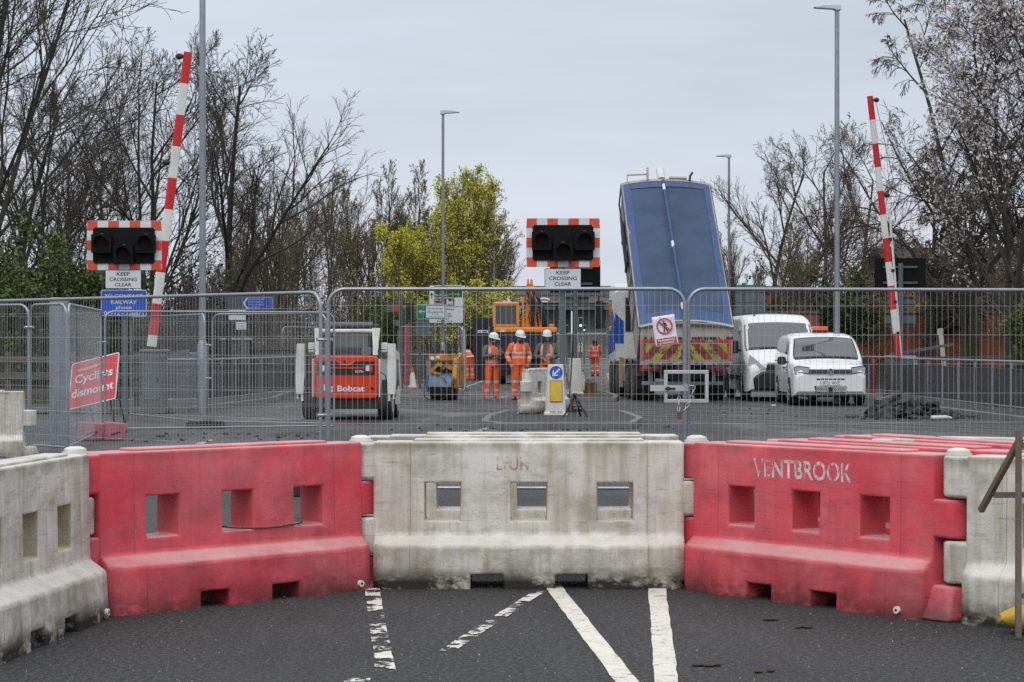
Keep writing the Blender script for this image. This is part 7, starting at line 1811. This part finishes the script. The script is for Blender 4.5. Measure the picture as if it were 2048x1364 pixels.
# wooden post-and-rail fence on the verge
t = thing('wooden_fence', 'weathered post-and-rail fence behind the steel column', 'fence', (X(60, 48), 48, .1))
for k in range(4):
    b = MB(); b.box(1.45*k-2.0, 1.45*k-1.88, -.05, .05, 0, 1.25); b.build('post', WOOD, t)
for z_ in (.35, .72, 1.08):
    b = MB(); b.box(-2.2, 3.0, -.085, -.052, z_-.07, z_+.07); b.build('rail', WOOD, t)
t = thing('timber_screen', 'tall dark timber screen fence behind the telephone side guard rail', 'fence', (X(350, 66), 66, .1))
b = MB(); rg = random.Random(2)
for k in range(64): b.box(-4.6+.15*k, -4.47+.15*k, rg.uniform(-.01, .01), .03+rg.uniform(-.01, .01), 0, 1.55+rg.uniform(-.02, .02))
b.build('boards', mat('dark_timber', (.085, .075, .06), .9, 0, .35, 5, (.04, .04, .03), .5, 1), t)
b = MB(); b.box(-4.7, 5.0, -.06, -.012, 1.25, 1.34); b.box(-4.7, 5.0, -.06, -.012, .35, .44); b.build('rails', mat('dark_timber', (.085, .075, .06), .9, 0, .35, 5, (.04, .04, .03), .5, 1), t)
t = thing('timber_screen', 'dark timber paling behind the roller and striped board', 'fence', (X(850, 86), 86, .0))
b = MB()
for k in range(27): b.box(-3.2+.16*k, -3.05+.16*k, 0, .03, 0, 1.45-.012*k+rg.uniform(-.02, .02))
b.build('boards', mat('dark_timber', (.085, .075, .06), .9, 0, .35, 5, (.04, .04, .03), .5, 1), t)
t = thing('white_post', 'leaning white marker post behind the guard rail by the rubble', 'post', (X(1886, 62), 62, 0)); b = MB(); b.beam((.12, 0, 0), (-.08, 0, Z(657, 62)), .13, .04); b.build('post', mat('white_post_paint', (.55, .54, .5), .7, 0, .1, 4, (.25, .15, .08), .6, 4), t); b = MB(); b.box(-.16, .0, -.025, .03, Z(670, 62), Z(658, 62)); b.build('cap', mat('pale_lid', (.42, .42, .36), .7), t)
V_ = VanShape([(0, .70), (.1, .95), (.5, 1.05), (.9, 1.35), (1.3, 1.47), (2.8, 1.45), (3.6, 1.0), (4.0, .85)], [(0, .68), (.1, .80), (3.8, .80), (4.0, .7)], [(0, .3), (4, .3)], .25, .95)
t = thing('red_cabinet', 'narrow red hose cabinet between the small van and the dark crossing machine', 'cabinet', (X(1743, 62), 62, 0))
b = MB(); b.prism(rrect(-.10, .10, .1, 1.08, .03), -.1, .1, 'y'); b.build('body', SIGNR, t, bevel=.01); b = MB(); b.box(-.06, .06, -.11, -.101, .5, .9); b.build('door', mat('dark_red', (.2, .01, .01), .5), t)
# heap of broken tarmac
TAR = mat('broken_tarmac', (.016, .016, .017), .75, 0, .5, 6, (.06, .058, .055), .5, 3, bump=.8, bs=25)
rg = random.Random(12); b = MB(); hxp, hyp = X(1822, 44), 44.0
def chunk(c, s, flat):
    n = 7; bm = []
    for zz, k in ((-1, .85), (.0, 1.0), (1, .75)):
        bm.append([(s*k*(1+rg.uniform(-.3, .3))*math.cos(2*math.pi*i/n), s*k*(1+rg.uniform(-.3, .3))*math.sin(2*math.pi*i/n), zz*s*flat) for i in range(n)])
    b.T = Matrix.Translation(c) @ Matrix.Rotation(rg.uniform(-.6, .6), 4, 'X') @ Matrix.Rotation(rg.uniform(-.6, .6), 4, 'Y') @ Matrix.Rotation(rg.uniform(0, 6), 4, 'Z'); b.loft(bm, smooth=False)
for k in range(190):
    a, r = rg.uniform(0, 6.28), rg.random()**.6; x_, y_ = 1.0*r*math.cos(a), 1.1*r*math.sin(a); top = .50*(1-r)**.8*(1+.3*math.sin(3*a))
    chunk((hxp+x_, hyp+y_, rg.uniform(0, max(.03, top))), rg.uniform(.05, .24)*(1-.4*r), rg.uniform(.18, .6))
for k in range(70):
    a = rg.uniform(0, 6.28); r = rg.uniform(1.0, 1.7); chunk((hxp+r*.9*math.cos(a), hyp+r*math.sin(a), .015), rg.uniform(.015, .05), .6)
tag(b.build('rubble_heap', TAR), 'heap of broken black tarmac slabs before the guard rail', 'rubble', kind='stuff')
b = MB(); b.tube([(0, 0, .05), (.30, .02, .06), (.42, .0, .05)], [.05, .045, .02], 10); o = tag(b.build('crushed_bottle', glass_mat('clear_plastic', (.5, .52, .53), .2)), 'crushed clear plastic bottle lying before the tarmac heap', 'bottle'); o.location = (X(1862, 42.4), 42.4, 0)
b = MB(); rg = random.Random(3)
for k in range(150):
    px, py = rg.choice([(rg.uniform(700, 1360), rg.uniform(846, 872)), (rg.uniform(1380, 1760), rg.uniform(806, 835)), (rg.uniform(260, 640), rg.uniform(868, 885)), (rg.uniform(960, 1260), rg.uniform(842, 872))])
    d = D(py); chunk((X(px, d), d, .006), rg.uniform(.012, .05), .5)
tag(b.build('tarmac_crumbs', TAR), 'crumbs of black tarmac strewn over the road behind the fence', 'debris', kind='stuff')
b = MB(); b.box(-.05, .05, -.01, .01, 0, .03); o = tag(b.build('paper_scrap', PAPER), 'white paper scrap on the road in front of the white vans', 'litter'); o.location = (X(1547, D(812)), D(812), .005)
# ---- flyover at the end of the road
df = 185.0; zb = gz(df)
fl = thing('road_bridge', 'grey concrete flyover with pillar at the end of the road', 'bridge', (X(1160, df), df, 0)); fx = fl.location.x
BCON = mat('aged_bridge_concrete', (.20, .195, .185), .9, 0, .25, .5, (.09, .09, .085), .6, .4, .45)
def fxx(px): return X(px, df)-fx
b = MB(); b.box(fxx(1020), fxx(1560), 0, 9, Z(606, df), Z(590, df)); b.box(fxx(1020), fxx(1560), .3, 8.7, Z(619, df), Z(606, df)-.01); b.build('deck', BCON, fl)
b = MB(); b.box(fxx(1020), fxx(1560), -.1, .25, Z(590, df)+.01, Z(572, df)); b.build('parapet', mat('mottled_parapet', (.17, .16, .16), .9, 0, .5, .9, (.08, .08, .08), .7, 1.2, .4), fl)
b = MB(); b.box(fxx(1020), fxx(1131), 2, 8, zb-.2, Z(619, df)-.01); b.box(fxx(1150), fxx(1560), 2.2, 8, zb-.2, Z(619, df)-.01); b.build('abutment', BCON, fl)
b = MB(); b.cyl((fxx(1138), 3, zb-.2), (fxx(1138), 3, Z(619, df)-.01), .26, n=16); b.build('pillar', BCON, fl)
b = MB(); b.box(fxx(1040), fxx(1560), -.3, -.25, Z(604, df), Z(602, df)); b.build('service_pipe', GALV_D, fl)
b = MB(); b.tube([(fxx(1076), -1.0, Z(600, df)), (fxx(1088), -1.0, Z(597, df)), (fxx(1099), -1.0, Z(600, df)), (fxx(1094), -1.0, Z(604, df)), (fxx(1078), -1.0, Z(604, df))], .10, 6, closed=True); tag(b.build('white_hoop', WHITEM), 'white looped frame hanging before the flyover parapet', 'frame'); o = bpy.data.objects['white_hoop']; o.location = (fx, df, 0)
# traffic lights, bollards and tiny traffic in front of the flyover
GREENL = bpy.data.materials.new('green_signal_lamp'); GREENL.use_nodes = True; g_ = GREENL.node_tree.nodes['Principled BSDF']; g_.inputs['Base Color'].default_value = (.05, .6, .4, 1); g_.inputs['Emission Color'].default_value = (.35, 1, .75, 1); g_.inputs['Emission Strength'].default_value = 1.6
def tlight(label, px, d, yt, yb, green=True):
    t = thing('traffic_light', label, 'traffic light', (X(px, d), d, gz(d)), 0, 'small traffic lights before the flyover'); z1, z0 = Z(yt, d)-gz(d), Z(yb, d)-gz(d); w = (z1-z0)*.42
    b = MB(); b.prism(rrect(-w*.62, w*.62, z0-.06, z1+.06, .04), .02, .06, 'y'); b.build('backing_board', mat('pale_backing', (.22, .24, .24), .6), t)
    b = MB(); b.prism(rrect(-w*.5, w*.5, z0, z1, .03), -.2, .019, 'y'); b.build('signal_box', BLACK, t)
    for k in range(3):
        zc = z0+(z1-z0)*(k+.5)/3; b = MB(); b.disc((0, -.215, zc), w*.36, th=.012, n=14); b.build('lens', GREENL if (k == 0 and green) else DARK, t)
    b = MB(); b.cyl((0, .1, 0), (0, .1, z1), .055, n=8); b.build('post', POSTG, t)
tlight('tallest of the small green traffic lights before the flyover', 1161, 140, 636, 654); tlight('lower green traffic light just past the tallest one', 1168.5, 146, 651, 662); tlight('dark unlit traffic light beside the flyover pillar', 1133.5, 150, 651, 664, False)
def glow_bollard(label, px, d, yt, yb):
    t = thing('traffic_bollard', label, 'bollard', (X(px, d), d, gz(d))); z1, z0 = Z(yt, d)-gz(d), Z(yb, d)-gz(d); w = (z1-z0)*.43; zm = z0+(z1-z0)*.58
    b = MB(); b.prism(rrect(-w/2, w/2, max(0, z0), z1, w*.42, 6), -.12, .12, 'y'); b.build('shell', WHITEM, t, bevel=.02)
    b = MB(); b.prism(rrect(-w*.49, w*.49, max(0.01, z0), zm, w*.30, 5), -.135, -.121, 'y'); b.build('yellow_panel', SIGNY, t)
    b = MB(); b.disc((0, -.14, zm+(z1-zm)*.48), w*.36, th=.015); b.build('blue_disc', SIGNB, t)
    b = MB(); b.cyl((0, 0, -.05), (0, 0, max(.02, z0)), w*.3, n=8); b.build('base', DARK, t)
glow_bollard('distant yellow and white bollard beside the thick signal post', 1136.5, 190, 683.5, 700)
glow_bollard('distant yellow and white bollard beside the thin sign post', 1161, 185, 685.5, 704.5)
t = thing('pedestrian_fence', 'long grey railing across the road before the flyover', 'railing', (X(1095, 152), 152, gz(152)))
b = MB(); Lr = X(1215, 152)-X(1095, 152); zt = Z(667, 152)-gz(152); b.tube([(0, 0, zt), (Lr, 0, zt)], .04, 6); b.tube([(0, 0, .3), (Lr, 0, .3)], .03, 6)
for k in range(3): b.cyl((Lr*k/2.0, 0, 0), (Lr*k/2.0, 0, zt), .035, n=6)
b.build('frame', GALV, t)
tw = smallvan('tiny white van in the distance past the hooded worker', X(1210, 230), 230, R(3), False); tw.location.z = gz(230)
t = thing('parked_car', 'tiny dark car in the distance before the flyover', 'car', (X(1184, 235), 235, gz(235)))
V_.body([0, .05, .1, .2, .5, .7, .9, 1.1, 1.3, 1.8, 2.8, 3.2, 3.6, 3.9, 4.0]).build('body', NAVY, t); V_.patch(.52, 1.2, -.45, .45).build('rear_window', GLASS, t)
for sg in (-1, 1): wheel(t, sg*.72, .75, .31, .2); wheel(t, sg*.72, 3.2, .31, .2)
